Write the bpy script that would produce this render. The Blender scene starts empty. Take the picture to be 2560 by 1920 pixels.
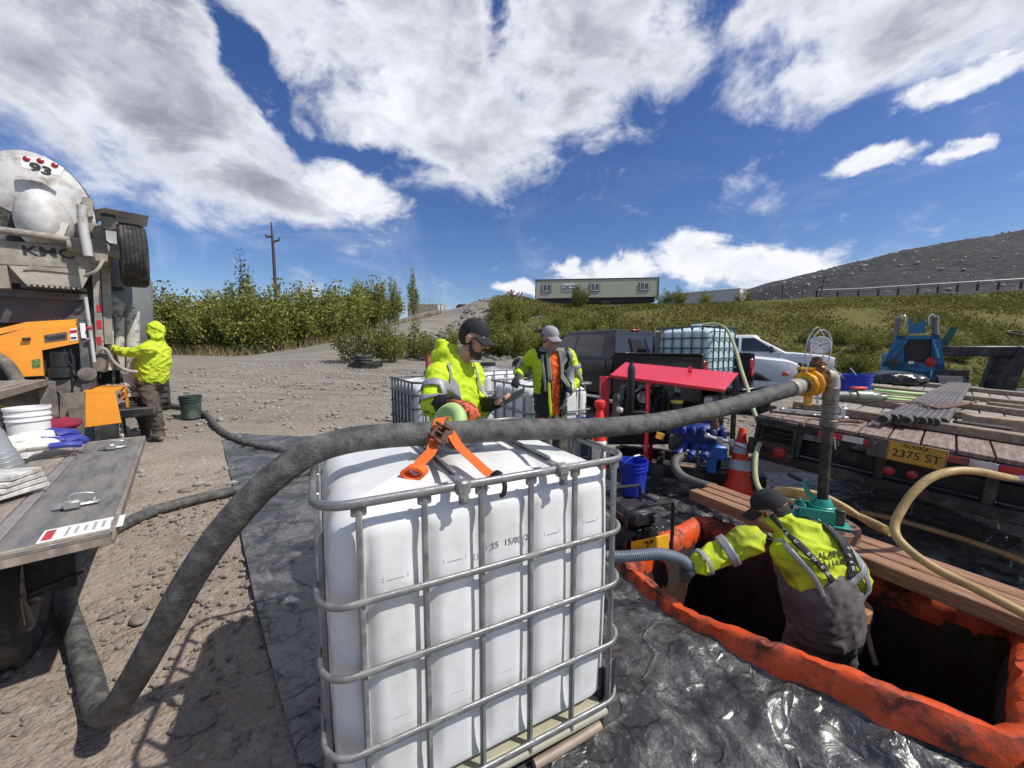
import bpy, bmesh, math, random
import numpy as np
from mathutils import Vector, Matrix, Quaternion, Euler, noise
from mathutils.bvhtree import BVHTree
random.seed(7); np.random.seed(7)
V = Vector; R = math.radians; PI = math.pi
S = bpy.context.scene; COL = S.collection

# ---------------------------------------------------------------- camera
CH = 1.6; FPX = 961.0; PITCH = R(5.5)
cam = bpy.data.cameras.new('camera'); cam.sensor_width = 36; cam.lens = 36*FPX/2560
cam.clip_start = .05; cam.clip_end = 5000
co = bpy.data.objects.new('camera', cam); COL.objects.link(co)
co.location = (0, 0, CH); co.rotation_euler = (R(90)-PITCH, 0, 0)
S.camera = co

# ---------------------------------------------------------------- light
SUN = V((.60, -.20, .77)).normalized()          # towards the sun
sl = bpy.data.lights.new('sun', 'SUN'); sl.energy = 3.5; sl.angle = R(.6); sl.color = (1, .955, .88)
so = bpy.data.objects.new('sun', sl); COL.objects.link(so)
so.rotation_euler = SUN.to_track_quat('Z', 'Y').to_euler(); so.location = (8, -4, 14)
S.view_settings.view_transform = 'Standard'; S.view_settings.look = 'None'
S.view_settings.exposure = 0.45; S.view_settings.gamma = 1; S.view_settings.use_curve_mapping = False
S.cycles.max_bounces = 6; S.cycles.diffuse_bounces = 3; S.cycles.glossy_bounces = 3; S.cycles.transmission_bounces = 6
S.cycles.transparent_max_bounces = 6

# ---------------------------------------------------------------- sky with clouds
def build_sky():
    w = bpy.data.worlds.new('World'); S.world = w; w.use_nodes = True
    w.cycles.sampling_method = 'MANUAL'; w.cycles.sample_map_resolution = 512
    nt = w.node_tree; nt.nodes.clear(); N = nt.nodes.new; L = nt.links.new
    def math_(op, a, b=None, clamp=False):
        n = N('ShaderNodeMath'); n.operation = op; n.use_clamp = clamp
        for i, q in enumerate((a, b)):
            if q is None: continue
            if isinstance(q, (int, float)): n.inputs[i].default_value = q
            else: L(q, n.inputs[i])
        return n.outputs[0]
    def noise_(vec, scale, detail=6, rough=.55, dist=0.):
        n = N('ShaderNodeTexNoise'); n.inputs['Scale'].default_value = scale; n.inputs['Detail'].default_value = detail
        n.inputs['Roughness'].default_value = rough; n.inputs['Distortion'].default_value = dist; L(vec, n.inputs['Vector'])
        return n
    def rng(x, a, b, c=0., d=1., smooth=True):
        n = N('ShaderNodeMapRange'); n.interpolation_type = 'SMOOTHSTEP' if smooth else 'LINEAR'
        L(x, n.inputs[0])
        for i, q in enumerate((a, b, c, d)): n.inputs[i+1].default_value = q
        return n.outputs[0]
    sky = N('ShaderNodeTexSky'); sky.sky_type = 'NISHITA'; sky.sun_disc = False
    sky.sun_elevation = math.asin(SUN.z); sky.sun_rotation = math.atan2(SUN.x, SUN.y)
    sky.air_density = 1.0; sky.dust_density = .5; sky.ozone_density = 3.5; sky.altitude = 50
    hsv = N('ShaderNodeHueSaturation'); hsv.inputs['Hue'].default_value = .515; hsv.inputs['Saturation'].default_value = 1.22; hsv.inputs['Value'].default_value = .80
    L(sky.outputs[0], hsv.inputs['Color'])
    tc = N('ShaderNodeTexCoord'); sep = N('ShaderNodeSeparateXYZ'); L(tc.outputs['Generated'], sep.inputs[0])
    az = math_('ARCTAN2', sep.outputs[0], sep.outputs[1]); el = math_('ARCSINE', sep.outputs[2])
    cb = N('ShaderNodeCombineXYZ'); L(az, cb.inputs[0]); L(el, cb.inputs[1]); P = cb.outputs[0]
    # ragged edges: warp the layout by noise on the direction
    wn = noise_(tc.outputs['Generated'], 2.6, 6, .62); vm = N('ShaderNodeVectorMath'); vm.operation = 'MULTIPLY_ADD'
    sub = N('ShaderNodeVectorMath'); sub.operation = 'SUBTRACT'; L(wn.outputs['Color'], sub.inputs[0]); sub.inputs[1].default_value = (.5, .5, .5)
    L(sub.outputs[0], vm.inputs[0]); vm.inputs[1].default_value = (.30, .20, 0); L(P, vm.inputs[2]); PW = vm.outputs[0]
    def blob(a, e, ra, rb, rot):
        m = N('ShaderNodeMapping'); m.vector_type = 'TEXTURE'; L(PW, m.inputs[0])
        m.inputs[1].default_value = (R(a), R(e), 0); m.inputs[2].default_value = (0, 0, R(rot)); m.inputs[3].default_value = (R(ra), R(rb), 1)
        ln = N('ShaderNodeVectorMath'); ln.operation = 'LENGTH'; L(m.outputs[0], ln.inputs[0])
        return rng(ln.outputs['Value'], 1.45, .1)
    # azimuth, elevation, half sizes (degrees), tilt
    big = [(-44, 26, 24, 11, -14), (-52, 40, 26, 11, -10), (-14, 41, 30, 16, -4), (12, 39, 20, 13, 14), (-7, 29, 19, 8, 4), (-32, 19, 13, 3.6, -24),
           (43, 35, 20, 11, -6), (39, 28.5, 10, 5, 8), (29, 38, 5, 8, 10), (-75, 30, 22, 14, 0), (90, 30, 24, 10, 0), (130, 22, 28, 9, 0), (175, 36, 34, 13, 0), (-125, 28, 30, 11, 0), (0, 70, 70, 13, 0), (150, 62, 50, 11, 0)]
    small = [(-21.5, 19.8, 8.5, 4.2, -10), (30, 9.8, 12, 2.7, -4), (25.5, 11.6, 4.5, 2.0, 0), (13.5, 10.2, 8.5, 2.5, -6), (8, 11.5, 3, 1.4, 0), (41, 18.5, 4.4, 1.3, 4), (47.5, 17.6, 2.2, 1.0, 4), (2, 8.6, 6, 1.3, 0), (47, 23.5, 5, 1.4, 4), (62, 14, 9, 3, 0), (-78, 12, 12, 4, 0)]
    def union(bl):
        acc = None
        for q in bl:
            o = blob(*q); acc = o if acc is None else math_('MAXIMUM', acc, o)
        return acc
    acc = union(big)
    for q in [(-36.5, 34, 9, 1.8, -34), (-30, 27.5, 7, 1.6, -36), (-20, 24.2, 8, 2.0, 2), (-1.5, 40, 2.2, 5, 12), (25, 42, 3.4, 7, 0)]:
        acc = math_('SUBTRACT', acc, math_('MULTIPLY', blob(*q), .62))
    st = N('ShaderNodeMapping'); L(P, st.inputs[0]); st.inputs[2].default_value = (0, 0, R(20)); st.inputs[3].default_value = (1., 1.7, 1)
    n1 = noise_(st.outputs[0], 4.6, 11, .63, .35); n2 = noise_(st.outputs[0], 2.0, 5, .55, .3); n3 = noise_(st.outputs[0], 11., 8, .62, .5)
    n1o = math_('SUBTRACT', n1.outputs[0], .5)
    d = math_('ADD', math_('MULTIPLY', acc, 1.15), math_('MULTIPLY', n1o, 2.5))
    ds_ = math_('ADD', math_('MULTIPLY', union(small), 1.25), math_('MULTIPLY', math_('SUBTRACT', n3.outputs[0], .5), 1.9))
    dens = math_('MAXIMUM', rng(d, .12, .85), rng(ds_, .2, .95))
    wisp = rng(noise_(st.outputs[0], 3.1, 9, .62, 1.4).outputs[0], .48, .78, 0, .42)
    dens = math_('MAXIMUM', dens, math_('MULTIPLY', wisp, rng(el, .52, .03)))
    # thick cores are grey, thin rims and the sun-facing billows are white
    sh = math_('MULTIPLY', rng(d, .45, 1.25), rng(n2.outputs[0], .30, .60))
    sh = math_('MULTIPLY', sh, rng(el, .16, .36, .25, 1.))
    sh = math_('ADD', math_('MULTIPLY', sh, .82), math_('MULTIPLY', math_('SUBTRACT', n3.outputs[0], .58), -.95), clamp=True)
    cc = N('ShaderNodeMix'); cc.data_type = 'RGBA'; L(sh, cc.inputs[0]); cc.inputs[6].default_value = (7.0, 7.1, 7.6, 1); cc.inputs[7].default_value = (2.3, 2.45, 2.95, 1)
    mx = N('ShaderNodeMix'); mx.data_type = 'RGBA'; L(dens, mx.inputs[0]); L(hsv.outputs[0], mx.inputs[6]); L(cc.outputs[2], mx.inputs[7])
    bg = N('ShaderNodeBackground'); bg.inputs[1].default_value = .10; L(mx.outputs[2], bg.inputs[0])
    out = N('ShaderNodeOutputWorld'); L(bg.outputs[0], out.inputs[0])
build_sky()

# ---------------------------------------------------------------- materials
MATS = {}
def M(name, c, r=.55, m=0., var=.12, vs=5., dirt=None, da=.52, ds=4., dw=.10, b=0., bs=60., st=None, coat=0., spec=.5, trans=0., ior=1.45, c2=None):
    """procedural paint / metal / plastic / cloth: colour variation, dirt patches, fine relief"""
    if name in MATS: return MATS[name]
    ma = bpy.data.materials.new(name); ma.use_nodes = True; nt = ma.node_tree; N = nt.nodes.new; L = nt.links.new
    bs_ = nt.nodes['Principled BSDF']; tc = N('ShaderNodeTexCoord'); src = tc.outputs['Object']
    if st:
        mp = N('ShaderNodeMapping'); mp.inputs[3].default_value = st; L(src, mp.inputs[0]); src = mp.outputs[0]
    c = tuple(c[:3]); c2 = tuple(min(1, q*(1+var)) for q in c) if c2 is None else tuple(c2)
    c1 = tuple(q*(1-var) for q in c)
    def nz(scale, det=5, ro=.6):
        n = N('ShaderNodeTexNoise'); n.inputs['Scale'].default_value = scale; n.inputs['Detail'].default_value = det; n.inputs['Roughness'].default_value = ro
        L(src, n.inputs['Vector']); return n.outputs[0]
    n1 = nz(vs); rp = N('ShaderNodeMapRange'); L(n1, rp.inputs[0]); rp.inputs[1].default_value = .3; rp.inputs[2].default_value = .7
    mx = N('ShaderNodeMix'); mx.data_type = 'RGBA'; L(rp.outputs[0], mx.inputs[0]); mx.inputs[6].default_value = c1+(1,); mx.inputs[7].default_value = c2+(1,)
    colr = mx.outputs[2]; rough = None
    if dirt:
        n2 = nz(ds, 9, .68); r2 = N('ShaderNodeMapRange'); L(n2, r2.inputs[0]); r2.inputs[1].default_value = da-dw; r2.inputs[2].default_value = da+dw
        m2 = N('ShaderNodeMix'); m2.data_type = 'RGBA'; L(r2.outputs[0], m2.inputs[0]); L(colr, m2.inputs[6]); m2.inputs[7].default_value = tuple(dirt)+(1,); colr = m2.outputs[2]
        m3 = N('ShaderNodeMapRange'); L(r2.outputs[0], m3.inputs[0]); m3.inputs[3].default_value = r; m3.inputs[4].default_value = max(r, .85); L(m3.outputs[0], bs_.inputs['Roughness'])
        if m:
            m4 = N('ShaderNodeMapRange'); L(r2.outputs[0], m4.inputs[0]); m4.inputs[3].default_value = m; m4.inputs[4].default_value = 0; L(m4.outputs[0], bs_.inputs['Metallic'])
    else: bs_.inputs['Roughness'].default_value = r; bs_.inputs['Metallic'].default_value = m
    L(colr, bs_.inputs['Base Color']); bs_.inputs['Specular IOR Level'].default_value = spec
    if coat: bs_.inputs['Coat Weight'].default_value = coat; bs_.inputs['Coat Roughness'].default_value = .08
    if trans: bs_.inputs['Transmission Weight'].default_value = trans; bs_.inputs['IOR'].default_value = ior
    if b:
        bp = N('ShaderNodeBump'); bp.inputs['Strength'].default_value = min(1, b); bp.inputs['Distance'].default_value = .01 if b <= 1 else .01*b
        L(nz(bs, 6, .65), bp.inputs['Height']); L(bp.outputs[0], bs_.inputs['Normal'])
    MATS[name] = ma; return ma

# ---------------------------------------------------------------- mesh builder
def chamfer_box(hx, hy, hz, c):
    v = []; idx = {}
    for sx in (-1, 1):
        for sy in (-1, 1):
            for sz in (-1, 1):
                for a, p in enumerate(((sx*hx, sy*(hy-c), sz*(hz-c)), (sx*(hx-c), sy*hy, sz*(hz-c)), (sx*(hx-c), sy*(hy-c), sz*hz))):
                    idx[(sx, sy, sz, a)] = len(v); v.append(p)
    f = []
    for s in (-1, 1):
        f.append([idx[(s, -1, -1, 0)], idx[(s, 1, -1, 0)], idx[(s, 1, 1, 0)], idx[(s, -1, 1, 0)]])
        f.append([idx[(-1, s, -1, 1)], idx[(1, s, -1, 1)], idx[(1, s, 1, 1)], idx[(-1, s, 1, 1)]])
        f.append([idx[(-1, -1, s, 2)], idx[(1, -1, s, 2)], idx[(1, 1, s, 2)], idx[(-1, 1, s, 2)]])
        for t in (-1, 1):
            f.append([idx[(s, t, -1, 0)], idx[(s, t, 1, 0)], idx[(s, t, 1, 1)], idx[(s, t, -1, 1)]])
            f.append([idx[(s, -1, t, 0)], idx[(s, 1, t, 0)], idx[(s, 1, t, 2)], idx[(s, -1, t, 2)]])
            f.append([idx[(-1, s, t, 1)], idx[(1, s, t, 1)], idx[(1, s, t, 2)], idx[(-1, s, t, 2)]])
            for u in (-1, 1): f.append([idx[(s, t, u, 0)], idx[(s, t, u, 1)], idx[(s, t, u, 2)]])
    return v, f
def cr(pts, n=8, closed=False):
    """Catmull-Rom through points"""
    P = [V(p) for p in pts]; out = []; m = len(P); rngm = m if closed else m-1
    for i in range(rngm):
        p0 = P[(i-1) % m] if closed or i > 0 else P[0]*2-P[1]; p1 = P[i]; p2 = P[(i+1) % m]; p3 = P[(i+2) % m] if closed or i+2 < m else P[-1]*2-P[-2]
        for k in range(n):
            t = k/n; out.append(.5*((2*p1)+(p2-p0)*t+(2*p0-5*p1+4*p2-p3)*t*t+(3*p1-p0-3*p2+p3)*t**3))
    if not closed: out.append(P[-1].copy())
    return out
def basis(d, up=V((0, 0, 1))):
    d = V(d).normalized(); x = V(up).cross(d)
    if x.length < 1e-4: x = V((1, 0, 0)).cross(d) if abs(d.x) < .9 else V((0, 1, 0)).cross(d)
    x.normalize(); return x, d.cross(x), d
def frame(o, x, z=None):
    """matrix with origin o, local X along x, Z near z"""
    x = V(x).normalized(); z = V(z or (0, 0, 1)); y = z.cross(x).normalized(); z = x.cross(y)
    return Matrix(((x.x, y.x, z.x, o[0]), (x.y, y.y, z.y, o[1]), (x.z, y.z, z.z, o[2]), (0, 0, 0, 1)))
class B:
    def __init__(s, T=None): s.v = []; s.f = []; s.T = T
    def add(s, vs, fs):
        n = len(s.v); s.v += [tuple(s.T@V(p)) if s.T else tuple(p) for p in vs]; s.f += [[i+n for i in f] for f in fs]; return s
    def box(s, c, sz, ch=0., rot=None):
        hx, hy, hz = (q/2 for q in sz)
        if ch: v, f = chamfer_box(hx, hy, hz, min(ch, .49*min(sz)))
        else:
            v = [(x, y, z) for x in (-hx, hx) for y in (-hy, hy) for z in (-hz, hz)]
            f = [[0, 1, 3, 2], [4, 6, 7, 5], [0, 4, 5, 1], [2, 3, 7, 6], [0, 2, 6, 4], [1, 5, 7, 3]]
        if rot is not None:
            m = rot if isinstance(rot, Matrix) else Euler(rot).to_matrix(); m = m.to_3x3(); v = [m@V(p) for p in v]
        return s.add([V(p)+V(c) for p in v], f)
    def bar(s, a, b, w, h=None, ch=0., up=(0, 0, 1)):
        """rectangular bar from a to b, w across, h along up"""
        a, b = V(a), V(b); x, y, d = basis(b-a, V(up)); m = Matrix((x, y, d)).transposed()
        return s.box((a+b)/2, (w, h or w, (b-a).length), ch, m)
    def cyl(s, a, b, r, r2=None, n=16, cap=True):
        a, b = V(a), V(b); x, y, d = basis(b-a); r2 = r if r2 is None else r2; v = []
        for k in range(n):
            t = 2*PI*k/n; u = x*math.cos(t)+y*math.sin(t); v.append(a+u*r); v.append(b+u*r2)
        f = [[2*k, 2*((k+1) % n), 2*((k+1) % n)+1, 2*k+1] for k in range(n)]
        if cap: f += [[2*k for k in range(n)][::-1], [2*k+1 for k in range(n)]]
        return s.add(v, f)
    def tube(s, pts, r, n=10, cap=True, closed=False, sq=None):
        P = [V(p) for p in pts]; m = len(P); rr = r if isinstance(r, (list, tuple)) else [r]*m; v = []; x = None
        for i in range(m):
            if closed: d = P[(i+1) % m]-P[i-1]
            else: d = P[min(i+1, m-1)]-P[max(i-1, 0)]
            if d.length < 1e-9: d = V((0, 0, 1))
            d.normalize()
            if x is None: x, y, _ = basis(d)
            else:
                x = x-d*x.dot(d)
                if x.length < 1e-6: x, y, _ = basis(d)
                x.normalize(); y = d.cross(x)
            for k in range(n):
                t = 2*PI*k/n+(PI/n if n == 4 else 0); v.append(P[i]+(x*math.cos(t)+y*math.sin(t)*(sq or 1))*rr[i])
        f = []
        for i in range(m if closed else m-1):
            j = (i+1) % m
            for k in range(n): f.append([i*n+k, i*n+(k+1) % n, j*n+(k+1) % n, j*n+k])
        if cap and not closed: f += [list(range(n))[::-1], [(m-1)*n+k for k in range(n)]]
        return s.add(v, f)
    def lathe(s, prof, o=(0, 0, 0), ax=(0, 0, 1), n=24, cap=True):
        o = V(o); x, y, d = basis(ax); v = []
        for r, h in prof:
            for k in range(n):
                t = 2*PI*k/n; v.append(o+d*h+(x*math.cos(t)+y*math.sin(t))*max(r, 1e-4))
        m = len(prof); f = [[i*n+k, i*n+(k+1) % n, (i+1)*n+(k+1) % n, (i+1)*n+k] for i in range(m-1) for k in range(n)]
        if cap: f += [list(range(n))[::-1], [(m-1)*n+k for k in range(n)]]
        return s.add(v, f)
    def prism(s, poly, a, b):
        """polygon given as 3D points, extruded from offset a to offset b (vectors)"""
        n = len(poly); v = [V(p)+V(a) for p in poly]+[V(p)+V(b) for p in poly]
        f = [list(range(n))[::-1], [n+k for k in range(n)]]+[[k, (k+1) % n, n+(k+1) % n, n+k] for k in range(n)]
        return s.add(v, f)
    def sph(s, c, r, n=14, rot=None):
        r = (r, r, r) if isinstance(r, (int, float)) else r; m = n//2+1; v = []
        for i in range(m+1):
            ph = PI*i/m
            for k in range(n):
                t = 2*PI*k/n; p = V((r[0]*math.sin(ph)*math.cos(t), r[1]*math.sin(ph)*math.sin(t), r[2]*math.cos(ph)))
                if rot is not None: p = rot@p
                v.append(p+V(c))
        f = [[i*n+k, i*n+(k+1) % n, (i+1)*n+(k+1) % n, (i+1)*n+k] for i in range(m) for k in range(n)]
        return s.add(v, f)
    def grid(s, fn, nu, nv, closed=False):
        v = [fn(i/nu, j/nv) for i in range(nu+(0 if closed else 1)) for j in range(nv+1)]; w = nv+1; m = nu if closed else nu+1; f = []
        for i in range(nu):
            for j in range(nv): f.append([i*w+j, ((i+1) % m)*w+j, ((i+1) % m)*w+j+1, i*w+j+1])
        return s.add(v, f)
    def rings(s, rings, cap=True):
        n = len(rings[0]); v = [p for r in rings for p in r]
        f = [[i*n+k, i*n+(k+1) % n, (i+1)*n+(k+1) % n, (i+1)*n+k] for i in range(len(rings)-1) for k in range(n)]
        if cap: f += [list(range(n))[::-1], [(len(rings)-1)*n+k for k in range(n)]]
        return s.add(v, f)
    def mesh(s, name, smooth=38, recalc=True):
        me = bpy.data.meshes.new(name); me.from_pydata(s.v, [], s.f); me.update()
        if recalc:
            bm = bmesh.new(); bm.from_mesh(me); bmesh.ops.remove_doubles(bm, verts=bm.verts, dist=1e-5); bmesh.ops.recalc_face_normals(bm, faces=bm.faces); bm.to_mesh(me); bm.free()
        if smooth:
            me.polygons.foreach_set('use_smooth', [True]*len(me.polygons)); me.set_sharp_from_angle(angle=R(smooth))
        return me
    def done(s, name, mat, parent=None, smooth=38, recalc=True, label=None):
        me = s.mesh(name, smooth, recalc); return link(name, me, mat, parent, label)
def link(name, me, mat, parent=None, label=None):
    if mat is not None: me.materials.clear(); me.materials.append(mat)
    o = bpy.data.objects.new(name, me); COL.objects.link(o); o.parent = parent
    if label: o['label'] = label
    return o
def tag(o, label, cat, group=None):
    o['label'] = label; o['category'] = cat
    if group: o['group'] = group
    return o
def thing(name, label, cat, loc=(0, 0, 0), rz=0., group=None, mx=None):
    o = bpy.data.objects.new(name, None); COL.objects.link(o); o.empty_display_size = .2
    if mx is not None: o.matrix_world = mx
    else: o.location = loc; o.rotation_euler = (0, 0, rz)
    return tag(o, label, cat, group)
def struct(o): o['kind'] = 'structure'; return o
def copy_tree(o, parent=None):
    c = o.copy(); COL.objects.link(c); c.parent = parent
    for ch in o.children: copy_tree(ch, c)
    return c
def text(s, size, T, name, mat, parent=None, ext=.001, bold=0., align='CENTER', sx=1.):
    """flat lettering in the local XY plane of T"""
    cu = bpy.data.curves.new('txt', 'FONT'); cu.body = s; cu.size = size; cu.align_x = align; cu.align_y = 'CENTER'; cu.extrude = ext; cu.offset = bold; cu.resolution_u = 3
    t = bpy.data.objects.new('txt', cu); COL.objects.link(t); dg = bpy.context.evaluated_depsgraph_get(); dg.update()
    me = bpy.data.meshes.new_from_object(t.evaluated_get(dg)); bpy.data.objects.remove(t); bpy.data.curves.remove(cu)
    me.transform(T@Matrix.Diagonal((sx, 1, 1, 1))); return link(name, me, mat, parent)
def at(x, y, Y):
    """world point at forward distance Y seen in direction (x, y) of the 2560-wide photograph"""
    u = (x-1280)/FPX; v = (960-y)/FPX; c, s = math.cos(PITCH), math.sin(PITCH); t = Y/(c+v*s)
    return V((u*t, Y, CH+(v*c-s)*t))
def on(x, y, z=0.):
    u = (x-1280)/FPX; v = (960-y)/FPX; c, s = math.cos(PITCH), math.sin(PITCH); t = (z-CH)/(v*c-s)
    return V((u*t, t*(c+v*s), z))
def evalmesh(o):
    dg = bpy.context.evaluated_depsgraph_get(); dg.update()
    return bpy.data.meshes.new_from_object(o.evaluated_get(dg))
def fuse(b, name, voxel=.012, it=4, wr=0., ws=7., smooth=True):
    """one continuous surface out of overlapping closed shapes; wr = cloth wrinkle height"""
    me = b.mesh(name, 0); o = bpy.data.objects.new('tmp', me); COL.objects.link(o)
    m = o.modifiers.new('r', 'REMESH'); m.mode = 'VOXEL'; m.voxel_size = voxel
    m2 = o.modifiers.new('s', 'SMOOTH'); m2.factor = .5; m2.iterations = it
    e = evalmesh(o); bpy.data.objects.remove(o)
    if wr:
        e.update(); n = len(e.vertices); nr = [v.normal.copy() for v in e.vertices]
        for i, v in enumerate(e.vertices):
            p = v.co; q = V((p.x*ws, p.y*ws, p.z*ws*1.6)); w = noise.noise_vector(q*.5)*.8
            k = 1-min(1, abs(noise.noise(q+w))*2.4); k2 = noise.noise(q*2.6+w); k3 = 1-min(1, abs(noise.noise(q*1.9+w*1.5+V((5, 3, 1))))*2.6)
            v.co = p+nr[i]*wr*(1.25*k*k+.7*k3*k3-.8+.35*k2)
    e.polygons.foreach_set('use_smooth', [True]*len(e.polygons)); e.update(); e.name = name
    return e
# ---------------------------------------------------------------- terrain
def lerp_tab(tab, x):
    xs, ys = zip(*tab); return np.interp(x, xs, ys)
def sst(t): t = np.clip(t, 0, 1); return t*t*(3-2*t)
PIT = [V(q) for q in ((.86, 2.62), (.90, 2.50), (1.05, 2.13), (1.26, 1.78), (1.56, 1.46), (1.78, 1.29), (1.88, 1.29), (2.74, 1.92), (2.80, 2.02), (1.76, 3.26), (1.66, 3.28), (.93, 2.72))]   # plan of the pit from its near left corner
def terrain(x, y):
    x = np.asarray(x, float); y = np.asarray(y, float)
    s = -.5*x+.85*y
    yard = np.interp(s, [-30, 0, 2.6, 5, 7, 8, 10, 17, 31, 60, 400], [-.35, -.14, -.13, -.03, .10, .20, .36, .86, 1.25, 1.5, 2])
    right = sst((x-2)/6.); yard = yard*(1-right)+np.minimum(yard, .16)*right
    # bank and the plateau above it
    yb = np.interp(x, [-60, -25, -14, -10, -7.5, -4.5, 3, 10, 20, 40, 80], [70, 38, 20, 17, 17, 24, 22.5, 19.5, 17, 15, 14])
    yc = np.interp(x, [-60, -25, -14, -10, -7.5, -4, 10, 25, 46, 80], [170, 90, 60, 50, 48, 41, 40, 37, 33, 28])
    pl = np.interp(x, [-60, -12, -3, 10, 25, 46, 90], [6.4, 6.2, 6.1, 5.75, 5.9, 6.35, 7])
    t = np.clip((y-yb)/(yc-yb), 0, 1); t = .55*t+.45*sst(t)
    z = yard*(1-t)+pl*t
    # grey gravel stockpile beyond the guard rail: ridge rising to the right
    ridge = np.interp(x, [30, 36, 39, 45, 58, 80, 120, 260], [5.5, 5.8, 7.6, 11.2, 15.2, 18.6, 21.5, 24])
    fr_ = sst((y-yc-1.5)/np.maximum(8, 58-yc))*(1-.6*sst((y-90)/120))
    z = np.where((x > 30) & (y > yc), np.maximum(z, z+(ridge-5.8)*fr_), z)
    # heaps of broken rock on the rim left of the site office
    for mx_, my_, mh, mr in ((-1.6, 41, .55, 2.8), (1.6, 42, .5, 2.4), (-.3, 39.5, .35, 2.0)): z = z+mh*np.exp(-(((x-mx_)**2+(y-my_)**2)/mr**2))
    return z
def TZ(x, y): return float(terrain(x, y))
def inside(poly, x, y):
    r = np.zeros(np.shape(x), bool); n = len(poly)
    for i in range(n):
        a, b = poly[i], poly[i-1]
        c = ((a[1] > y) != (b[1] > y)) & (x < (b[0]-a[0])*(y-a[1])/(b[1]-a[1]+1e-12)+a[0]); r ^= c
    return r
def grow(poly, d):
    c = sum(poly, V((0, 0)))/len(poly); return [p+(p-c).normalized()*d for p in poly]
def vnoise(x, y, sc, seed=0.):
    return np.array([noise.noise(V((a*sc+seed, b*sc-seed, seed))) for a, b in zip(np.ravel(x), np.ravel(y))]).reshape(np.shape(x))
ROAD = [(-15.5, 8), (-13.6, 13.5), (-11.9, 18.5), (-10.3, 24), (-8.6, 31), (-6.9, 39), (-5.2, 47), (-3.5, 60), (0, 90)]
def road_dist(x, y):
    d = np.full(np.shape(x), 1e9)
    for (ax, ay), (bx, by) in zip(ROAD[:-1], ROAD[1:]):
        t = np.clip(((x-ax)*(bx-ax)+(y-ay)*(by-ay))/((bx-ax)**2+(by-ay)**2), 0, 1); d = np.minimum(d, np.hypot(x-ax-t*(bx-ax), y-ay-t*(by-ay)))
    return d
def ground_mat():
    ma = bpy.data.materials.new('ground'); ma.use_nodes = True; nt = ma.node_tree; N = nt.nodes.new; L = nt.links.new; P = nt.nodes['Principled BSDF']
    tc = N('ShaderNodeTexCoord'); src = tc.outputs['Object']
    at_ = N('ShaderNodeAttribute'); at_.attribute_name = 'kind'; sp = N('ShaderNodeSeparateColor'); L(at_.outputs['Color'], sp.inputs[0])
    def nz(s, d=6, r=.62):
        n = N('ShaderNodeTexNoise'); n.inputs['Scale'].default_value = s; n.inputs['Detail'].default_value = d; n.inputs['Roughness'].default_value = r; L(src, n.inputs['Vector']); return n.outputs[0]
    def mr(x, a, b, c=0, d=1):
        n = N('ShaderNodeMapRange'); L(x, n.inputs[0])
        for i, q in enumerate((a, b, c, d)): n.inputs[i+1].default_value = q
        return n.outputs[0]
    def mix(f, a, b):
        n = N('ShaderNodeMix'); n.data_type = 'RGBA'; L(f, n.inputs[0])
        for i, q in ((6, a), (7, b)):
            if isinstance(q, tuple): n.inputs[i].default_value = q+(1,)
            else: L(q, n.inputs[i])
        return n.outputs[2]
    dirt = mix(mr(nz(1.3), .36, .64), (.235, .185, .145), (.36, .30, .245))
    dirt = mix(mr(nz(.55, 4), .52, .68), dirt, (.29, .205, .165)); dirt = mix(mr(nz(7, 5), .55, .72, 0, .55), dirt, (.28, .235, .115))
    vo = N('ShaderNodeTexVoronoi'); vo.inputs['Scale'].default_value = 42; L(src, vo.inputs['Vector'])
    vo2 = N('ShaderNodeTexVoronoi'); vo2.inputs['Scale'].default_value = 16; L(src, vo2.inputs['Vector'])
    peb = N('ShaderNodeSeparateColor'); L(vo.outputs['Color'], peb.inputs[0]); peb2 = N('ShaderNodeSeparateColor'); L(vo2.outputs['Color'], peb2.inputs[0])
    dirt = mix(mr(peb.outputs[0], .55, 1, 0, .5), dirt, (.34, .30, .26)); dirt = mix(mr(peb2.outputs[1], .86, .9, 0, .5), dirt, (.36, .32, .28))
    dirt = mix(mr(nz(60, 3), .3, .5, .45, 0), dirt, (.09, .07, .055))
    grav = mix(mr(nz(.8), .35, .65), (.16, .140, .114), (.265, .238, .196)); grav = mix(mr(nz(.22, 4), .45, .62), grav, (.19, .165, .135))
    mp = N('ShaderNodeMapping'); mp.inputs[2].default_value = (0, 0, R(-20)); mp.inputs[3].default_value = (.35, 3., 1); L(src, mp.inputs[0])
    tn = N('ShaderNodeTexNoise'); tn.inputs['Scale'].default_value = 1.1; tn.inputs['Detail'].default_value = 7; L(mp.outputs[0], tn.inputs['Vector'])
    grav = mix(mr(tn.outputs[0], .46, .66, 0, .75), grav, (.29, .265, .225)); grav = mix(mr(peb2.outputs[0], .6, 1, 0, .6), grav, (.33, .32, .30)); grav = mix(mr(nz(20, 4), .3, .48, .6, 0), grav, (.08, .074, .066))
    gras = mix(mr(nz(.35, 6), .36, .62), (.075, .078, .02), (.15, .132, .032)); gras = mix(mr(nz(1.9, 6), .5, .68), gras, (.075, .045, .018)); gras = mix(mr(nz(6, 4), .52, .7), gras, (.07, .10, .02))
    hil = mix(mr(nz(1.2, 8), .35, .65), (.028, .029, .031), (.066, .066, .066)); hil = mix(mr(nz(2.2, 9, .75), .62, .65), hil, (.45, .45, .44)); hil = mix(mr(nz(.09, 4), .5, .7, 0, .4), hil, (.10, .10, .095))
    road = mix(mr(tn.outputs[0], .35, .65), (.17, .155, .135), (.28, .26, .23)); road = mix(mr(nz(14, 4), .3, .5, .5, 0), road, (.10, .09, .08))
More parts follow.
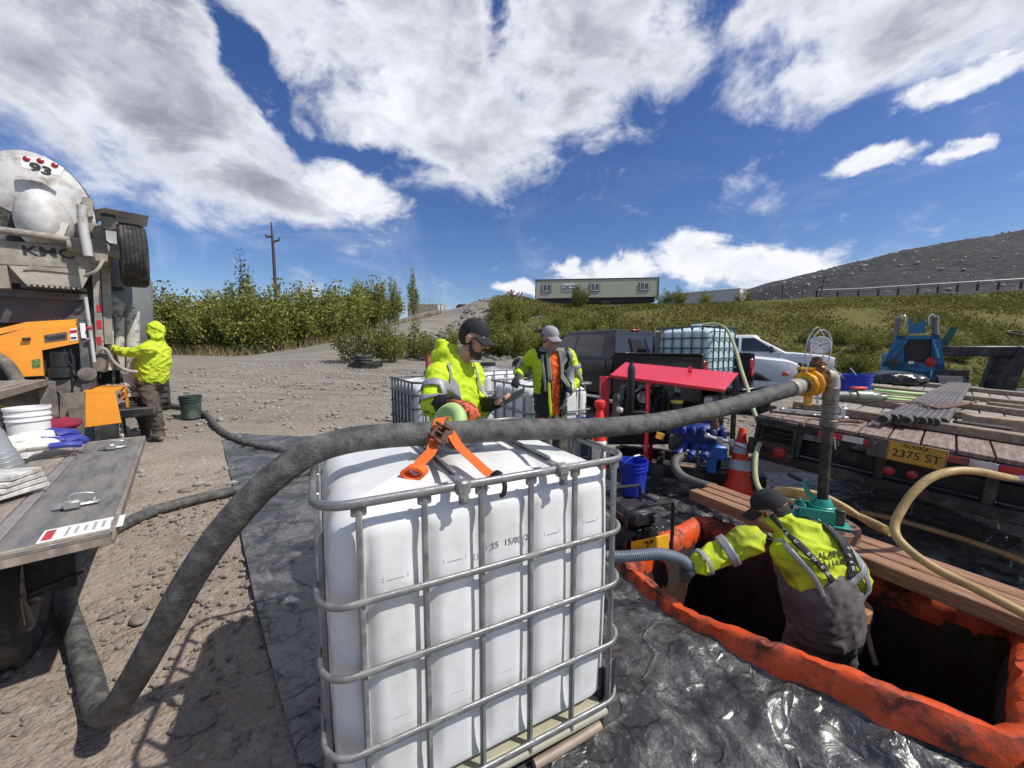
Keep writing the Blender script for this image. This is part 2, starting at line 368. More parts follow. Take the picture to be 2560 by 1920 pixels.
    c = mix(sp.outputs[0], dirt, grav); c = mix(sp.outputs[1], c, gras); c = mix(sp.outputs[2], c, hil); c = mix(at_.outputs['Alpha'], road, c)
    L(c, P.inputs['Base Color']); P.inputs['Roughness'].default_value = .95; P.inputs['Specular IOR Level'].default_value = .2
    hsum = N('ShaderNodeMath'); hsum.operation = 'ADD'; L(mr(vo2.outputs['Distance'], 0, .6, .5, 0), hsum.inputs[0]); L(mr(vo.outputs['Distance'], 0, .6, .3, 0), hsum.inputs[1])
    h2 = N('ShaderNodeMath'); h2.operation = 'ADD'; L(hsum.outputs[0], h2.inputs[0]); L(nz(9, 8, .7), h2.inputs[1])
    bp = N('ShaderNodeBump'); bp.inputs['Strength'].default_value = .85; bp.inputs['Distance'].default_value = .03; L(h2.outputs[0], bp.inputs['Height']); L(bp.outputs[0], P.inputs['Normal'])
    return ma
def build_ground():
    t = np.linspace(-1, 1, 331); xs = 900*np.sinh(6.6*t)/np.sinh(6.6)+0.9
    t = np.linspace(-1, 1, 371); ys = 1200*np.sinh(7.0*t)/np.sinh(7.0)+2.2; ys = ys[ys > -260]
    X, Y = np.meshgrid(xs, ys); Z = terrain(X, Y)
    near = (np.abs(X) < 30) & (Y < 40) & (Y > -10)
    n1 = vnoise(X, Y, .6, 3); n2 = vnoise(X, Y, 2.6, 9); Z = Z+np.where(near, n1*.035+n2*.014, n1*.06)
    far = (Y > 30) & (X > 20); Z = Z+np.where(far, vnoise(X, Y, .12, 5)*.5, 0)
    nx = len(xs); idx = np.arange(X.size).reshape(X.shape)
    cx = (X[:-1, :-1]+X[1:, 1:])/2; cy = (Y[:-1, :-1]+Y[1:, 1:])/2
    keep = ~inside(grow(PIT, .10), cx, cy)
    q = np.stack([idx[:-1, :-1], idx[:-1, 1:], idx[1:, 1:], idx[1:, :-1]], -1)[keep]
    me = bpy.data.meshes.new('ground'); me.from_pydata(np.stack([X, Y, Z], -1).reshape(-1, 3).tolist(), [], q.tolist()); me.update()
    me.polygons.foreach_set('use_smooth', [True]*len(me.polygons))
    yb = np.interp(X, [-60, -25, -14, -10, -7.5, -4.5, 3, 10, 20, 40, 80], [70, 38, 20, 17, 17, 24, 22.5, 19.5, 17, 15, 14])
    yc = np.interp(X, [-60, -25, -14, -10, -7.5, -4, 10, 25, 46, 80], [170, 90, 60, 50, 48, 41, 40, 37, 33, 28])
    gv = sst((np.hypot(X*.9+1.5, Y)-5.6+n1*1.4)/2.6)
    gr = sst((Y-yb+1.2+n1*1.5)/1.6)*sst((X+3.2+n1*2)/2.); gr = gr*np.where(Y > yc+3, sst((X-3)/5.)*.6, 1.); gr = gr*np.where((X < 4) & (Y > 33), sst((X-1.5+n1)/2.), 1)
    gr = np.maximum(gr, sst((-X-17+n1*3)/3)*sst((Y-20)/3)*.8)
    hl = sst((Y-yc-2.)/2.5)*sst((X-29)/6.)
    rd = 1-sst((3.0-road_dist(X, Y)+n1*.3)/.8)*sst((Y-13)/6.)
    col = me.color_attributes.new('kind', 'FLOAT_COLOR', 'POINT'); col.data.foreach_set('color', np.stack([gv, gr, hl, rd], -1).ravel())
    return struct(link('ground', me, ground_mat()))
build_ground()
# ---------------------------------------------------------------- vegetation
def leaf_mat(name, c1, c2, tr=.25):
    ma = bpy.data.materials.new(name); ma.use_nodes = True; nt = ma.node_tree; N = nt.nodes.new; L = nt.links.new; P = nt.nodes['Principled BSDF']
    at_ = N('ShaderNodeAttribute'); at_.attribute_name = 'tone'; mx = N('ShaderNodeMix'); mx.data_type = 'RGBA'; L(at_.outputs['Fac'], mx.inputs[0])
    mx.inputs[6].default_value = c1+(1,); mx.inputs[7].default_value = c2+(1,); 
    oi = N('ShaderNodeObjectInfo'); hs = N('ShaderNodeHueSaturation'); mr = N('ShaderNodeMapRange'); L(oi.outputs['Random'], mr.inputs[0]); mr.inputs[3].default_value = .7; mr.inputs[4].default_value = 1.25
    L(mr.outputs[0], hs.inputs['Value']); L(mx.outputs[2], hs.inputs['Color']); L(hs.outputs[0], P.inputs['Base Color'])
    P.inputs['Roughness'].default_value = .62; P.inputs['Specular IOR Level'].default_value = .3
    tl = N('ShaderNodeBsdfTranslucent'); L(hs.outputs[0], tl.inputs[0]); ms = N('ShaderNodeMixShader'); ms.inputs[0].default_value = tr
    out = nt.nodes['Material Output']; L(P.outputs[0], ms.inputs[1]); L(tl.outputs[0], ms.inputs[2]); L(ms.outputs[0], out.inputs[0]); return ma
LEAF = leaf_mat('willow_leaf', (.10, .118, .020), (.36, .36, .085), .36); LEAF2 = leaf_mat('poplar_leaf', (.045, .068, .026), (.18, .20, .085))
BARK = M('bark', (.16, .13, .10), .9, b=.4, bs=30)
def leaves(pts, size, name, tone=None, seed=1, up=.35):
    rs = np.random.RandomState(seed); n = len(pts); pts = np.asarray(pts, float)
    a = rs.normal(size=(n, 3)); a[:, 2] += up; a /= np.linalg.norm(a, axis=1)[:, None]; b = rs.normal(size=(n, 3)); b -= a*np.sum(a*b, 1)[:, None]; b /= np.linalg.norm(b, axis=1)[:, None]
    s = size*(.6+.8*rs.rand(n))[:, None]; c = np.cross(a, b)
    v = np.stack([pts-a*s*.5, pts+b*s*.28+c*s*.08, pts+a*s*.5, pts-b*s*.28+c*s*.08], 1).reshape(-1, 3)
    me = bpy.data.meshes.new(name); me.from_pydata(v.tolist(), [], (np.arange(n)[:, None]*4+np.arange(4)).tolist()); me.update()
    t = rs.rand(n)**1.6 if tone is None else tone; at_ = me.attributes.new('tone', 'FLOAT', 'FACE'); at_.data.foreach_set('value', t.astype('f')); return me
def shrub_meshes(h, w, n, seed, size, lobes=9, spire=False):
    """upright leafy branches from a common foot: trunk mesh and leaf mesh"""
    rs = random.Random(seed); b = B(); pts = []
    for i in range(lobes):
        a = rs.random()*2*PI; lean = rs.uniform(.1, 1)**.7*w; hh = h*rs.uniform(.62, 1.)*(1-.35*lean/w)
        if i == 0: lean *= .15; hh = h
        foot = V((math.cos(a)*lean*.15, math.sin(a)*lean*.15, -.15)); top = V((math.cos(a)*lean, math.sin(a)*lean, hh)); mid = (foot+top)/2+V((rs.uniform(-.1, .1), rs.uniform(-.1, .1), .1))*h*.3
        path = cr([foot, mid, top], 4); b.tube(path, [(.022*(1-k/len(path))+.006)*h/3 for k in range(len(path))], 5)
        for k in range(int(n/lobes)):
            t = rs.uniform(.12, 1)**.75; p = path[min(len(path)-1, int(t*(len(path)-1)+.5))]; rad = (w*.42*(1.15-t)**.5+.05)*rs.random()**.5
            th = rs.random()*2*PI; pts.append((p.x+math.cos(th)*rad, p.y+math.sin(th)*rad, p.z+rs.uniform(-.12, .14)*h*.5))
    return b.mesh('trunk', 0), leaves(pts, size, 'crown', seed=seed)
def plant(name, label, cat, loc, rz, sc, meshes, leafm, group=None):
    o = thing(name, label, cat, loc, rz, group); o.scale = sc
    t = link('trunk', meshes[0], None, o); c = link('crown', meshes[1], None, o)
    if not meshes[0].materials: meshes[0].materials.append(BARK)
    if not meshes[1].materials: meshes[1].materials.append(leafm)
    return o
ORD1 = ['', 'first', 'second', 'third', 'fourth', 'fifth', 'sixth', 'seventh', 'eighth', 'ninth', 'tenth', 'eleventh', 'twelfth']
def nth(n): return ORD1[n] if n < 13 else '%d%s' % (n, 'th' if 10 < n % 100 < 14 else {1: 'st', 2: 'nd', 3: 'rd'}.get(n % 10, 'th'))
def by_place(items, fmt):
    for k, o in enumerate(sorted(items, key=lambda o: o.location.x/o.location.y)): o['label'] = fmt % nth(k+1)
def build_veg():
    rs = random.Random(4); fr_, inn, tl_, sl_ = [], [], [], []
    kinds = [shrub_meshes(3.5, 1.7, 2600, 20+i, .17, 13) for i in range(6)]
    tall = [shrub_meshes(5.0, 1.1, 1700, 40+i, .18, 7) for i in range(3)]
    poplar = shrub_meshes(8.0, 1.75, 3600, 60, .22, 16)
    # thicket along the left side of the road
    spots = []
    for k in range(700):
        t = rs.random(); x = -34+t*27; 
        yf = np.interp(x, [-34, -22, -15, -11.5, -8, -6], [25, 23.5, 22.2, 27, 37, 43]); y = float(yf)+rs.random()**1.5*10
        if float(road_dist(np.array(x), np.array(y))) < 3.3: continue
        if all((x-a)**2+(y-b)**2 > .9**2 for a, b, *_ in spots): spots.append((x, y))
    spots.sort(key=lambda q: q[1]); spots = spots[:190]; spots.sort()
    rows = {}
    for i, (x, y) in enumerate(spots):
        far = y-float(np.interp(x, [-34, -22, -15, -11.5, -8, -6], [25, 23.5, 22.2, 27, 37, 43]))
        big = far > 3 and rs.random() < .3; m = rs.choice(tall) if big else rs.choice(kinds); s = rs.uniform(.85, 1.2)*(1. if y < 33 else 1.08)*(.8 if big else 1)
        lab = 'taller leafy sapling poking above the roadside willow thicket' if big else ('leafy green willow shrub at the front of the roadside thicket' if far < 2.5 else 'leafy green willow shrub inside the roadside thicket')
        (tl_ if big else fr_ if far < 2.5 else inn).append(plant('willow_sapling' if big else 'willow_shrub', lab, 'shrub', (x, y, TZ(x, y)-.1), rs.random()*6, (s*rs.uniform(.9, 1.15),)*2+(s,), m, LEAF, 'tall saplings in the thicket' if big else ('front row of the willow thicket' if far < 2.5 else 'inner shrubs of the willow thicket')))
    p = at(607, 700, 33); plant('poplar_tree', 'tall poplar tree rising above the thicket left of the utility pole', 'tree', (p.x, 33, TZ(p.x, 33)), 1, (1, 1, 1.0), poplar, LEAF2)
    p = at(692, 720, 47); plant('dark_bush', 'dark rounded bush at the foot of the utility pole', 'bush', (p.x, 47, TZ(p.x, 47)+1.2), 2, (1.25, 1.25, 1.45), kinds[2], LEAF2)
    # bushes on the gravel bank between road and site office
    for px, Yd, s, lab in ((905, 17.2, .62, 'loose leafy bush at the near end of the gravel bank'), (985, 18.0, .5, 'small bush beside the dark pallet at the bank foot'), (1045, 21, .62, 'bush growing on the gravel bank left of the black cap'),
                           (1130, 26, .5, 'thin upright bush on the bank above the black cap'), (960, 20, .55, 'bush on the bank behind the loose leafy bush'), (1085, 19.5, .4, 'low bush right behind the hooded man with the phone')):
        x = (px-1280)/FPX*Yd; plant('bank_bush', lab, 'bush', (x, Yd, TZ(x, Yd)-.05), rs.random()*6, (s*1.15, s*1.15, s), rs.choice(kinds), LEAF, 'bushes on the gravel bank')
    for k in range(70):
        x = -1.5+rs.random()**1.7*30; yb = float(np.interp(x, [-4.5, 3, 10, 20, 40], [24, 22.5, 19.5, 17, 15])); y = yb+rs.random()**1.4*(13 if x < 12 else 7)+.1
        s = rs.uniform(.25, .55)*(1.2 if x < 8 else .8)
        sl_.append(plant('slope_bush', 'small leafy bush growing on the lower grassy bank', 'bush', (x, y, TZ(x, y)-.08), rs.random()*6, (s*1.35, s*1.35, s), rs.choice(kinds), LEAF, 'bushes on the grassy bank'))
    for px, Yd, s, lab in ((1440, 38.5, .72, 'yellow green bush in front of the site office sign'), (1655, 40.5, .55, 'bush at the right end of the site office'), (1755, 41, .5, 'bush in front of the long grey shed'), (1848, 40, .5, 'bush at the right end of the long grey shed'), (1690, 40, .6, 'small bush between site office and grey shed')):
        x = (px-1280)/FPX*Yd; plant('rim_bush', lab, 'bush', (x, Yd, TZ(x, Yd)-.1), rs.random()*6, (s, s, s), rs.choice(kinds), LEAF)
    by_place(fr_, 'leafy willow shrub in the front row of the roadside thicket, %s from the left'); by_place(inn, 'leafy willow shrub inside the roadside thicket behind its front row, %s from the left'); by_place(tl_, 'tall leafy sapling rising above the roadside thicket, %s from the left'); by_place(sl_, 'small leafy bush on the lower grassy bank, %s from the left')
    # grass cover of the bank
    rs2 = np.random.RandomState(3); n = 130000; x = rs2.rand(n)*56-1.5; yb = np.interp(x, [-4.5, 3, 10, 20, 40, 80], [24, 22.5, 19.5, 17, 15, 14]); yc = np.interp(x, [-4, 10, 25, 46, 80], [41, 40, 37, 33, 28])
    y = yb-1.0+rs2.rand(n)*(yc-yb+3.); z = terrain(x, y); pat = vnoise(x, y, .22, 11); keep = rs2.rand(n) < .55+pat
    x, y, z, pat = x[keep], y[keep], z[keep], pat[keep]; n = len(x)
    h = (.07+.17*rs2.rand(n))*(1+.5*pat); a = rs2.rand(n)*6.283; w = .045+.05*rs2.rand(n); lx, ly = rs2.normal(size=n)*.12, rs2.normal(size=n)*.12
    v = np.stack([np.stack([x-np.cos(a)*w, y-np.sin(a)*w, z-.03], -1), np.stack([x+np.cos(a)*w, y+np.sin(a)*w, z-.03], -1), np.stack([x+lx, y+ly, z+h], -1)], 1).reshape(-1, 3)
    me = bpy.data.meshes.new('bank_grass'); me.from_pydata(v.tolist(), [], (np.arange(n)[:, None]*3+np.arange(3)).tolist()); me.update()
    tone = np.clip(.45+pat*.9+rs2.normal(size=n)*.22, 0, 1); at_ = me.attributes.new('tone', 'FLOAT', 'FACE'); at_.data.foreach_set('value', tone.astype('f'))
    o = link('bank_grass', me, leaf_mat('grass_blade', (.12, .10, .026), (.16, .165, .036), .3)); o['kind'] = 'stuff'; tag(o, 'rough green and ochre grass covering the bank behind the vehicles', 'grass')
    # dry tufts along the road verge
    n = 1600; t = rs2.rand(n); x = -20+t*13; y = np.interp(x, [-20, -15, -11.5, -8, -6], [22.5, 21.2, 25.8, 35.6, 41.5])+rs2.normal(size=n)*.35; z = terrain(x, y); h = .2+.5*rs2.rand(n); a = rs2.rand(n)*6.28; w = .02
    v = np.stack([np.stack([x-np.cos(a)*w, y-np.sin(a)*w, z-.03], -1), np.stack([x+np.cos(a)*w, y+np.sin(a)*w, z-.03], -1), np.stack([x+rs2.normal(size=n)*.15, y+rs2.normal(size=n)*.15, z+h], -1)], 1).reshape(-1, 3)
    me = bpy.data.meshes.new('verge_grass'); me.from_pydata(v.tolist(), [], (np.arange(n)[:, None]*3+np.arange(3)).tolist()); me.update()
    at_ = me.attributes.new('tone', 'FLOAT', 'FACE'); at_.data.foreach_set('value', rs2.rand(n).astype('f'))
    o = link('verge_grass', me, leaf_mat('dry_blade', (.14, .11, .05), (.30, .25, .12), .2)); o['kind'] = 'stuff'; tag(o, 'dry straw coloured grass along the foot of the thicket', 'grass')
build_veg()

# ---------------------------------------------------------------- stones
STONE = M('stone', (.23, .20, .175), .9, var=.3, vs=9, dirt=(.17, .135, .105), da=.55, b=.5, bs=40)
def stone_mesh(seed, sub=2, flat=.55):
    bm = bmesh.new(); bmesh.ops.create_icosphere(bm, subdivisions=sub, radius=1)
    for v in bm.verts:
        k = 1+.33*noise.noise(v.co*1.1+V((seed*3.1, seed, 0)))+.12*noise.noise(v.co*2.7+V((seed, 0, seed))); v.co = v.co*k; v.co.z *= flat
    me = bpy.data.meshes.new('stone'); bm.to_mesh(me); bm.free(); me.polygons.foreach_set('use_smooth', [True]*len(me.polygons)); me.materials.append(STONE); return me
def build_stones():
    ms = [stone_mesh(i, 2) for i in range(4)]
    for i, (px, py, r, lab, k) in enumerate([(478, 1738, .095, 'large smooth oval stone on the shaded dirt near the hose bend', 0), (470, 1222, .085, 'flat brown stone on the sunlit dirt above the return hose', 1), (340, 1830, .035, 'small rounded stone below the hose bend', 2),
            (452, 1795, .03, 'pale pebble just below the large oval stone', 3), (440, 1283, .06, 'flat pale stone touching the return hose', 1), (378, 1712, .035, 'small stone left of the large oval stone', 0), (265, 1492, .06, 'reddish stone in the pebble cluster beside the return hose', 2),
            (228, 1475, .045, 'angular stone in the pebble cluster beside the mud flap', 3), (605, 1770, .035, 'small stone by the edge of the black sheet', 2), (340, 1505, .07, 'long flat stone left of the steep hose', 1)]):
        p = on(px, py, .02); o = bpy.data.objects.new('stone', ms[k]); COL.objects.link(o); o.location = (p.x, p.y, TZ(p.x, p.y)+r*.15); o.scale = (r, r*.62, r*.6); o.rotation_euler = (0, 0, .25*i+.2); tag(o, lab, 'stone')
    rs = np.random.RandomState(5); base = []
    for i in range(6):
        bm = bmesh.new(); bmesh.ops.create_icosphere(bm, subdivisions=1, radius=1)
        for v in bm.verts: v.co = v.co*(1+.4*noise.noise(v.co*1.3+V((i*5., 0, 0)))); v.co.z *= .6
        bm.verts.ensure_lookup_table(); base.append((np.array([v.co[:] for v in bm.verts]), np.array([[q.index for q in f.verts] for f in bm.faces]))); bm.free()
    def scatter(n, xr, yr, sr, name, label, cond=None, pw=3., mat=STONE):
        x = xr[0]+rs.rand(n)*(xr[1]-xr[0]); y = yr[0]+rs.rand(n)*(yr[1]-yr[0])
        if cond is not None: k = cond(x, y); x, y = x[k], y[k]
        z = terrain(x, y); vs, fs, off = [], [], 0
        for i in range(len(x)):
            bv, bf = base[i % 6]; r = sr[0]+(sr[1]-sr[0])*rs.rand()**pw; a = rs.rand()*6.28; c, s = math.cos(a), math.sin(a)
            m = np.array([[c, -s*.8, 0], [s, c*.8, 0], [0, 0, 1]]); vs.append(bv@m.T*r+np.array([x[i], y[i], z[i]+r*.2])); fs.append(bf+off); off += len(bv)
        me = bpy.data.meshes.new(name); me.from_pydata(np.concatenate(vs).tolist(), [], np.concatenate(fs).tolist()); me.update(); o = link(name, me, mat); o['kind'] = 'stuff'; tag(o, label, 'gravel')
    off_tarp = lambda x, y: ~inside([V((-5., 6.6)), V((-2.1, 2.95)), V((-.9, 1.4)), V((-.5, .0)), V((6, 0)), V((6, 5)), V((0, 6.6))], x, y)
    scatter(9000, (-4.2, .2), (.4, 5), (.004, .03), 'dirt_pebbles', 'loose pebbles scattered over the brown dirt in the foreground', off_tarp, 4)
    scatter(7000, (-11, 7), (4, 17), (.012, .075), 'yard_gravel', 'coarse grey gravel scattered over the yard', off_tarp, 3.5, M('gravel_stone', (.25, .24, .22), .95, var=.3, vs=7, b=.4, bs=40))
    scatter(1500, (-7, 3.5), (19, 42), (.05, .28), 'bank_rubble', 'grey rubble on the bank below the site office', lambda x, y: (x > -6.2+.0*y) & (x < 2.6) & (road_dist(x, y) > 2.9) & (y > 20), 3, M('rubble_stone', (.17, .17, .16), .95, var=.35, vs=2, b=.4, bs=20))
    hm = M('hill_stone', (.40, .40, .39), .9, var=.4, vs=.5)
    scatter(2600, (36, 130), (36, 75), (.05, .30), 'hill_boulders', 'pale rocks dotting the grey gravel hill', lambda x, y: (terrain(x, y) > 7.4) & (x > 37), 3.5, hm)
build_stones()
# ---------------------------------------------------------------- shared materials
DUST = (.30, .26, .21)
GALV = M('galvanised', (.25, .255, .26), .45, .7, var=.22, vs=14, dirt=(.24, .235, .22), da=.58, ds=12, b=.15, bs=60)
GALVD = M('galvanised_dark', (.12, .125, .13), .45, .6, var=.3, vs=10)
HDPE = M('white_plastic', (.68, .69, .69), .36, 0, var=.07, vs=2.2, dirt=(.47, .46, .42), da=.63, ds=4, dw=.16, b=.05, bs=14)
HDPEB = M('blue_white_plastic', (.52, .66, .68), .35, 0, var=.08, vs=3)
BLACKP = M('black_plastic', (.018, .018, .02), .45, 0, var=.3, vs=6, dirt=(.12, .11, .10), da=.66)
RUB = M('rubber', (.022, .022, .023), .75, 0, var=.3, vs=9, dirt=(.16, .14, .12), da=.62, ds=6, b=.2, bs=50)
STEELB = M('black_steel', (.022, .022, .024), .45, .3, var=.3, vs=6, dirt=(.13, .115, .095), da=.60, ds=5)
RUST = M('rusty_steel', (.17, .085, .05), .75, .25, var=.35, vs=9, dirt=(.10, .055, .04), da=.5, ds=14, b=.4, bs=60)
CHROME = M('bright_steel', (.55, .55, .56), .28, .9, var=.15, vs=9, dirt=(.25, .22, .19), da=.62)
ORANGE = M('orange_webbing', (.80, .14, .02), .8, 0, var=.15, vs=20, b=.5, bs=200)
FLAT_BLACK = M('flat_black', (.02, .02, .022), .6)  # print and small black parts; also colours the painted shade of hollows
WHITEP = M('white_paint', (.78, .78, .77), .35, 0, var=.05)
REDP = M('red_paint', (.62, .015, .03), .38, 0, var=.10, vs=4, coat=.3, dirt=(.40, .05, .045), da=.62, ds=6)
REFL = M('reflective_grey', (.42, .43, .45), .5, .1, var=.06, vs=30)

def rrect(lx, ly, r, n=7):
    pts = []
    for cx, cy, a0 in ((lx-r, ly-r, 0), (-lx+r, ly-r, 90), (-lx+r, -ly+r, 180), (lx-r, -ly+r, 270)):
        for k in range(n+1):
            a = R(a0+90*k/n); pts.append(V((cx+r*math.cos(a), cy+r*math.sin(a), 0)))
    return pts
def ringbar(b, path, z, w, h):
    """flattened tube bent round a closed plan"""
    m = len(path); sec = [(w*.5, -h*.28), (w*.5, h*.28), (w*.22, h*.5), (-w*.22, h*.5), (-w*.5, h*.28), (-w*.5, -h*.28), (-w*.22, -h*.5), (w*.22, -h*.5)]; v = []
    for i in range(m):
        d = (path[(i+1) % m]-path[i-1]).normalized(); nrm = V((d.y, -d.x, 0))
        v += [path[i]+nrm*a+V((0, 0, z+c)) for a, c in sec]
    f = [[i*8+k, i*8+(k+1) % 8, ((i+1) % m)*8+(k+1) % 8, ((i+1) % m)*8+k] for i in range(m) for k in range(8)]
    return b.add(v, f)
def resample(path, n):
    P = path+[path[0]]; L = [0]
    for a, b in zip(P[:-1], P[1:]): L.append(L[-1]+(b-a).length)
    out = []; j = 0
    for i in range(n):
        s = L[-1]*i/n
        while L[j+1] < s: j += 1
        t = (s-L[j])/(L[j+1]-L[j]); out.append(P[j].lerp(P[j+1], t))
    return out, L[-1]
def bottle_mesh(H, lx, ly, z0, upx, upy, domed=True):
    """blow-moulded tank: vertical channels where the uprights sit, rounded shoulders, ribbed top"""
    path, L = resample(rrect(lx, ly, .13, 8), 200); N = len(path); prof = []
    for t in np.linspace(0, 1, 7): prof.append((z0+.05*t, .05*(1-math.sin(t*PI/2))))
    for z in np.linspace(z0+.08, H-.14, 13): prof.append((z, 0))
    for t in np.linspace(.12, 1, 9): prof.append((H-.14+.10*math.sin(t*PI/2), .12*(1-math.cos(t*PI/2))))
    rings = []
    for z, ins in prof:
        rg = []
        for i, p in enumerate(path):
            d = (path[(i+1) % N]-path[i-1]).normalized(); nr = V((d.y, -d.x, 0)); g = 0
            if abs(nr.y) > .97: g = max([math.exp(-((p.x-u)/.034)**4) for u in upx]+[0])
            elif abs(nr.x) > .97: g = max([math.exp(-((p.y-u)/.034)**4) for u in upy]+[0])
            zz = (z-z0)/(H-z0); g *= min(1, max(0, (zz-.03)*14))*min(1, max(0, (.93-zz)*9))
            bul = .012*math.sin(zz*PI)
            rg.append(p-nr*(ins+.024*g-bul)+V((0, 0, z)))
        rings.append(rg)
    top = rings[-1]
    for t in np.linspace(.1, .86, 12):
        rg = []
        for p in top:
            q = V((p.x*(1-t), p.y*(1-t), p.z))
            ch = max(math.exp(-((q.x+.15)/.045)**4), math.exp(-((q.x-.25)/.045)**4)); dome = .04*math.sin(min(1, t*1.5)*PI/2)
            rg.append(q+V((0, 0, dome-.03*ch)))
        rings.append(rg)
    b = B(); b.rings(rings); return b.mesh('bottle', 60)
def ibc(name, label, loc, rz, H=1.285, lx=.6, ly=.5, bmat=None, cmat=None, upx=(-.475, -.275, -.075, .125, .325, .525), upy=(-.33, -.11, .11, .33), lv=(.175, .45, .72, .955), foot=.12, cross=True, mx=None, group=None, cap=None):
    o = thing(name, label, 'tank', loc, rz, group, mx); cm = cmat or GALV
    link('bottle', bottle_mesh(H-.01, lx-.035, ly-.035, .16, upx, upy), bmat or HDPE, o)
    nk = B(); nk.lathe([(.125, H-.02), (.125, H+.005), (.105, H+.01), (.105, H+.022), (.112, H+.024), (.112, H+.034), (.105, H+.036), (.105, H+.046), (.112, H+.048), (.112, H+.058), (.1, H+.06), (.092, H+.062), (.092, H-.01)], n=36, cap=False); nk.done('filler_neck', HDPE if not bmat else bmat, o)
    if cap: cp = B(); cp.lathe([(.13, H+.03), (.135, H+.04), (.135, H+.085), (.12, H+.095), (.09, H+.095), (.085, H+.08), (0, H+.08)], n=24); cp.done('screw_lid', cap, o)
    b = B(); ringbar(b, rrect(lx, ly, .1), H-.015, .019, .028); b.done('top_rim', cm, o, 50)
    for z in lv: b = B(); ringbar(b, rrect(lx+.002, ly+.002, .1), z, .016, .023); b.done('cage_ring', cm, o, 50)
    z0 = .12
    for x in upx:
        for s in (-1, 1): b = B(); b.bar((x, s*(ly-.013), z0), (x, s*(ly-.013), H-.02), .019, .024, .005, up=(0, 1, 0)); b.box((x, s*(ly-.012), H-.045), (.046, .014, .03), .005); b.done('upright', cm, o)
    for y in upy:
        for s in (-1, 1): b = B(); b.bar((s*(lx-.013), y, z0), (s*(lx-.013), y, H-.02), .019, .024, .005, up=(1, 0, 0)); b.done('upright', cm, o)
    if cross:
        for x in (-.15, .25):
            b = B(); b.bar((x, -ly, H-.012), (x, ly, H-.012), .034, .018, .006); b.bar((x, -ly+.08, H+.006), (x, ly-.08, H+.006), .012, .012, .003); b.done('crossbar', cm, o)
            for s in (-1, 1):
                b = B(); b.box((x, s*(ly+.004), H-.018), (.05, .04, .05), .008); b.box((x, s*(ly+.016), H-.05), (.036, .016, .05), .006); b.cyl((x, s*(ly+.02), H-.055), (x, s*(ly+.034), H-.055), .009, n=8); b.done('clamp', cm, o)
    b = B(); b.box((0, 0, .145), (lx*2-.06, ly*2-.06, .02), .004); b.done('base_plate', M('stained_plate', (.45, .43, .33), .5, .3, var=.25, vs=6, dirt=(.35, .33, .22), da=.5), o)
    b = B()
    for s in (-1, 1): b.tube([(-lx+.08, s*(ly-.03), .12), (lx-.08, s*(ly-.03), .12)], .028, 12)
    b.done('base_tube', M('base_tube', (.5, .48, .4), .45, .5, var=.2, vs=9, dirt=(.4, .38, .28), da=.52), o)
    for sx in (-1, 1):
        for sy in (-1, 1): b = B(); b.box((sx*(lx-.06), sy*(ly-.05), foot*.5+.02), (.10, .08, foot+.04), .01); b.done('foot', GALVD, o)
    b = B()
    for s in (-1, 0, 1): b.bar((-lx+.05, s*(ly-.06), .018), (lx-.05, s*(ly-.06), .018), .07, .03, .006)
    b.done('skid', GALVD, o)
    return o
MAIN = ibc('bulk_container', 'large white bulk liquid tank in steel cage standing in the foreground', (-.26, 1.77, -.135), R(26.8))
MX = MAIN.matrix_basis.copy(); MX = Matrix.Translation((-.26, 1.77, -.135))@Matrix.Rotation(R(26.8), 4, 'Z')
# ink-jet print and level marks on the panels
for i, (x0, z, s, sz) in enumerate(((.03, .985, '21 25  15/03/23', .026), (-.17, .975, ': ......... :', .022), (-.37, .965, ': ......... :', .022), (.23, .98, ': ......... :', .02), (.42, .99, ': ......... :', .02), (-.17, .745, ': ......... :', .02), (-.37, .745, ': ......... :', .02), (.03, .745, ': ........ :', .018),
        (-.37, .475, ': ........ :', .02), (-.17, .475, '..........', .018), (.03, .475, '.........', .016), (.23, .74, ': ........ :', .016), (.42, .745, '.......', .016))):
    text(s, sz*1.3, Matrix.Translation((x0, -.4745, z+.03))@Matrix.Rotation(R(90), 4, 'X'), 'ink_marks', M('faint_ink', (.22, .22, .23), .7), MAIN, .0006)['kind'] = 'stuff'
b = B(); b.box((.54, -.46, .2), (.09, .012, .22), .004); b.box((.565, -.455, .3), (.05, .02, .06), .004); b.done('corner_guard', BLACKP, MAIN)

# ---------------------------------------------------------------- other tanks in the yard
def rot_of(dx, dy): return math.atan2(dy, dx)
ibc('bulk_container', 'white bulk tank in dark cage with black lid left of the man holding the phone', (-1.10, 5.38, TZ(-1.0, 5.4)), rot_of(.54, -.84), 1.2, .57, .47, cmat=GALVD, upx=(-.44, -.3, -.15, 0, .15, .3, .44), lv=(.2, .42, .64, .86, 1.03), cap=BLACKP, cross=False)
tb = ibc('bulk_container', 'white bulk tank with blue label touched by the man in the open jacket', (.36, 5.13, TZ(.3, 5.1)+.02), rot_of(-.46, .88), 1.2, .57, .47, upx=(-.4, -.13, .13, .4), upy=(-.25, .0, .25), lv=(.25, .55, .86), cross=False)
ibc('bulk_container', 'white bulk tank farthest back behind the two other yard tanks', (-.42, 6.75, TZ(0, 6.8)+.02), rot_of(.6, -.8), 1.2, .57, .47, upx=(-.4, -.13, .13, .4), upy=(-.25, .0, .25), lv=(.25, .55, .86), cross=True, cap=BLACKP)
b = B(); b.box((-.574, -.2, .40), (.006, .5, .52), .002); b.done('dark_panel', M('slate_panel', (.05, .055, .065), .4, var=.1), tb)
b = B(); b.box((-.580, -.24, .72), (.004, .34, .10), .001); b.done('blue_label', M('blue_label', (.02, .035, .28), .4, var=.05), tb)
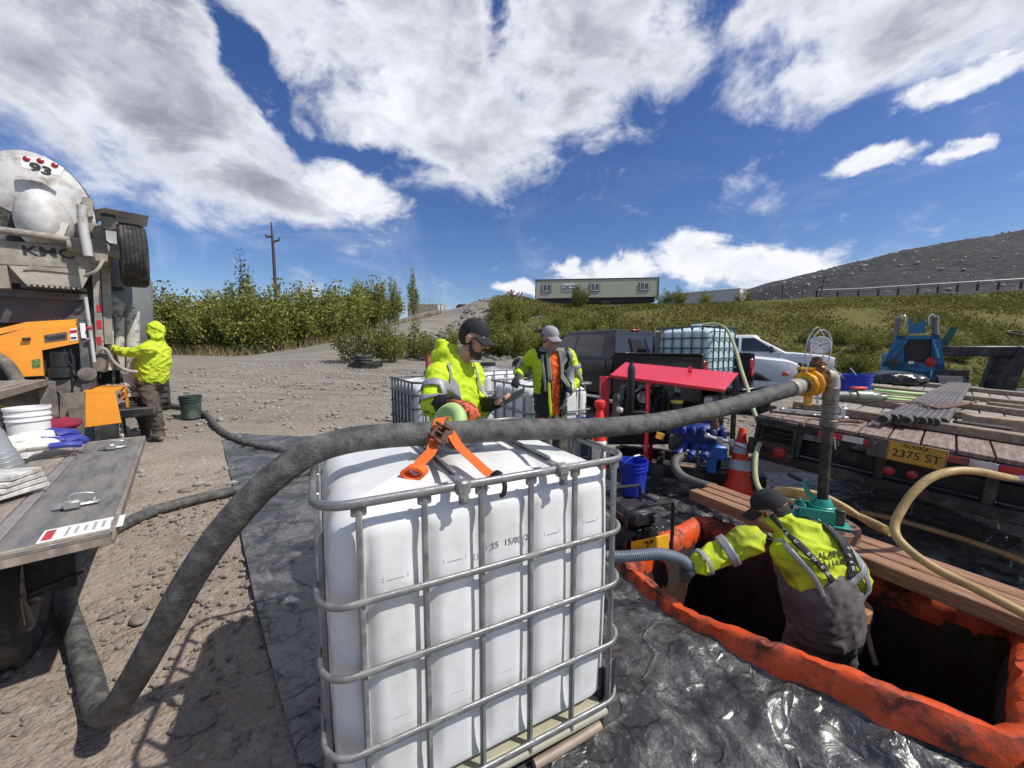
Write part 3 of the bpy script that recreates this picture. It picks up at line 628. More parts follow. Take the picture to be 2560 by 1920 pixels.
b = B(); b.box((-.584, -.24, .725), (.002, .20, .018), .0005); b.box((-.584, -.2, .70), (.002, .1, .014), .0005); b.done('label_print', WHITEP, tb)

# ---------------------------------------------------------------- hoses
def hose_mat():
    return M('muddy_hose', (.042, .042, .042), .6, 0, var=.3, vs=14, dirt=(.165, .16, .145), da=.55, ds=16, dw=.14, b=.6, bs=75)
def hose(name, label, pts, r, mat, cat='hose', n=16, sub=10, rib=0., ribp=.02, fit=None):
    p = cr(pts, sub)
    if rib:
        # ribbed wall: resample finely and ripple the radius
        L = [0]
        for a, b_ in zip(p[:-1], p[1:]): L.append(L[-1]+(b_-a).length)
        m = max(8, int(L[-1]/ribp*4)); q = []; j = 0
        for i in range(m+1):
            s = L[-1]*i/m
            while j < len(L)-2 and L[j+1] < s: j += 1
            q.append(p[j].lerp(p[j+1], (s-L[j])/max(1e-9, L[j+1]-L[j])))
        rr = [r*(1+rib*(1 if i % 4 < 2 else -1)) for i in range(len(q))]; p = q
    else:
        rr = [r*(1+.02*noise.noise(q*9)) for q in p]
    b = B(); b.tube(p, rr, n); o = b.done(name, mat, None, 70, recalc=False); tag(o, label, cat); return o
main_pts = [at(2010, 962, 2.50), at(1930, 985, 2.42), at(1800, 1022, 2.25), at(1650, 1054, 2.07), at(1480, 1070, 1.90), at(1300, 1074, 1.73), at(1120, 1082, 1.62), at(960, 1090, 1.52), at(850, 1106, 1.44), at(760, 1140, 1.38), at(660, 1215, 1.33), at(560, 1325, 1.31), at(480, 1440, 1.32), at(410, 1565, 1.34), at(340, 1690, 1.40), at(285, 1770, 1.47)]
def zg(x, y):
    p = on(x, y, -.05); return V((p.x, p.y, TZ(p.x, p.y)+.055))
main_pts += [zg(245, 1760), zg(222, 1680), zg(190, 1590), zg(165, 1500), zg(185, 1420), zg(260, 1355), zg(370, 1300), zg(500, 1262), zg(640, 1232), zg(760, 1200), zg(860, 1180)]
hose('slurry_hose', 'thick muddy black hose running over the white tank and looping down to the ground', main_pts, .050, hose_mat(), n=22, sub=10)
ag = lambda x, y: V((*on(x, y, .1).xy, TZ(*on(x, y, .1).xy)+.05))
hose('ground_hose', 'muddy black hose lying on the yard from the green bucket to the black sheet', [ag(430, 1052), ag(480, 1056), ag(520, 1068), ag(548, 1092), ag(590, 1108), ag(640, 1118), ag(700, 1126), ag(780, 1140)], .05, hose_mat(), n=14)
GREENH = M('green_hose', (.36, .52, .20), .5, 0, var=.1, vs=8, dirt=(.25, .30, .16), da=.66)
hose('filler_hose', 'pale green ribbed hose bent into the filler neck of the foreground tank', [at(1078, 1150, 2.15), at(1086, 1085, 2.10), at(1104, 1042, 2.05), at(1128, 1024, 2.0), at(1146, 1036, 1.93), at(1150, 1068, 1.85), at(1149, 1110, 1.79), at(1149, 1150, 1.78)], .036, GREENH, n=18, rib=.05, ribp=.009)
# ratchet strap over the hose
def strip(b, pts, w, t=.003, side=(0, 0, 1), sub=6):
    """flat webbing along a path"""
    p = cr(pts, sub); v = []; m = len(p); sd = V(side)
    for i in range(m):
        d = (p[min(i+1, m-1)]-p[max(i-1, 0)]).normalized(); s = sd if not callable(side) else side(i/m); s = (s-d*s.dot(d)).normalized(); nn = d.cross(s)
        v += [p[i]+s*w*.5+nn*t*.5, p[i]-s*w*.5+nn*t*.5, p[i]-s*w*.5-nn*t*.5, p[i]+s*w*.5-nn*t*.5]
    f = [[i*4+k, i*4+(k+1) % 4, i*4+4+(k+1) % 4, i*4+4+k] for i in range(m-1) for k in range(4)]+[[0, 1, 2, 3], [(m-1)*4+k for k in range(4)]]
    return b.add(v, f)
st = thing('ratchet_strap', 'orange ratchet strap holding the thick hose down on the foreground tank', 'strap', at(1110, 1090, 1.55)); ib = Matrix.Translation(-st.location)
def sb(): return B(ib)
HT = at(1112, 1082, 1.62)
b = sb(); strip(b, [HT+V((.0, .03, .055)), HT+V((-.012, -.015, .066)), HT+V((-.02, -.052, .045)), HT+V((-.03, -.068, .0)), at(1078, 1128, 1.50), at(1052, 1155, 1.46), at(1038, 1178, 1.43)], .042, side=(1, .3, .1)); b.done('webbing', ORANGE, st)
hk = at(1242, 1196, 1.36)
b = sb(); strip(b, [HT+V((.035, -.075, .02)), at(1150, 1118, 1.50), at(1185, 1150, 1.44), at(1215, 1178, 1.39), hk], .036, side=(1, .5, .2)); b.done('webbing', ORANGE, st)
b = sb(); rc = at(1037, 1180, 1.40); rp = [rc+V((math.cos(t)*(.032+.004*t/6), .0, math.sin(t)*(.017+.003*t/6))) for t in np.linspace(0, 16, 60)]
strip(b, rp, .042, .004, side=(.3, 1, .1), sub=2); b.done('rolled_webbing', ORANGE, st)
RT = frame(HT+V((.012, -.078, .006)), (.75, .1, -.55), (.2, -.9, .5))
b = sb(); b.T = ib@RT; b.box((0, 0, 0), (.11, .008, .012), .002); b.box((0, .028, 0), (.12, .006, .022), .002); b.box((0, -.028, 0), (.12, .006, .022), .002); b.cyl((.01, -.034, .004), (.01, .034, .004), .014, n=14); b.cyl((-.045, -.034, 0), (-.045, .034, 0), .008, n=10); b.box((.055, 0, .012), (.02, .06, .016), .004); b.cyl((-.01, .028, .008), (-.01, .04, .008), .02, n=12); b.cyl((-.01, -.028, .008), (-.01, -.04, .008), .02, n=12); b.box((.02, 0, .016), (.06, .05, .006), .002); b.done('ratchet', RUST, st)
b = sb(); b.tube(cr([hk+V((-.004, 0, .012)), hk+V((.008, -.012, .018)), hk+V((.022, -.03, .010)), hk+V((.03, -.04, -.014)), hk+V((.026, -.042, -.04)), hk+V((.016, -.036, -.052))], 5), .009, 8); b.tube(cr([hk+V((-.02, .002, .01)), hk+V((.0, -.004, .026)), hk+V((.018, -.014, .02))], 4), .007, 6); b.done('hook', BLACKP, st)

# ---------------------------------------------------------------- black plastic sheet, pit and berm
def tarp_mat():
    ma = bpy.data.materials.new('black_sheet'); ma.use_nodes = True; nt = ma.node_tree; N = nt.nodes.new; L = nt.links.new; P = nt.nodes['Principled BSDF']; tc = N('ShaderNodeTexCoord'); src = tc.outputs['Object']
    def nz(s, d=8, r=.65, dist=0.):
        n = N('ShaderNodeTexNoise'); n.inputs['Scale'].default_value = s; n.inputs['Detail'].default_value = d; n.inputs['Roughness'].default_value = r; n.inputs['Distortion'].default_value = dist; L(src, n.inputs['Vector']); return n.outputs[0]
    def mr(x, a, b, c=0, d=1):
        n = N('ShaderNodeMapRange'); L(x, n.inputs[0])
        for i, q in enumerate((a, b, c, d)): n.inputs[i+1].default_value = q
        return n.outputs[0]
    def mix(f, a, b):
        n = N('ShaderNodeMix'); n.data_type = 'RGBA'; L(f, n.inputs[0])
        for i, q in ((6, a), (7, b)):
            if isinstance(q, tuple): n.inputs[i].default_value = q+(1,)
            else: L(q, n.inputs[i])
        return n.outputs[2]
    dust_sheen = mr(nz(3.4, 10, .72, .8), .44, .58); scr = mr(nz(34, 10, .8, 2.5), .44, .62)  # dust mottling, with the sky sheen of the plastic also put into this grey
    mul = N('ShaderNodeMath'); mul.operation = 'MULTIPLY'; L(dust_sheen, mul.inputs[0]); L(mr(scr, 0, 1, .22, 1), mul.inputs[1])
    c = mix(mul.outputs[0], (.018, .019, .020), (.21, .206, .198)); c = mix(mr(nz(48, 6, .75, 3.), .60, .68, 0, .7), c, (.42, .415, .40)); L(c, P.inputs['Base Color'])
    L(mr(mul.outputs[0], 0, 1, .30, .56), P.inputs['Roughness']); P.inputs['Specular IOR Level'].default_value = .8; P.inputs['Coat Weight'].default_value = .2; P.inputs['Coat Roughness'].default_value = .3
    v = N('ShaderNodeTexVoronoi'); v.feature = 'DISTANCE_TO_EDGE'; v.inputs['Scale'].default_value = 2.3; wv = N('ShaderNodeVectorMath'); wv.operation = 'ADD'; nn = N('ShaderNodeTexNoise'); nn.inputs['Scale'].default_value = 4; L(src, nn.inputs['Vector']); L(src, wv.inputs[0]); L(nn.outputs['Color'], wv.inputs[1]); L(wv.outputs[0], v.inputs['Vector'])
    h = N('ShaderNodeMath'); h.operation = 'ADD'; L(mr(v.outputs['Distance'], 0, .09, .8, 0), h.inputs[0]); L(mr(nz(8, 4, .55, 1.5), .2, .8, 0, .9), h.inputs[1])
    bp = N('ShaderNodeBump'); bp.inputs['Strength'].default_value = .8; bp.inputs['Distance'].default_value = .009; L(h.outputs[0], bp.inputs['Height']); L(bp.outputs[0], P.inputs['Normal']); return ma
def pit_d(x, y):
    """signed distance to the pit edge, positive outside"""
    d = np.full(np.shape(x), 1e9); n = len(PIT)
    for i in range(n):
        a, b_ = PIT[i], PIT[(i+1) % n]; t = np.clip(((x-a.x)*(b_.x-a.x)+(y-a.y)*(b_.y-a.y))/((b_-a).length_squared), 0, 1)
        d = np.minimum(d, np.hypot(x-a.x-t*(b_.x-a.x), y-a.y-t*(b_.y-a.y)))
    return np.where(inside(PIT, x, y), -d, d)
def berm_h(x, y, d):
    near = sst((2.3-y-.0*x)/.9)*sst((3.6-x)/.8)                     # the side towards the viewer is heaped higher
    return np.exp(-np.maximum(d, 0)/.30)*(.14+.17*near)
def build_tarp():
    le = [(y_, x_) for x_, y_, _ in sorted((tuple(on(px, py, -.10)) for px, py in ((548, 1102), (585, 1240), (600, 1330), (632, 1480), (690, 1700), (745, 1900), (800, 2100))), key=lambda q: q[1])]
    nu, nv = 230, 250; U, W = np.meshgrid(np.linspace(0, 1, nu), np.linspace(0, 1, nv))
    y = .15+W**1.25*6.1; xl = np.interp(y, [q[0] for q in le], [q[1] for q in le]); xr = 4.6; x = xl+(xr-xl)*U
    y = y-np.clip((x-.3)/3.2, 0, 1)*1.15*W**2
    d = pit_d(x, y); amp = sst((x-.35)/.6)*np.exp(-np.maximum(d, 0)/.8)*(.15+.85*sst((d-.06)/.22))
    n1 = vnoise(x, y, 2.1, 2); n2 = vnoise(x+.25*n1, y, 5.2, 6); n3 = vnoise(x, y, 12., 8); n4 = vnoise(x, y, .9, 21)
    ridge = np.clip(1-np.abs(n2)*3.2, 0, 1)**1.6; rid2 = np.clip(1-np.abs(vnoise(x+.2*n1, y+.2*n2, 2.6, 31))*3.4, 0, 1)**1.6
    al = .53*x-.85*y; ac = .85*x+.53*y; fo = np.clip(1-np.abs(vnoise(al*4.2+.3*n1, ac*.9, 1., 41))*3.6, 0, 1)**1.5; fo2 = np.clip(1-np.abs(vnoise(al*1.1, ac*5.0+.3*n1, 1., 57))*3.8, 0, 1)**1.5
    z = terrain(x, y)+.016+berm_h(x, y, d)+amp*(.06*fo+.045*fo2)+.012*fo2*(1-amp)+amp*(.06*n1+.022*ridge+.035*rid2+.004*n3)+.010*np.maximum(0, ridge)*(1-amp)+.005*np.abs(n3)+.008*np.abs(n4)
    m = pit_d((x[:-1, :-1]+x[1:, 1:])/2, (y[:-1, :-1]+y[1:, 1:])/2) > .03
    idx = np.arange(x.size).reshape(x.shape); q = np.stack([idx[:-1, :-1], idx[:-1, 1:], idx[1:, 1:], idx[1:, :-1]], -1)[m]
    me = bpy.data.meshes.new('plastic_sheet'); me.from_pydata(np.stack([x, y, z], -1).reshape(-1, 3).tolist(), [], q.tolist()); me.update(); me.polygons.foreach_set('use_smooth', [True]*len(me.polygons))
    tag(link('plastic_sheet', me, tarp_mat()), 'wrinkled black plastic sheet spread under the tank and around the pit', 'sheet')
build_tarp()
def build_pit():
    o = thing('containment_berm', 'orange and black containment liner folded over the edges of the open pit', 'liner', (1.75, 2.2, -.13)); T = Matrix.Translation((-1.75, -2.2, .13))
    loop, _ = resample([V((p.x, p.y, 0)) for p in PIT], 190); loop = [(loop[i-1]+loop[i]*2+loop[(i+1) % 190])/4 for i in range(190)]; n = len(loop)
    # make sure the normal points out of the pit
    cen = sum(loop, V())/n
    def sec(prof, name, mat, nz_=.012):
        rings = []
        for i in range(n):
            d = (loop[(i+1) % n]-loop[i-1]).normalized(); nr = V((d.y, -d.x, 0)); nr = nr if nr.dot(loop[i]-cen) > 0 else -nr; p = loop[i]
            hh = TZ(p.x, p.y)+float(berm_h(np.array(p.x), np.array(p.y), np.array(0.)))+.032; w1 = noise.noise(p*1.6)*.014+noise.noise(p*9.)*.008; fold = max(0, 1-abs(noise.noise(p*6.3+V((4, 4, 0))))*6)*.022; rg = []
            for j, (a, z) in enumerate(prof):
                q = p+nr*(a+noise.noise(V((p.x*8, p.y*8, j*.6)))*nz_+fold*(1 if j > 2 else -.4)+w1*.3); q.z = (hh+z+w1*.8 if z > -.3 else z)+noise.noise(V((p.x*6+9, p.y*6, j*.5)))*nz_; rg.append(q)
            rings.append(rg)
        b = B(T); b.grid(lambda u, v: rings[int(round(u*n)) % n][int(round(v*(len(prof)-1)))], n, len(prof)-1, closed=True); return b.done(name, mat, o, 45, recalc=False)
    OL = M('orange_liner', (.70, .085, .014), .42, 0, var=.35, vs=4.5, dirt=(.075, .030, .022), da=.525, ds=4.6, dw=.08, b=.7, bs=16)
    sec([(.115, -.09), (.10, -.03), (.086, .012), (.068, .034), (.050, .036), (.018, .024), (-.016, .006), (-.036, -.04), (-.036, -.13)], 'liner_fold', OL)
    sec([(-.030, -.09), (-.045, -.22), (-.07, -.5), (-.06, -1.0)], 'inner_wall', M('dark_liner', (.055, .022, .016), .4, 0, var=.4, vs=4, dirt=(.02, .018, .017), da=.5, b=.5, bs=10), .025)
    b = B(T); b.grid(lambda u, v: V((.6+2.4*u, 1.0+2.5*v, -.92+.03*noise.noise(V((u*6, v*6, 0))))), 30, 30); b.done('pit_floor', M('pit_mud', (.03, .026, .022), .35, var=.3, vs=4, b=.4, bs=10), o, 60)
    # loose flap folded over the near right corner
    b = B(T); c0 = V((1.74, 1.23, .13))
    b.grid(lambda u, v: c0+V((.02+.55*u+.06*math.sin(v*5), -.05-.34*v+.20*u+.05*math.sin(u*7+v*3), .10*math.sin(u*PI*.9+.3)-.22*v+.04*math.sin(u*11+v*4))), 26, 18); b.done('loose_flap', OL, o, 60, recalc=False)
build_pit()
# timbers laid across the far side of the pit
def timber_mat(): return M('wet_timber', (.27, .135, .075), .7, 0, var=.3, vs=4, st=(1, 9, 9), dirt=(.38, .27, .19), da=.60, ds=8, b=.4, bs=30)
bd = V((.45, -.893, 0)).normalized(); bn = V((.893, .45, 0)); bs0 = V((1.66, 3.50, 0))
bo = thing('pit_timbers', 'brown timber planks bolted side by side across the far edge of the pit', 'timber', (1.66, 3.5, .17), math.atan2(bd.y, bd.x))
for k, (ln, off) in enumerate(((2.62, 0), (2.66, .03), (2.62, -.02))):
    b = B(); b.box((ln/2+off, .06+.118*k, .045+.004*k), (ln, .113, .095), .008); b.done('plank', timber_mat(), bo)
b = B()
for x in (.5, 1.5, 2.2): b.cyl((x, .12, .09), (x, .12, .1), .014, n=8)
b.done('bolt_heads', RUST, bo)
# ---------------------------------------------------------------- small site objects
def bucket(name, label, loc, mat, r=.145, h=.36, lean=0., cat='bucket', bail=True, bmat=None):
    o = thing(name, label, cat, loc); o.rotation_euler = (lean, 0, .4)
    b = B(); b.lathe([(.01, .012), (r*.86, .012), (r*.87, 0), (r*.88, .02), (r*.96, h*.72), (r*1.04, h*.73), (r*1.04, h*.76), (r*.98, h*.77), (r*.985, h*.82), (r*1.05, h*.83), (r*1.05, h*.86), (r*.99, h*.87), (r, h*.94), (r*1.07, h*.95), (r*1.07, h), (r*.96, h), (r*.93, h*.8), (r*.84, .03), (.01, .03)], n=32, cap=False); b.done('shell', mat, o)
    if bail:
        hp = [V((math.cos(t)*r*1.08, -.02-math.sin(t)*.05, h*.9+math.sin(t)*r*.75)) for t in np.linspace(0, PI, 14)]; b = B(); b.tube(hp, .003, 6); b.done('bail', CHROME, o)
        m = len(hp)//2; b = B(); b.tube([hp[m-1], hp[m], hp[m+1]], .010, 8); b.done('grip', bmat or WHITEP, o)
    return o
BLUEP = M('blue_plastic', (.012, .035, .42), .38, 0, var=.12, vs=6, dirt=(.10, .12, .25), da=.70)
p = on(1582, 1232, -.05); bucket('blue_bucket', 'blue plastic bucket with wire handle on the sheet beside the tank', (p.x, p.y, -.05), BLUEP, .15, .38)
p = on(480, 1050, .24); bucket('green_bucket', 'grimy green plastic bucket standing on the yard by the hooded man', (p.x, p.y, TZ(p.x, p.y)), M('green_plastic', (.028, .055, .045), .55, var=.2, dirt=(.12, .14, .12), da=.58), .165, .42, bail=False)

# traffic cone
co_ = thing('traffic_cone', 'orange traffic cone with two white collars leaning behind the pit timbers', 'cone', (2.53, 4.18, -.02)); co_.rotation_euler = (R(-3), R(5), .3)
ORC = M('cone_orange', (.86, .055, .012), .5, 0, var=.1, vs=5, dirt=(.45, .10, .05), da=.68)
b = B(); b.box((0, 0, .018), (.40, .40, .036), .012); b.done('base', ORC, co_)
prof = lambda h: .150-(.150-.030)*h/.72
b = B(); b.lathe([(prof(0)+.012, .03), (prof(.05), .05), (prof(.3), .3), (prof(.72), .72), (prof(.72)-.006, .725), (.022, .70)], n=28); b.done('cone_body', ORC, co_)
for z0, z1 in ((.26, .37), (.44, .56)): b = B(); b.lathe([(prof(z0)+.002, z0), (prof(z0)+.005, z0+.004), (prof(z1)+.005, z1-.004), (prof(z1)+.002, z1)], n=28, cap=False); b.done('reflective_collar', M('collar', (.55, .56, .58), .4, var=.08), co_)

# delineator post
p = at(1500, 1000, 2.9); dl = thing('delineator_post', 'orange delineator post with knob top and white bands behind the foreground tank', 'post', (p.x, p.y, TZ(p.x, p.y)))
RP = M('post_orange', (.78, .035, .025), .45, var=.1); zt = p.z-dl.location.z
b = B(); b.lathe([(.05, .05), (.05, zt-.20), (.046, zt-.17), (.028, zt-.10), (.024, zt-.075), (.036, zt-.055), (.042, zt-.035), (.04, zt-.012), (.026, zt), (.0, zt+.002)], n=24); b.done('tube', RP, dl)
for z0, z1 in ((zt-.46, zt-.31), (zt-.68, zt-.53)): b = B(); b.lathe([(.051, z0), (.053, z0+.003), (.053, z1-.003), (.051, z1)], n=24, cap=False); b.done('white_band', M('band_white', (.66, .65, .62), .45, var=.12), dl)
b = B(); b.lathe([(.2, 0), (.2, .04), (.07, .07), (.05, .1)], n=8); b.done('rubber_base', RUB, dl)

# small engine-driven trash pump with black frame
tp = thing('trash_pump', 'small black engine pump with yellow label between tank and blue bucket', 'pump', (1.0, 3.05, -.09), R(20))
b = B()
for y in (-.2, .2):
    b.tube(cr([(-.22, y, .02), (-.22, y, .42), (-.16, y, .47), (.16, y, .47), (.22, y, .42), (.22, y, .02)], 5), .014, 8)
for x, z in ((-.22, .4), (.22, .4), (-.22, .02), (.22, .02)): b.tube([(x, -.2, z), (x, .2, z)], .014, 8)
b.done('frame', BLACKP, tp)
b = B(); b.box((0, 0, .15), (.3, .3, .2), .03); b.box((0, 0, .33), (.28, .3, .14), .04); b.cyl((0, -.16, .18), (0, -.19, .18), .10, n=20); b.done('engine', BLACKP, tp)
b = B(); b.box((-.06, -.17, .36), (.1, .04, .1), .01); b.cyl((.09, -.15, .34), (.09, -.185, .34), .03, n=14); b.done('air_cleaner', M('grey_cast', (.12, .12, .13), .5, .3), tp)
b = B(); b.box((0, -.215, .16), (.36, .008, .12), .003); b.done('label_plate', M('yellow_label', (.85, .48, .03), .45), tp)
text('2"', .1, Matrix.Translation((-.02, -.2205, .16))@Matrix.Rotation(R(90), 4, 'X'), 'label_print', FLAT_BLACK, tp, .0006, .002)

# ---------------------------------------------------------------- engine skid with red canopy and blue pump
es = thing('pump_skid', 'engine driven pump skid under a red steel canopy', 'pump', (2.0, 4.8, -.04)); T = Matrix.Translation((-2.0, -4.8, .04))
FL, FR, BL, BR = at(1525, 940, 4.75), at(1812, 977, 4.35), at(1563, 908, 5.4), at(1846, 935, 5.05)
b = B(T); nn = (FR-FL).cross(BL-FL).normalized(); b.prism([FL, FR, BR, BL], nn*.0, nn*.014); b.prism([FL, FR, FR-V((0, 0, .02)), FL-V((0, 0, .02))], V((0, -.002, 0)), V((0, -.012, 0))); b.done('canopy', REDP, es)
b = B(T); lg = FL.lerp(BL, .5)+FR*0; q = FL.lerp(FR, .62).lerp(BL.lerp(BR, .62), .72)+nn*.014; b.box(q+V((0, 0, .035)), (.05, .02, .08), .012); b.cyl(q+V((0, -.014, .05)), q+V((0, .014, .05)), .028, n=12); b.done('lifting_eye', REDP, es)
b = B(T); a = FL+V((.0, .02, -.01)); b.box(a+V((-.035, .05, -.36)), (.10, .012, .72), .004); b.box(a+V((-.085, .09, -.36)), (.012, .10, .72), .004); b.done('side_panel', REDP, es)
for px, Y0 in ((1620, 4.62), (1632, 5.05)): t0 = at(px, 958, Y0); b = B(T); b.bar(t0, V((t0.x, t0.y, .02)), .045, .045, .004, up=(0, 1, 0)); b.done('canopy_leg', REDP, es)
t0 = FR+V((.0, .06, -.02)); b = B(T); b.bar(t0, V((t0.x, t0.y, .05)), .05, .05, .005, up=(0, 1, 0)); b.done('canopy_leg', STEELB, es, label='black corner leg of the canopy')
t0 = BR+V((-.05, -.03, -.02)); b = B(T); b.bar(t0, V((t0.x, t0.y, .05)), .05, .05, .005, up=(0, 1, 0)); b.done('canopy_leg', STEELB, es)
ENG = M('engine_black', (.016, .016, .017), .4, .3, var=.4, vs=9, dirt=(.06, .055, .05), da=.6)
b = B(T); e0 = at(1600, 1000, 5.05); b.box(e0+V((0, .02, -.18)), (.62, .42, .5), .03); b.box(e0+V((-.16, -.05, .12)), (.2, .26, .16), .03); b.box(e0+V((.12, 0, .13)), (.26, .3, .12), .02)
for k in range(6): b.box(e0+V((-.28+k*.1, -.2, .02-.03*(k % 2))), (.05, .07, .12), .012)
b.box(e0+V((0, .05, -.48)), (.9, .45, .16), .01); b.done('engine_block', ENG, es)
b = B(T); c = at(1608, 993, 4.76); 
b.lathe([(.075, 0), (.078, .008), (.07, .02), (.055, .012), (.05, .022), (.036, .014), (.03, .026), (.012, .026), (.0, .03)], c, (0, -1, 0), 28); b.done('belt_pulley', CHROME, es)
b = B(T); b.tube([c+V((math.cos(t)*.105, -.0, math.sin(t)*.105+.02)) for t in np.linspace(.5, 2.65, 14)], .012, 8); b.done('fan_guard', CHROME, es)
b = B(T); c = at(1547, 1022, 4.78); b.cyl(c, c+V((-.0, -.09, -.005)), .036, n=18); b.sph(c+V((0, -.09, -.005)), (.035, .012, .035)); b.done('oil_filter', WHITEP, es)
b = B(T); c = at(1552, 993, 4.8); b.box(c, (.07, .04, .08), .01); b.cyl(c+V((-.015, 0, 0)), c+V((-.015, -.04, 0)), .018, n=12); b.cyl(c+V((.018, 0, .01)), c+V((.018, -.04, .01)), .014, n=12); b.done('carburettor', CHROME, es)
b = B(T); c = at(1575, 1045, 4.6); d = at(1575, 905, 4.6); b.lathe([(.03, 0), (.03, .05), (.045, .08), (.045, d.z-c.z-.1), (.038, d.z-c.z-.05), (.026, d.z-c.z-.03), (.026, d.z-c.z), (.02, d.z-c.z)], c, (0, 0, 1), 18); b.done('exhaust_stack', BLACKP, es)
b = B(T); c = at(1690, 1040, 4.7); b.lathe([(.07, -.06), (.072, 0), (.07, .22), (.055, .26), (.03, .29), (.03, .30)], c, (0, 0, 1), 18); b.done('oil_jug', BLACKP, es)
b = B(T); b.lathe([(.028, .30), (.04, .31), (.032, .40), (.02, .44), (.016, .46)], c, (0, 0, 1), 16); b.done('clear_funnel', M('clear_plastic', (.55, .55, .52), .2, trans=.6), es)
b = B(T); b.lathe([(.0735, .165), (.0745, .17), (.0745, .2), (.0735, .205)], c, (0, 0, 1), 18, False); b.done('jug_label', M('yellow_print', (.7, .6, .08), .5), es)
for k, pts in enumerate(([(1640, 1000, 4.8), (1660, 985, 4.8), (1672, 1010, 4.75), (1660, 1040, 4.7)], [(1560, 1040, 4.7), (1600, 1030, 4.6), (1640, 1045, 4.6), (1690, 1060, 4.6)], [(1590, 960, 4.9), (1593, 1000, 4.8), (1612, 1035, 4.75)], [(1640, 975, 4.9), (1655, 1020, 4.8), (1650, 1050, 4.7)])):
    b = B(T); b.tube(cr([at(*q) for q in pts], 6), .018, 8); b.done('engine_hose', RUB, es)
b = B(T); s0 = V((1.25, 4.75, .12)); s1 = V((2.75, 4.1, .12)); dd = (s1-s0).normalized(); side = V((-dd.y, dd.x, 0))
for k in (0, .75): b.bar(s0+side*k, s1+side*k, .09, .14, .008)
for t in (0, .35, .7, 1): q = s0.lerp(s1, t); b.bar(q, q+side*.75, .08, .12, .008)
b.done('skid_frame', STEELB, es)
b = B(T); c = s1-dd*.34+side*.3+V((0, 0, .08)); b.box(c+V((0, 0, -.02)), (.62, .5, .05), .01, (0, 0, math.atan2(dd.y, dd.x))); b.done('pump_bed', STEELB, es)
BLU = M('pump_blue', (.012, .035, .22), .42, 0, var=.25, vs=6, dirt=(.03, .05, .14), da=.55); BLU2 = M('pump_blue_light', (.02, .12, .45), .4, var=.12)
bp = at(1755, 1105, 4.35); rot = Matrix.Rotation(math.atan2(dd.y, dd.x), 3, 'Z')
b = B(T); b.box(bp+V((-.02, .12, .05)), (.52, .3, .3), .04, rot); b.box(bp+V((.2, .22, .06)), (.24, .3, .34), .03, rot)
for k in range(5): b.box(bp+rot@V((-.2+k*.1, -.02, .14)), (.05, .34, .1), .015, rot)
b.done('pump_body', BLU, es)
for k in range(3):
    q = bp+rot@V((-.17+.13*k, -.08, -.02)); b = B(T); b.cyl(q, q+rot@V((-.08, -.14, -.10)), .045, n=14); b.cyl(q+rot@V((-.08, -.14, -.1)), q+rot@V((-.1, -.175, -.125)), .03, n=6); b.done('cylinder_head', BLU, es)
b = B(T); b.box(bp+rot@V((.12, -.08, -.08)), (.26, .12, .16), .02, rot); b.box(bp+rot@V((.1, -.1, -.22)), (.1, .06, .2), .01, rot); b.done('gear_case', BLU2, es)
b = B(T); c = at(1783, 1095, 4.2); b.tube([c, c+V((.01, 0, .28))], .035, 12); b.tube([c+V((.01, 0, .12)), c+V((.01, 0, .17))], .046, 12); b.done('riser_pipe', RUST, es)
b = B(T); pp = [at(1768, 1090, 4.1), at(1800, 1100, 4.05), at(1830, 1106, 4.0), at(1862, 1118, 3.95)]; b.tube(pp, .022, 10); b.sph(pp[0], .035)
for q in pp[1:3]: b.cyl(q+V((0, 0, -.03)), q+V((0, 0, .03)), .034, n=10)
b.done('discharge_line', CHROME, es)
b = B(T); c = at(1650, 1090, 4.5); b.box(c+V((.0, 0, 0)), (.1, .02, .08), .004, (0, .3, 0)); b.done('warning_plate', M('warn_yellow', (.75, .38, .05), .5), es)
b = B(T); c = at(1690, 1105, 4.4); b.box(c, (.16, .06, .18), .01); b.done('radiator_box', M('dirty_grey', (.07, .075, .065), .7, var=.3), es)
for px, py, sx in ((1722, 1178, .22), (1800, 1168, .3)):
    p = on(px, py, .0); b = B(); b.box((0, 0, .045), (sx, .12, .09), .006); o = b.done('wood_block', timber_mat()); o.location = (p.x, p.y+.1, -.05); o.rotation_euler = (0, 0, -.4); tag(o, 'short wood block under the %s of the pump skid' % ('left front' if px < 1750 else 'right front'), 'wood block')
p = on(1850, 1140, .1); b = B(); b.box((0, 0, .09), (.34, .24, .015), .004); 
for sx, sy, lx, ly in ((-.17, 0, .012, .24), (.17, 0, .012, .24), (0, -.12, .34, .012), (0, .12, .34, .012)): b.box((sx, sy, .16), (lx, ly, .15), .003)
o = b.done('cream_tray', M('cream_plastic', (.50, .46, .32), .5, var=.1)); o.location = (2.62, 4.75, -.08); o.rotation_euler = (0, 0, -.4); tag(o, 'cream plastic tray on the ground behind the traffic cone', 'tray')
hose('suction_hose', 'grey muddy hose curling from the pump skid to the timbers', [at(1730, 1142, 4.3), at(1705, 1142, 4.2), at(1688, 1152, 4.12), at(1690, 1172, 4.05), at(1705, 1190, 3.95), at(1735, 1205, 3.82), at(1790, 1222, 3.65)], .048, M('grey_hose', (.085, .08, .075), .6, 0, var=.3, vs=10, dirt=(.2, .18, .16), da=.55, b=.3, bs=60))
hose('transfer_hose', 'blue grey ribbed hose held at the pit edge by the crouching man', [at(1470, 1388, 2.25), at(1545, 1392, 2.22), at(1600, 1388, 2.2), at(1650, 1385, 2.2), at(1695, 1396, 2.2), at(1722, 1412, 2.18), at(1738, 1432, 2.16)], .034, M('slate_hose', (.13, .165, .20), .45, var=.12, dirt=(.2, .2, .2), da=.66), rib=.05, ribp=.010)

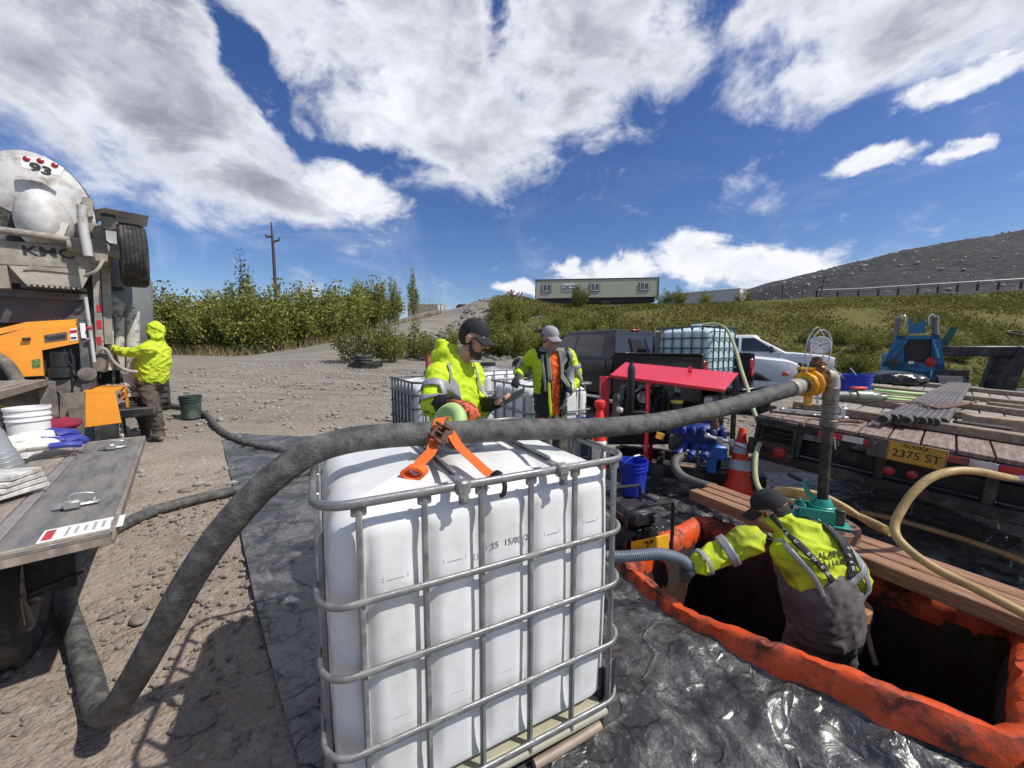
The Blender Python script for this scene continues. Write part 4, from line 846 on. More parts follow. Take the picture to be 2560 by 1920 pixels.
# ---------------------------------------------------------------- wellhead, slips and pipe string
WX, WY = 2.09, 2.50
wh = thing('wellhead', 'rusty flanged wellhead standing in the pit beside the timbers', 'wellhead', (WX, WY, -1.0)); T = Matrix.Translation((-WX, -WY, 1.0))
FLM = M('flange_rust', (.20, .095, .06), .7, .2, var=.35, vs=8, dirt=(.28, .20, .15), da=.60, ds=9, b=.35, bs=50)
b = B(T); b.lathe([(.085, .41), (.085, .42), (.125, .425), (.2, .425), (.205, .42), (.205, .355), (.2, .35), (.12, .345), (.12, .30), (.085, .30)], (WX, WY, 0), n=48, cap=False); b.done('top_flange', FLM, wh)
for k in range(12):
    a = 2*PI*k/12; q = V((WX+math.cos(a)*.168, WY+math.sin(a)*.168, 0)); b = B(T); b.cyl(q+V((0, 0, .352)), q+V((0, 0, .4275)), .017, n=12); b.done('bolt_hole_shade', FLAT_BLACK, wh)  # solid black plugs; the dark inside the holes is put into their colour
b = B(T); b.lathe([(.115, .35), (.11, .25), (.125, .20), (.125, .02), (.14, 0), (.14, -.1), (.11, -.12), (.11, -1.0)], (WX, WY, 0), n=32); b.done('casing_spool', FLM, wh)
b = B(T); b.cyl((WX, WY, .36), (WX, WY, .415), .083, n=24); b.done('bore_shade', FLAT_BLACK, wh)  # black plug, its colour stands for the shade down the bore
TANR = M('raw_flange', (.42, .21, .12), .6, .2, var=.25, vs=10, st=(6, 6, 1), dirt=(.22, .10, .06), da=.58)
lf = at(2108, 1530, 2.28); 
b = B(T); b.lathe([(.125, .0), (.13, .005), (.13, .055), (.10, .06), (.10, .07), (.135, .075), (.135, .135), (.13, .14), (.06, .14)], (lf.x, lf.y, lf.z-.06), n=32); b.done('side_outlet_flange', TANR, wh)
b = B(T); b.tube([(lf.x, lf.y, lf.z-.05), (lf.x, lf.y, -.9)], .08, 16); b.done('side_outlet', FLM, wh)
b = B(T); b.tube([at(2120, 1440, 2.5), at(2168, 1452, 2.42)], .014, 8); b.done('stub_pipe', STEELB, wh)
# teal slips gripping the pipe
TEAL = M('teal_paint', (.02, .30, .24), .4, 0, var=.12, vs=10, dirt=(.05, .12, .10), da=.68)
sp = thing('pipe_slips', 'teal painted pipe slips clamped round the black pipe on the flange', 'pipe slips', (WX, WY, .425)); SPT = Matrix.Rotation(R(-25), 4, 'Z')
b = B(SPT); b.box((-.07, -.02, .03), (.20, .15, .012), .003); b.box((.085, -.02, .015), (.10, .2, .014), .003); b.box((-.04, -.085, .065), (.2, .012, .09), .003); b.box((-.04, .06, .065), (.2, .012, .09), .003); b.box((-.11, -.01, .075), (.012, .14, .10), .003); b.done('clamp_body', TEAL, sp)
b = B(SPT); b.lathe([(.044, 0), (.075, .01), (.065, .10), (.05, .15), (.045, .16)], n=20); b.lathe([(.068, .09), (.072, .095), (.072, .115), (.066, .12)], n=20, cap=False); b.done('slip_segments', TEAL, sp)
b = B(SPT); b.prism([(-.07, -.012, .13), (-.13, -.012, .26), (-.11, -.012, .275), (-.085, -.012, .22), (-.02, -.012, .15)], (0, 0, 0), (0, .024, 0)); b.done('handle', TEAL, sp)
b = B(SPT); b.tube([(-.12, 0, .265), (-.2, .01, .30)], .014, 10); b.done('grip', BLACKP, sp)
b = B(SPT); b.cyl((-.115, -.02, .075), (-.16, -.02, .075), .016, n=8); b.cyl((-.14, -.02, .075), (-.15, -.02, .075), .022, n=6); b.done('jaw_bolt', CHROME, sp)
b = B(SPT); b.box((.075, -.08, .075), (.05, .03, .10), .005); b.done('latch', STEELB, sp)
ps = thing('pipe_string', 'upright black pipe with tee and valves rising from the wellhead', 'pipe', (WX, WY, .3)); T = Matrix.Translation((-WX, -WY, -.3))
GALF = M('iron_fitting', (.12, .12, .115), .5, .6, var=.25, vs=14, dirt=(.30, .28, .24), da=.58, b=.2, bs=60)
b = B(T); b.tube([(WX, WY, .3), (WX-.005, WY, 1.1)], .031, 18); b.done('drill_pipe', STEELB, ps)
b = B(T); b.lathe([(.034, .0), (.05, .01), (.05, .05), (.044, .055), (.044, .10), (.05, .105), (.05, .15), (.036, .155)], (WX, WY, 1.07), n=18); b.done('union', GALF, ps)
b = B(T); b.lathe([(.040, 0), (.044, .005), (.044, .11), (.040, .115)], (WX, WY, 1.225), n=18); b.tube([(WX, WY, 1.28), (WX+.09, WY-.01, 1.28)], .034, 14); b.done('tee', GALF, ps)
b = B(T); v0 = V((WX+.09, WY-.01, 1.28)); b.lathe([(.03, 0), (.036, .01), (.036, .04), (.045, .05), (.045, .14), (.036, .15), (.036, .19), (.03, .2), (.022, .21), (.022, .24)], v0, (1, -.05, -.03), 18); b.done('ball_valve', M('olive_valve', (.16, .18, .14), .45, .4, var=.2), ps)
b = B(T); b.box(v0+V((.07, -.01, .055)), (.09, .035, .016), .005); b.cyl(v0+V((.09, -.005, .03)), v0+V((.09, -.005, .055)), .01, n=8); b.done('valve_handle', M('handle_red', (.75, .06, .03), .5), ps)
b = B(T); b.tube(cr([(WX, WY, 1.33), (WX, WY, 1.38), (WX-.012, WY, 1.41), (WX-.05, WY-.005, 1.415)], 5), .040, 16); b.done('elbow', M('pale_elbow', (.36, .33, .30), .55, .3, var=.2, dirt=(.35, .28, .2), da=.55), ps)
b = B(T); b.bar((WX+.0, WY-.05, 1.02), (WX+.012, WY-.052, .94), .01, .006); b.done('tag_wire', CHROME, ps)
# yellow clamp, coupling and pressure gauge at the hose end
cg = thing('gauge_manifold', 'yellow hose coupling with brass fittings and a round pressure gauge in a guard', 'pressure gauge', at(2040, 940, 2.5)); g0 = cg.location.copy(); T = Matrix.Translation(-g0)
hx = (main_pts[0]-main_pts[1]).normalized(); e = main_pts[0]; YEL = M('yellow_cast', (.75, .38, .015), .5, .1, var=.15, vs=9, dirt=(.4, .22, .06), da=.62)
b = B(T); b.lathe([(.050, -.12), (.055, -.115), (.055, -.09), (.052, -.085), (.055, -.07), (.055, -.05), (.05, -.045), (.05, .0)], e, hx, 24); b.done('hose_ferrule', M('ferrule', (.40, .37, .33), .5, .4, var=.2, dirt=(.25, .22, .18), da=.5), cg)
b = B(T); b.lathe([(.056, -.005), (.084, 0), (.088, .012), (.072, .018), (.072, .05), (.088, .056), (.092, .068), (.078, .075), (.055, .078)], e, hx, 10); b.box(e+hx*.035+V((0, -.01, -.11)), (.05, .03, .07), .008); b.box(e+hx*.035+V((-.02, 0, .1)), (.10, .05, .02), .006); b.done('yellow_clamp', YEL, cg)
e2 = e+hx*.075; ex = V((WX-.05, WY-.005, 1.415)); hx2 = (ex-e2).normalized(); L2 = (ex-e2).length
b = B(T); b.lathe([(.05, 0), (.05, L2*.35), (.056, L2*.37), (.056, L2*.45), (.05, L2*.47)], e2, hx2, 20); b.done('yellow_nipple', M('yellow_bright', (.70, .62, .03), .45, var=.2, dirt=(.3, .2, .08), da=.62), cg)
b = B(T); b.lathe([(.047, L2*.47), (.054, L2*.5), (.054, L2*.7), (.047, L2*.75), (.05, L2*.8), (.05, L2*1.02)], e2, hx2, 20); b.box(e2+hx2*L2*.55+V((0, 0, .06)), (.05, .05, .05), .008); b.box(e2+hx2*L2*.78+V((0, -.0, .055)), (.04, .07, .03), .006, (.4, .2, 0)); b.done('brass_union', M('brass', (.32, .19, .09), .4, .7, var=.25, vs=12), cg)
gs = e2+hx2*L2*.2; gc = at(2045, 864, 2.5)
b = B(T); b.cyl(gs+V((0, 0, .04)), gs+V((0, 0, .10)), .035, n=14); b.cyl(gs+V((0, 0, .10)), gs+V((0, 0, .13)), .042, n=6); b.cyl(gs+V((0, 0, .13)), V((gc.x, gc.y, gc.z-.09)), .022, n=12); b.box(V((gc.x, gc.y, gc.z-.10)), (.045, .045, .05), .006); b.done('gauge_stem', RUST, cg)
GA = V((.1, -.98, -.05)).normalized(); gx = V((.42, -.9, .0)).normalized()
gx = V((-.25, -.96, .0)).normalized()
b = B(T); b.lathe([(.03, .03), (.052, .028), (.056, .02), (.056, -.022), (.059, -.026), (.059, -.034), (.053, -.036), (.051, -.028)], gc, -gx, 32, False); b.lathe([(.0, .028), (.052, .028)], gc, -gx, 32, False); gb = b.done('gauge_case', CHROME, cg)
DT = frame(gc+gx*.0285, V((0, 0, 1)).cross(gx), (0, 0, 1)); DT = Matrix.Translation(gc+gx*.0285)@Matrix((V((0, 0, 1)).cross(gx), V((0, 0, 1)), gx)).transposed().to_4x4()
b = B(T@DT); b.lathe([(.0, 0), (.051, 0)], (0, 0, 0), (0, 0, 1), 32, False); gd = b.done('dial', M('dial_white', (.78, .78, .76), .4), gb, recalc=False)
b = B(T@DT)
for k in range(17):
    a = R(225-270*k/16); r0 = .036 if k % 2 else .033; b.bar((math.cos(a)*r0, math.sin(a)*r0, .001), (math.cos(a)*.044, math.sin(a)*.044, .001), .0022, .0006, up=(0, 0, 1))
b.done('scale_marks', FLAT_BLACK, gb)
for k, s in enumerate(('0', '100', '200', '300', '400')):
    a = R(225-270*k/4); text(s, .011, T@DT@Matrix.Translation((math.cos(a)*.026, math.sin(a)*.026, .001)), 'numerals', FLAT_BLACK, gb, .0002)
b = B(T@DT); b.prism([(-.018, -.010, 0), (.022, .0085, 0), (.024, .012, 0), (.019, .0115, 0)], (0, 0, .0015), (0, 0, .0025)); b.cyl((0, 0, .001), (0, 0, .004), .005, n=10); b.done('needle', FLAT_BLACK, gb)
for dx, dy in ((-.05, -.03), (.06, -.02), (-.035, .05), (.07, .045)):
    pass
for (x0, x1, y0, hh) in ((-.062, .062, -.03, .1), (-.045, .075, .035, .12)):
    c = gc+V((0, y0, 0)); b = B(T); b.tube(cr([c+V((x0-.022, 0, -.17)), c+V((x0-.006, 0, -.05)), c+V((x0, 0, .02)), c+V((x0+.02, 0, .075)), c+V(((x0+x1)/2, 0, hh)), c+V((x1-.02, 0, .072)), c+V((x1, 0, .02)), c+V((x1-.004, 0, -.05)), c+V((x1-.02, 0, -.16))], 5), .0042, 8); b.done('guard_hoop', CHROME, cg)

# ---------------------------------------------------------------- flatbed trailer
tx = V((.655, -.75, -.075)).normalized(); ty = V((.75, .655, 0)); ty = (ty-tx*ty.dot(tx)).normalized(); tz = tx.cross(ty); RL = V((2.53, 3.90, .915))
TM = Matrix((tx, ty, tz)).transposed().to_4x4(); TM.translation = RL
ft = thing('flatbed_trailer', 'worn flatbed trailer with red and white tape along its rear edge', 'trailer', mx=TM)
def onrear(px, py, y=0.):
    """point on the trailer's rear plane (local coordinates) in the given viewing direction"""
    o = V((0, 0, CH)); d = at(px, py, 1.)-o; i = TM.inverted(); lo = i@o; ld = (i@(o+d))-lo; t = (y-lo.y)/ld.y; return lo+ld*t
def ondeck(px, py, z=0.):
    o = V((0, 0, CH)); d = at(px, py, 1.)-o; i = TM.inverted(); lo = i@o; ld = (i@(o+d))-lo; t = (z-lo.z)/ld.z; return lo+ld*t
DECK = M('worn_deck', (.17, .105, .085), .75, .0, var=.3, vs=3, st=(9, 1, 1), dirt=(.28, .235, .20), da=.54, ds=4, b=.35, bs=40)
DECK2 = M('grey_deck', (.30, .27, .24), .85, .0, var=.3, vs=3, st=(9, 1, 1), dirt=(.18, .13, .10), da=.58, ds=4, b=.35, bs=40)
TW = 2.5; TL = 7.6
for k in range(13):
    w = TW/13; b = B(); b.box((w*(k+.5), .62, -.02), (w-.012, 1.22, .035), .004); b.done('deck_plate', DECK, ft)
for k in range(13):
    w = TW/13; b = B(); b.box((w*(k+.5), 1.245+(TL-1.245)/2, -.018+.004*((k*7) % 3)), (w-.014, TL-1.26, .035), .004); b.done('deck_plank', DECK2, ft)
FRM = STEELB
b = B(); b.box((TW/2, .02, -.075), (TW, .05, .07), .006); b.box((TW/2, .08, -.42), (TW, .12, .10), .01); b.box((TW/2, .25, -.30), (TW-.2, .06, .16), .01)
for x in (.35, .95, 1.55, 2.15): b.box((x, .06, -.24), (.07, .06, .27), .006)
for y in (1.2, 2.4, 3.6, 4.8, 6.0, 7.2): b.box((TW/2, y, -.11), (TW-.02, .08, .12), .006)
for x in (.03, .7, 1.8, TW-.03): b.box((x, TL/2, -.12), (.07, TL-.12, .16), .006)
b.done('frame', FRM, ft)
x = .28
reds = M('tape_red', (.46, .02, .035), .4, var=.2, vs=10, dirt=(.2, .08, .07), da=.62); whs = M('tape_white', (.60, .58, .56), .4, var=.12, dirt=(.35, .3, .27), da=.6)
q = [onrear(px, 1080)[0] for px in (2046, 2108, 2164, 2248, 2277, 2328, 2440, 2520)]
for (a, c, mm) in ((q[0], q[1], reds), (q[1], q[2], whs), (q[2], q[3], reds), (q[4], q[5], whs), (q[5], q[6], reds), (q[6], q[7], whs), (q[7], TW-.02, reds)):
    b = B(); b.box(((a+c)/2, -.0075, -.075), (c-a-.004, .004, .052), .0008); b.done('reflective_tape', mm, ft)
b = B(); bx0, bx1 = .0, .33; b.box((.165, .0, -.04), (.36, .06, .04), .005); b.box((.01, .03, -.2), (.03, .08, .3), .004); b.box((.33, .03, -.2), (.03, .08, .3), .004); b.box((.17, .03, -.35), (.36, .08, .04), .004); b.box((.17, .10, -.2), (.33, .01, .3), .002)
for k in range(5): b.box((.185, .05, -.1-.05*k), (.27, .05, .012), .003)
b.done('ramp_pocket', FRM, ft)
lp = onrear(1948, 1131, -.0); b = B(); b.box((.14, .03, lp.z), (.4, .05, .17), .006); b.done('lamp_panel', M('maroon_panel', (.06, .012, .014), .5, var=.3, dirt=(.05, .04, .035), da=.5), ft)
for px, py, r in ((1948, 1131, .048), (2222, 1176, .032), (2280, 1186, .03)):
    c = onrear(px, py); b = B(); b.lathe([(r*1.15, .0), (r*1.15, .012), (r, .014), (r*.9, .022), (r*.4, .028), (0, .029)], (c.x, -.0 if px < 2000 else -.0, c.z), (0, -1, 0), 20); b.done('tail_lamp', M('lamp_red', (.30, .008, .012), .3, coat=.4), ft)
pc = onrear(2290, 1137); 
b = B(); b.box((pc.x-.06, -.012, pc.z), (.46, .012, .165), .004); b.box((pc.x-.25, -.025, pc.z+.01), (.03, .02, .07), .004); b.done('plate_bracket', M('bracket_grey', (.08, .078, .072), .6, .3, var=.3, dirt=(.14, .12, .1), da=.55), ft)
pl = B(); pl.box((pc.x, -.021, pc.z), (.335, .004, .165), .0015); pl = pl.done('licence_plate', M('plate_yellow', (.50, .27, .035), .5, 0, var=.15, vs=10, dirt=(.30, .18, .06), da=.66), ft)
PT = Matrix.Translation((pc.x, -.0245, pc.z))@Matrix.Rotation(R(90), 4, 'X'); DB = M('plate_ink', (.03, .015, .01), .6)
text('ALASKA', .036, PT@Matrix.Translation((-.01, .058, 0)), 'plate_lettering', DB, pl, .0005, .0006, sx=1.15); text('2375 ST', .088, PT@Matrix.Translation((0, -.012, 0)), 'plate_number', DB, pl, .0005, .0005, sx=.95)
b = B(PT); 
for sx, sy, lx, ly in ((0, .078, .325, .003), (0, -.078, .325, .003), (-.161, 0, .003, .155), (.161, 0, .003, .155)): b.box((sx, sy, 0), (lx, ly, .0008))
b.done('plate_border', DB, pl)
b = B(); b.tube([onrear(2530, 1196, -.02), onrear(2600, 1204, -.02)], .03, 10); b.done('hose_bib', CHROME, ft)
for x in (.35, TW-.35):
    for y in (4.2, 5.1):
        b = B(); b.lathe([(.2, -.11), (.36, -.1), (.37, -.05), (.37, .05), (.36, .1), (.2, .11)], (x, y, -.53), (1, 0, 0), 24); b.done('wheel', RUB, ft)
# load on the deck
PIPEM = M('drill_pipe_steel', (.115, .10, .095), .5, .5, var=.25, vs=6, st=(1, 1, 1), dirt=(.2, .17, .14), da=.58, ds=7)
pn = [(2207, 1049), (2232, 1046), (2250, 1047), (2265, 1052), (2283, 1050), (2303, 1053), (2320, 1054), (2336, 1056), (2357, 1056)]
pf = [(2378, 957), (2383, 959), (2386, 960), (2396, 958), (2402, 958), (2407, 959), (2412, 961), (2416, 961), (2421, 962)]
ordn = ['leftmost', 'second from left', 'third from left', 'fourth from left', 'middle', 'fourth from right', 'third from right', 'second from right', 'rightmost']
for k in range(9):
    a = TM@ondeck(*pn[k], .085); c = TM@ondeck(*pf[k], .085); d = (c-a).normalized(); c = a+d*min((c-a).length, 6.1)
    b = B(Matrix.Translation(-a)); b.lathe([(.031, 0), (.040, 0), (.042, .01), (.042, .14), (.038, .16), (.0365, .3), (.0365, (c-a).length), (.030, (c-a).length), (.030, .35), (.031, 0)], a, d, 16, False); o = b.done('drill_pipe', PIPEM); o.location = a
    tag(o, 'steel drill pipe on the flatbed, %s of the nine' % ordn[k], 'pipe', 'drill pipes on the flatbed')
    b = B(Matrix.Translation(-a)); b.cyl(a+d*.004, a+d*.012, .0315, n=16); b.done('pipe_bore_shade', FLAT_BLACK, o)  # black disc painted as the shade inside the pipe end
TIM = M('grey_timber', (.30, .235, .17), .85, 0, var=.35, vs=4, st=(1, 8, 8), dirt=(.13, .10, .08), da=.56, ds=5, b=.5, bs=30)
def deck_timber(a, c, w, h, label, mat=TIM):
    a, c = V(a), V(c); m = (a+c)/2; b = B(Matrix.Translation(-(TM@m))); b.T = b.T@TM; b.bar(a, c, w, h, .008); o = b.done('timber', mat); o.location = TM@m; return tag(o, label, 'timber', 'timbers on the flatbed')
deck_timber((.12, .78, .045), (2.42, .86, .045), .13, .085, 'timber lying under the near ends of the drill pipes')
deck_timber((.15, 2.05, .04), (2.45, 2.0, .04), .11, .08, 'timber crossing the flatbed just behind the blue bucket')
deck_timber((.1, 3.2, .04), (2.45, 3.1, .04), .12, .08, 'timber crossing the flatbed in front of the black bag')
deck_timber((.3, 4.3, .04), (2.4, 4.5, .04), .14, .08, 'timber crossing the flatbed behind the black bag')
deck_timber((.6, 6.2, .04), (2.45, 6.3, .04), .14, .08, 'timber farthest back across the flatbed')
a = ondeck(2418, 1052, .09); deck_timber((a.x, a.y+.02, .075), (2.6, a.y+.55, .075), .17, .15, 'thick squared timber at the right of the drill pipes', M('pale_timber', (.38, .29, .20), .85, 0, var=.3, vs=4, st=(1, 8, 8), dirt=(.2, .14, .1), da=.56, ds=5, b=.5, bs=30))
a = ondeck(2395, 1062, .06); deck_timber((a.x-.02, a.y, .05), (a.x+.3, a.y+.1, .05), .12, .09, 'short dark timber stub beside the thick squared timber', M('dark_timber', (.05, .04, .035), .8))
a = ondeck(2470, 1012, .05); deck_timber((a.x, a.y, .045), (2.5, a.y+.25, .045), .12, .09, 'short timber lying to the right of the drill pipes')
a = ondeck(2130, 1012, .09); c = ondeck(2335, 1018, .14); c2 = ondeck(2446, 1002, .1)
b = B(); b.tube(cr([TM@ondeck(2080, 990, .12), TM@ondeck(2200, 1003, .13), TM@ondeck(2290, 1006, .14), TM@c, TM@ondeck(2390, 1012, .13), TM@c2], 8), [.022]*24+[.03]*12+[.012]*5, 8, sq=.5); o = b.done('pry_bar', RUST, None); tag(o, 'long rusty flat bar lying across the drill pipes', 'bar')
p = TM@ondeck(2160, 1004, .03); bucket('blue_bucket', 'blue plastic bucket full of tools on the flatbed', (p.x, p.y+.14, p.z-.02), BLUEP, .16, .36, bail=False)
for k, (dx, dz) in enumerate(((-.08, .12), (.06, .06))):
    b = B(); b.tube([(0, 0, 0), (-.22+.1*k, .05, .2)], .012, 8); o = b.done('pipe_wrench_handle', CHROME); o.location = (p.x+dx, p.y+.12, p.z+.22); tag(o, 'tool handle sticking out of the blue bucket on the %s' % ('left' if k == 0 else 'right'), 'tool')
bg = TM@ondeck(2240, 962, .0)
b = B(); b.sph((0, 0, .09), (.50, .3, .15), 40); me = b.mesh('bag', 60)
for v in me.vertices: q = v.co; v.co = q*(1+.16*(1-abs(noise.noise(q*5))*2)+.1*noise.noise(q*2)); v.co.z = max(v.co.z, 0)
o = link('plastic_bag', me, M('bag_black', (.012, .012, .013), .22, spec=.6, b=.6, bs=18)); o.location = (bg.x, bg.y+.1, bg.z+.0); o.rotation_euler = (0, 0, -.3); tag(o, 'shiny black plastic bag lying on the flatbed behind the blue bucket', 'bag')
for k, (py, r) in enumerate(((978, .032), (990, .022), (996, .02))):
    pts = [TM@ondeck(2185, py-2, .06), TM@ondeck(2240, py+3, .06), TM@ondeck(2300, py+8, .05), TM@ondeck(2360, py+9, .05)]
    hose('deck_hose', ('thick green hose end lying beside the blue bucket on the flatbed', 'thin green hose below the thick one on the flatbed', 'lowest thin green hose beside the blue bucket on the flatbed')[k], pts, r, GREENH, n=10, sub=5)
# hand tools at the left end of the deck
for k, (px, py, px2, py2, r) in enumerate(((1925, 1028, 2060, 1043, .014), (1950, 1022, 2080, 1036, .012), (2000, 1015, 2070, 1026, .012), (1990, 1022, 2040, 1012, .01), (2030, 1038, 2110, 1044, .016), (2060, 1050, 2145, 1054, .018))):
    a = TM@ondeck(px, py, .035); c = TM@ondeck(px2, py2, .035); b = B(Matrix.Translation(-a)); b.tube([a, c], r, 8); d = (c-a).normalized(); b.box(c, (.06, .06, .03), .008); b.box(a+d*.02, (.05, .03, .03), .006); o = b.done('hand_tool', (STEELB, CHROME, RUST)[k % 3]); o.location = a
    tag(o, ('long spanner nearest the left end of the flatbed', 'long steel bar lying behind the nearest spanner', 'short rusty bar near the upright tool', 'dark chisel at the left end of the flatbed', 'steel wrench below the valve', 'rusty pipe wrench below the ball valve')[k], 'tool', 'tools on the flatbed')
a = TM@ondeck(2042, 1020, .02); b = B(); b.box((0, 0, .07), (.02, .015, .16), .003); b.box((.02, -.02, .0), (.03, .1, .02), .003); o = b.done('square_tool', CHROME); o.location = a; tag(o, 'upright steel angle tool standing on the flatbed left of the tee', 'tool')
a = TM@ondeck(2108, 1042, .0); b = B(); b.lathe([(.028, 0), (.03, .01), (.03, .09), (.02, .1), (.02, .12), (0, .12)], n=16); o = b.done('paste_tin', WHITEP); o.location = a; tag(o, 'small white tin standing on the flatbed under the valve', 'tin')
a = TM@ondeck(2188, 1064, .0); b = B(); b.lathe([(.03, 0), (.032, .004), (.032, .04), (.03, .045), (.024, .045), (.024, .01)], n=16, cap=False); o = b.done('thread_protector', CHROME); o.location = a; tag(o, 'short steel ring on the rear edge of the flatbed', 'ring')

# ---------------------------------------------------------------- yellow and green hoses
YH = M('tan_hose', (.42, .29, .12), .5, 0, var=.2, vs=7, dirt=(.25, .17, .08), da=.58, ds=6)
hose('water_hose', 'tan water hose arching from the flatbed frame down along the timbers', [TM@onrear(2536, 1197, -.06), at(2500, 1190, 2.30), at(2440, 1178, 2.26), at(2380, 1178, 2.25), at(2325, 1196, 2.25), at(2280, 1235, 2.24), at(2250, 1280, 2.22), at(2237, 1312, 2.2), at(2244, 1345, 2.15), at(2285, 1385, 2.06), at(2345, 1425, 1.96), at(2420, 1462, 1.86), at(2500, 1503, 1.74), at(2580, 1545, 1.65), at(2660, 1590, 1.56)], .023, YH, n=12)
hose('feed_hose', 'green hose hanging from the tank in the pickup down to the traffic cone', [at(1755, 812, 7.0), at(1790, 810, 6.9), at(1818, 826, 6.6), at(1838, 870, 6.0), at(1852, 920, 5.4), at(1868, 970, 4.9), at(1882, 1020, 4.5), at(1897, 1060, 4.2), at(1905, 1090, 4.0), at(1893, 1125, 3.8), at(1888, 1155, 3.7), at(1890, 1200, 3.55), at(1908, 1232, 3.4), at(1960, 1247, 3.1), at(2010, 1262, 2.9)], .024, M('pale_green_hose', (.30, .36, .20), .5, var=.15, dirt=(.35, .28, .14), da=.55), n=12)
for k in range(4):
    pts = [at(1925+6*k, 1238-5*k, 3.25+.02*k), at(1985, 1238-7*k+k*k, 3.05), at(2050, 1252-5*k, 2.95), at(2110, 1275-3*k, 2.85), at(2170, 1300+2*k, 2.72), at(2215+4*k, 1322+4*k, 2.58)]
    hose('coiled_hose', ('front strand of tan hose coiled on the timbers', 'second strand of tan hose coiled on the timbers', 'third strand of tan hose coiled on the timbers', 'rear strand of tan hose coiled on the timbers')[k], pts, .024, YH, n=10)
hose('spare_hose', 'tan hose lying on the sheet below the flatbed frame', [on(2150, 1280, .05), on(2230, 1296, .05), on(2320, 1322, .05), on(2420, 1352, .05), on(2520, 1388, .05), on(2620, 1430, .05)], .024, YH, n=10)
hose('pit_rope', 'pale rope hanging from the crouching man down into the pit', [at(2128, 1440, 2.25), at(2145, 1490, 2.22), at(2160, 1540, 2.20), at(2172, 1600, 2.18), at(2188, 1660, 2.15)], .014, M('pale_rope', (.45, .36, .24), .8, var=.2, b=.5, bs=120), cat='rope', n=8)
hose('steel_rod', 'thin rusty rod lying on the sheet in front of the foreground tank', [on(1335, 1912, -.08), on(1420, 1862, -.08), on(1500, 1812, -.07)], .02, M('rod', (.30, .24, .19), .6, .2, var=.3), cat='rod', n=10, sub=3)
# ---------------------------------------------------------------- pickups
GLASS = M('tinted_glass', (.035, .038, .042), .05, 0, var=.1, spec=.8)
CLEARG = M('lamp_glass', (.22, .23, .25), .12, .3, var=.25, vs=25, coat=.5)
TYRE = M('tyre', (.020, .020, .021), .8, 0, var=.25, vs=8, dirt=(.13, .115, .10), da=.58, b=.3, bs=30)
RIM = M('rim_grey', (.10, .10, .105), .45, .5, var=.2, dirt=(.25, .22, .19), da=.55)
def wheel(o, c, r, w, ax, rim=None, lugs=True):
    t = B(); t.lathe([(r*.62, -w*.42), (r*.7, -w*.5), (r*.9, -w*.5), (r*.98, -w*.42), (r, -w*.2), (r, w*.2), (r*.98, w*.42), (r*.9, w*.5), (r*.7, w*.5), (r*.62, w*.42)], c, ax, 32, False)
    for k in range(28 if lugs else 0):
        a = 2*PI*k/28; x, y, d = basis(ax)
        for s in (-.25, .25): q = V(c)+(x*math.cos(a+s*.3)+y*math.sin(a+s*.3))*r*.995+d*s*w; t.box(q, (.05, .03, w*.36), .004, Matrix((d.cross(x*math.cos(a)+y*math.sin(a)), x*math.cos(a)+y*math.sin(a), d)).transposed())
    tr = t.done('wheel', TYRE, o)
    b = B(); b.lathe([(r*.62, -w*.42), (r*.6, -w*.3), (r*.5, -w*.1), (r*.25, -w*.02), (r*.12, -w*.1), (r*.1, -w*.3), (0, -w*.32)], c, ax, 24, False); b.lathe([(r*.62, w*.42), (r*.6, w*.3), (r*.5, w*.1), (r*.25, w*.02), (r*.12, w*.1), (r*.1, w*.3), (0, w*.32)], c, ax, 24, False)
    for k in range(8):
        a = 2*PI*k/8; x, y, d = basis(ax); u = x*math.cos(a)+y*math.sin(a)
        for s in (-1, 1): b.bar(V(c)+u*r*.14+d*s*w*.22, V(c)+u*r*.58+d*s*w*.34, .05, .04, .008, up=d)
    b.done('rim', rim or RIM, tr)
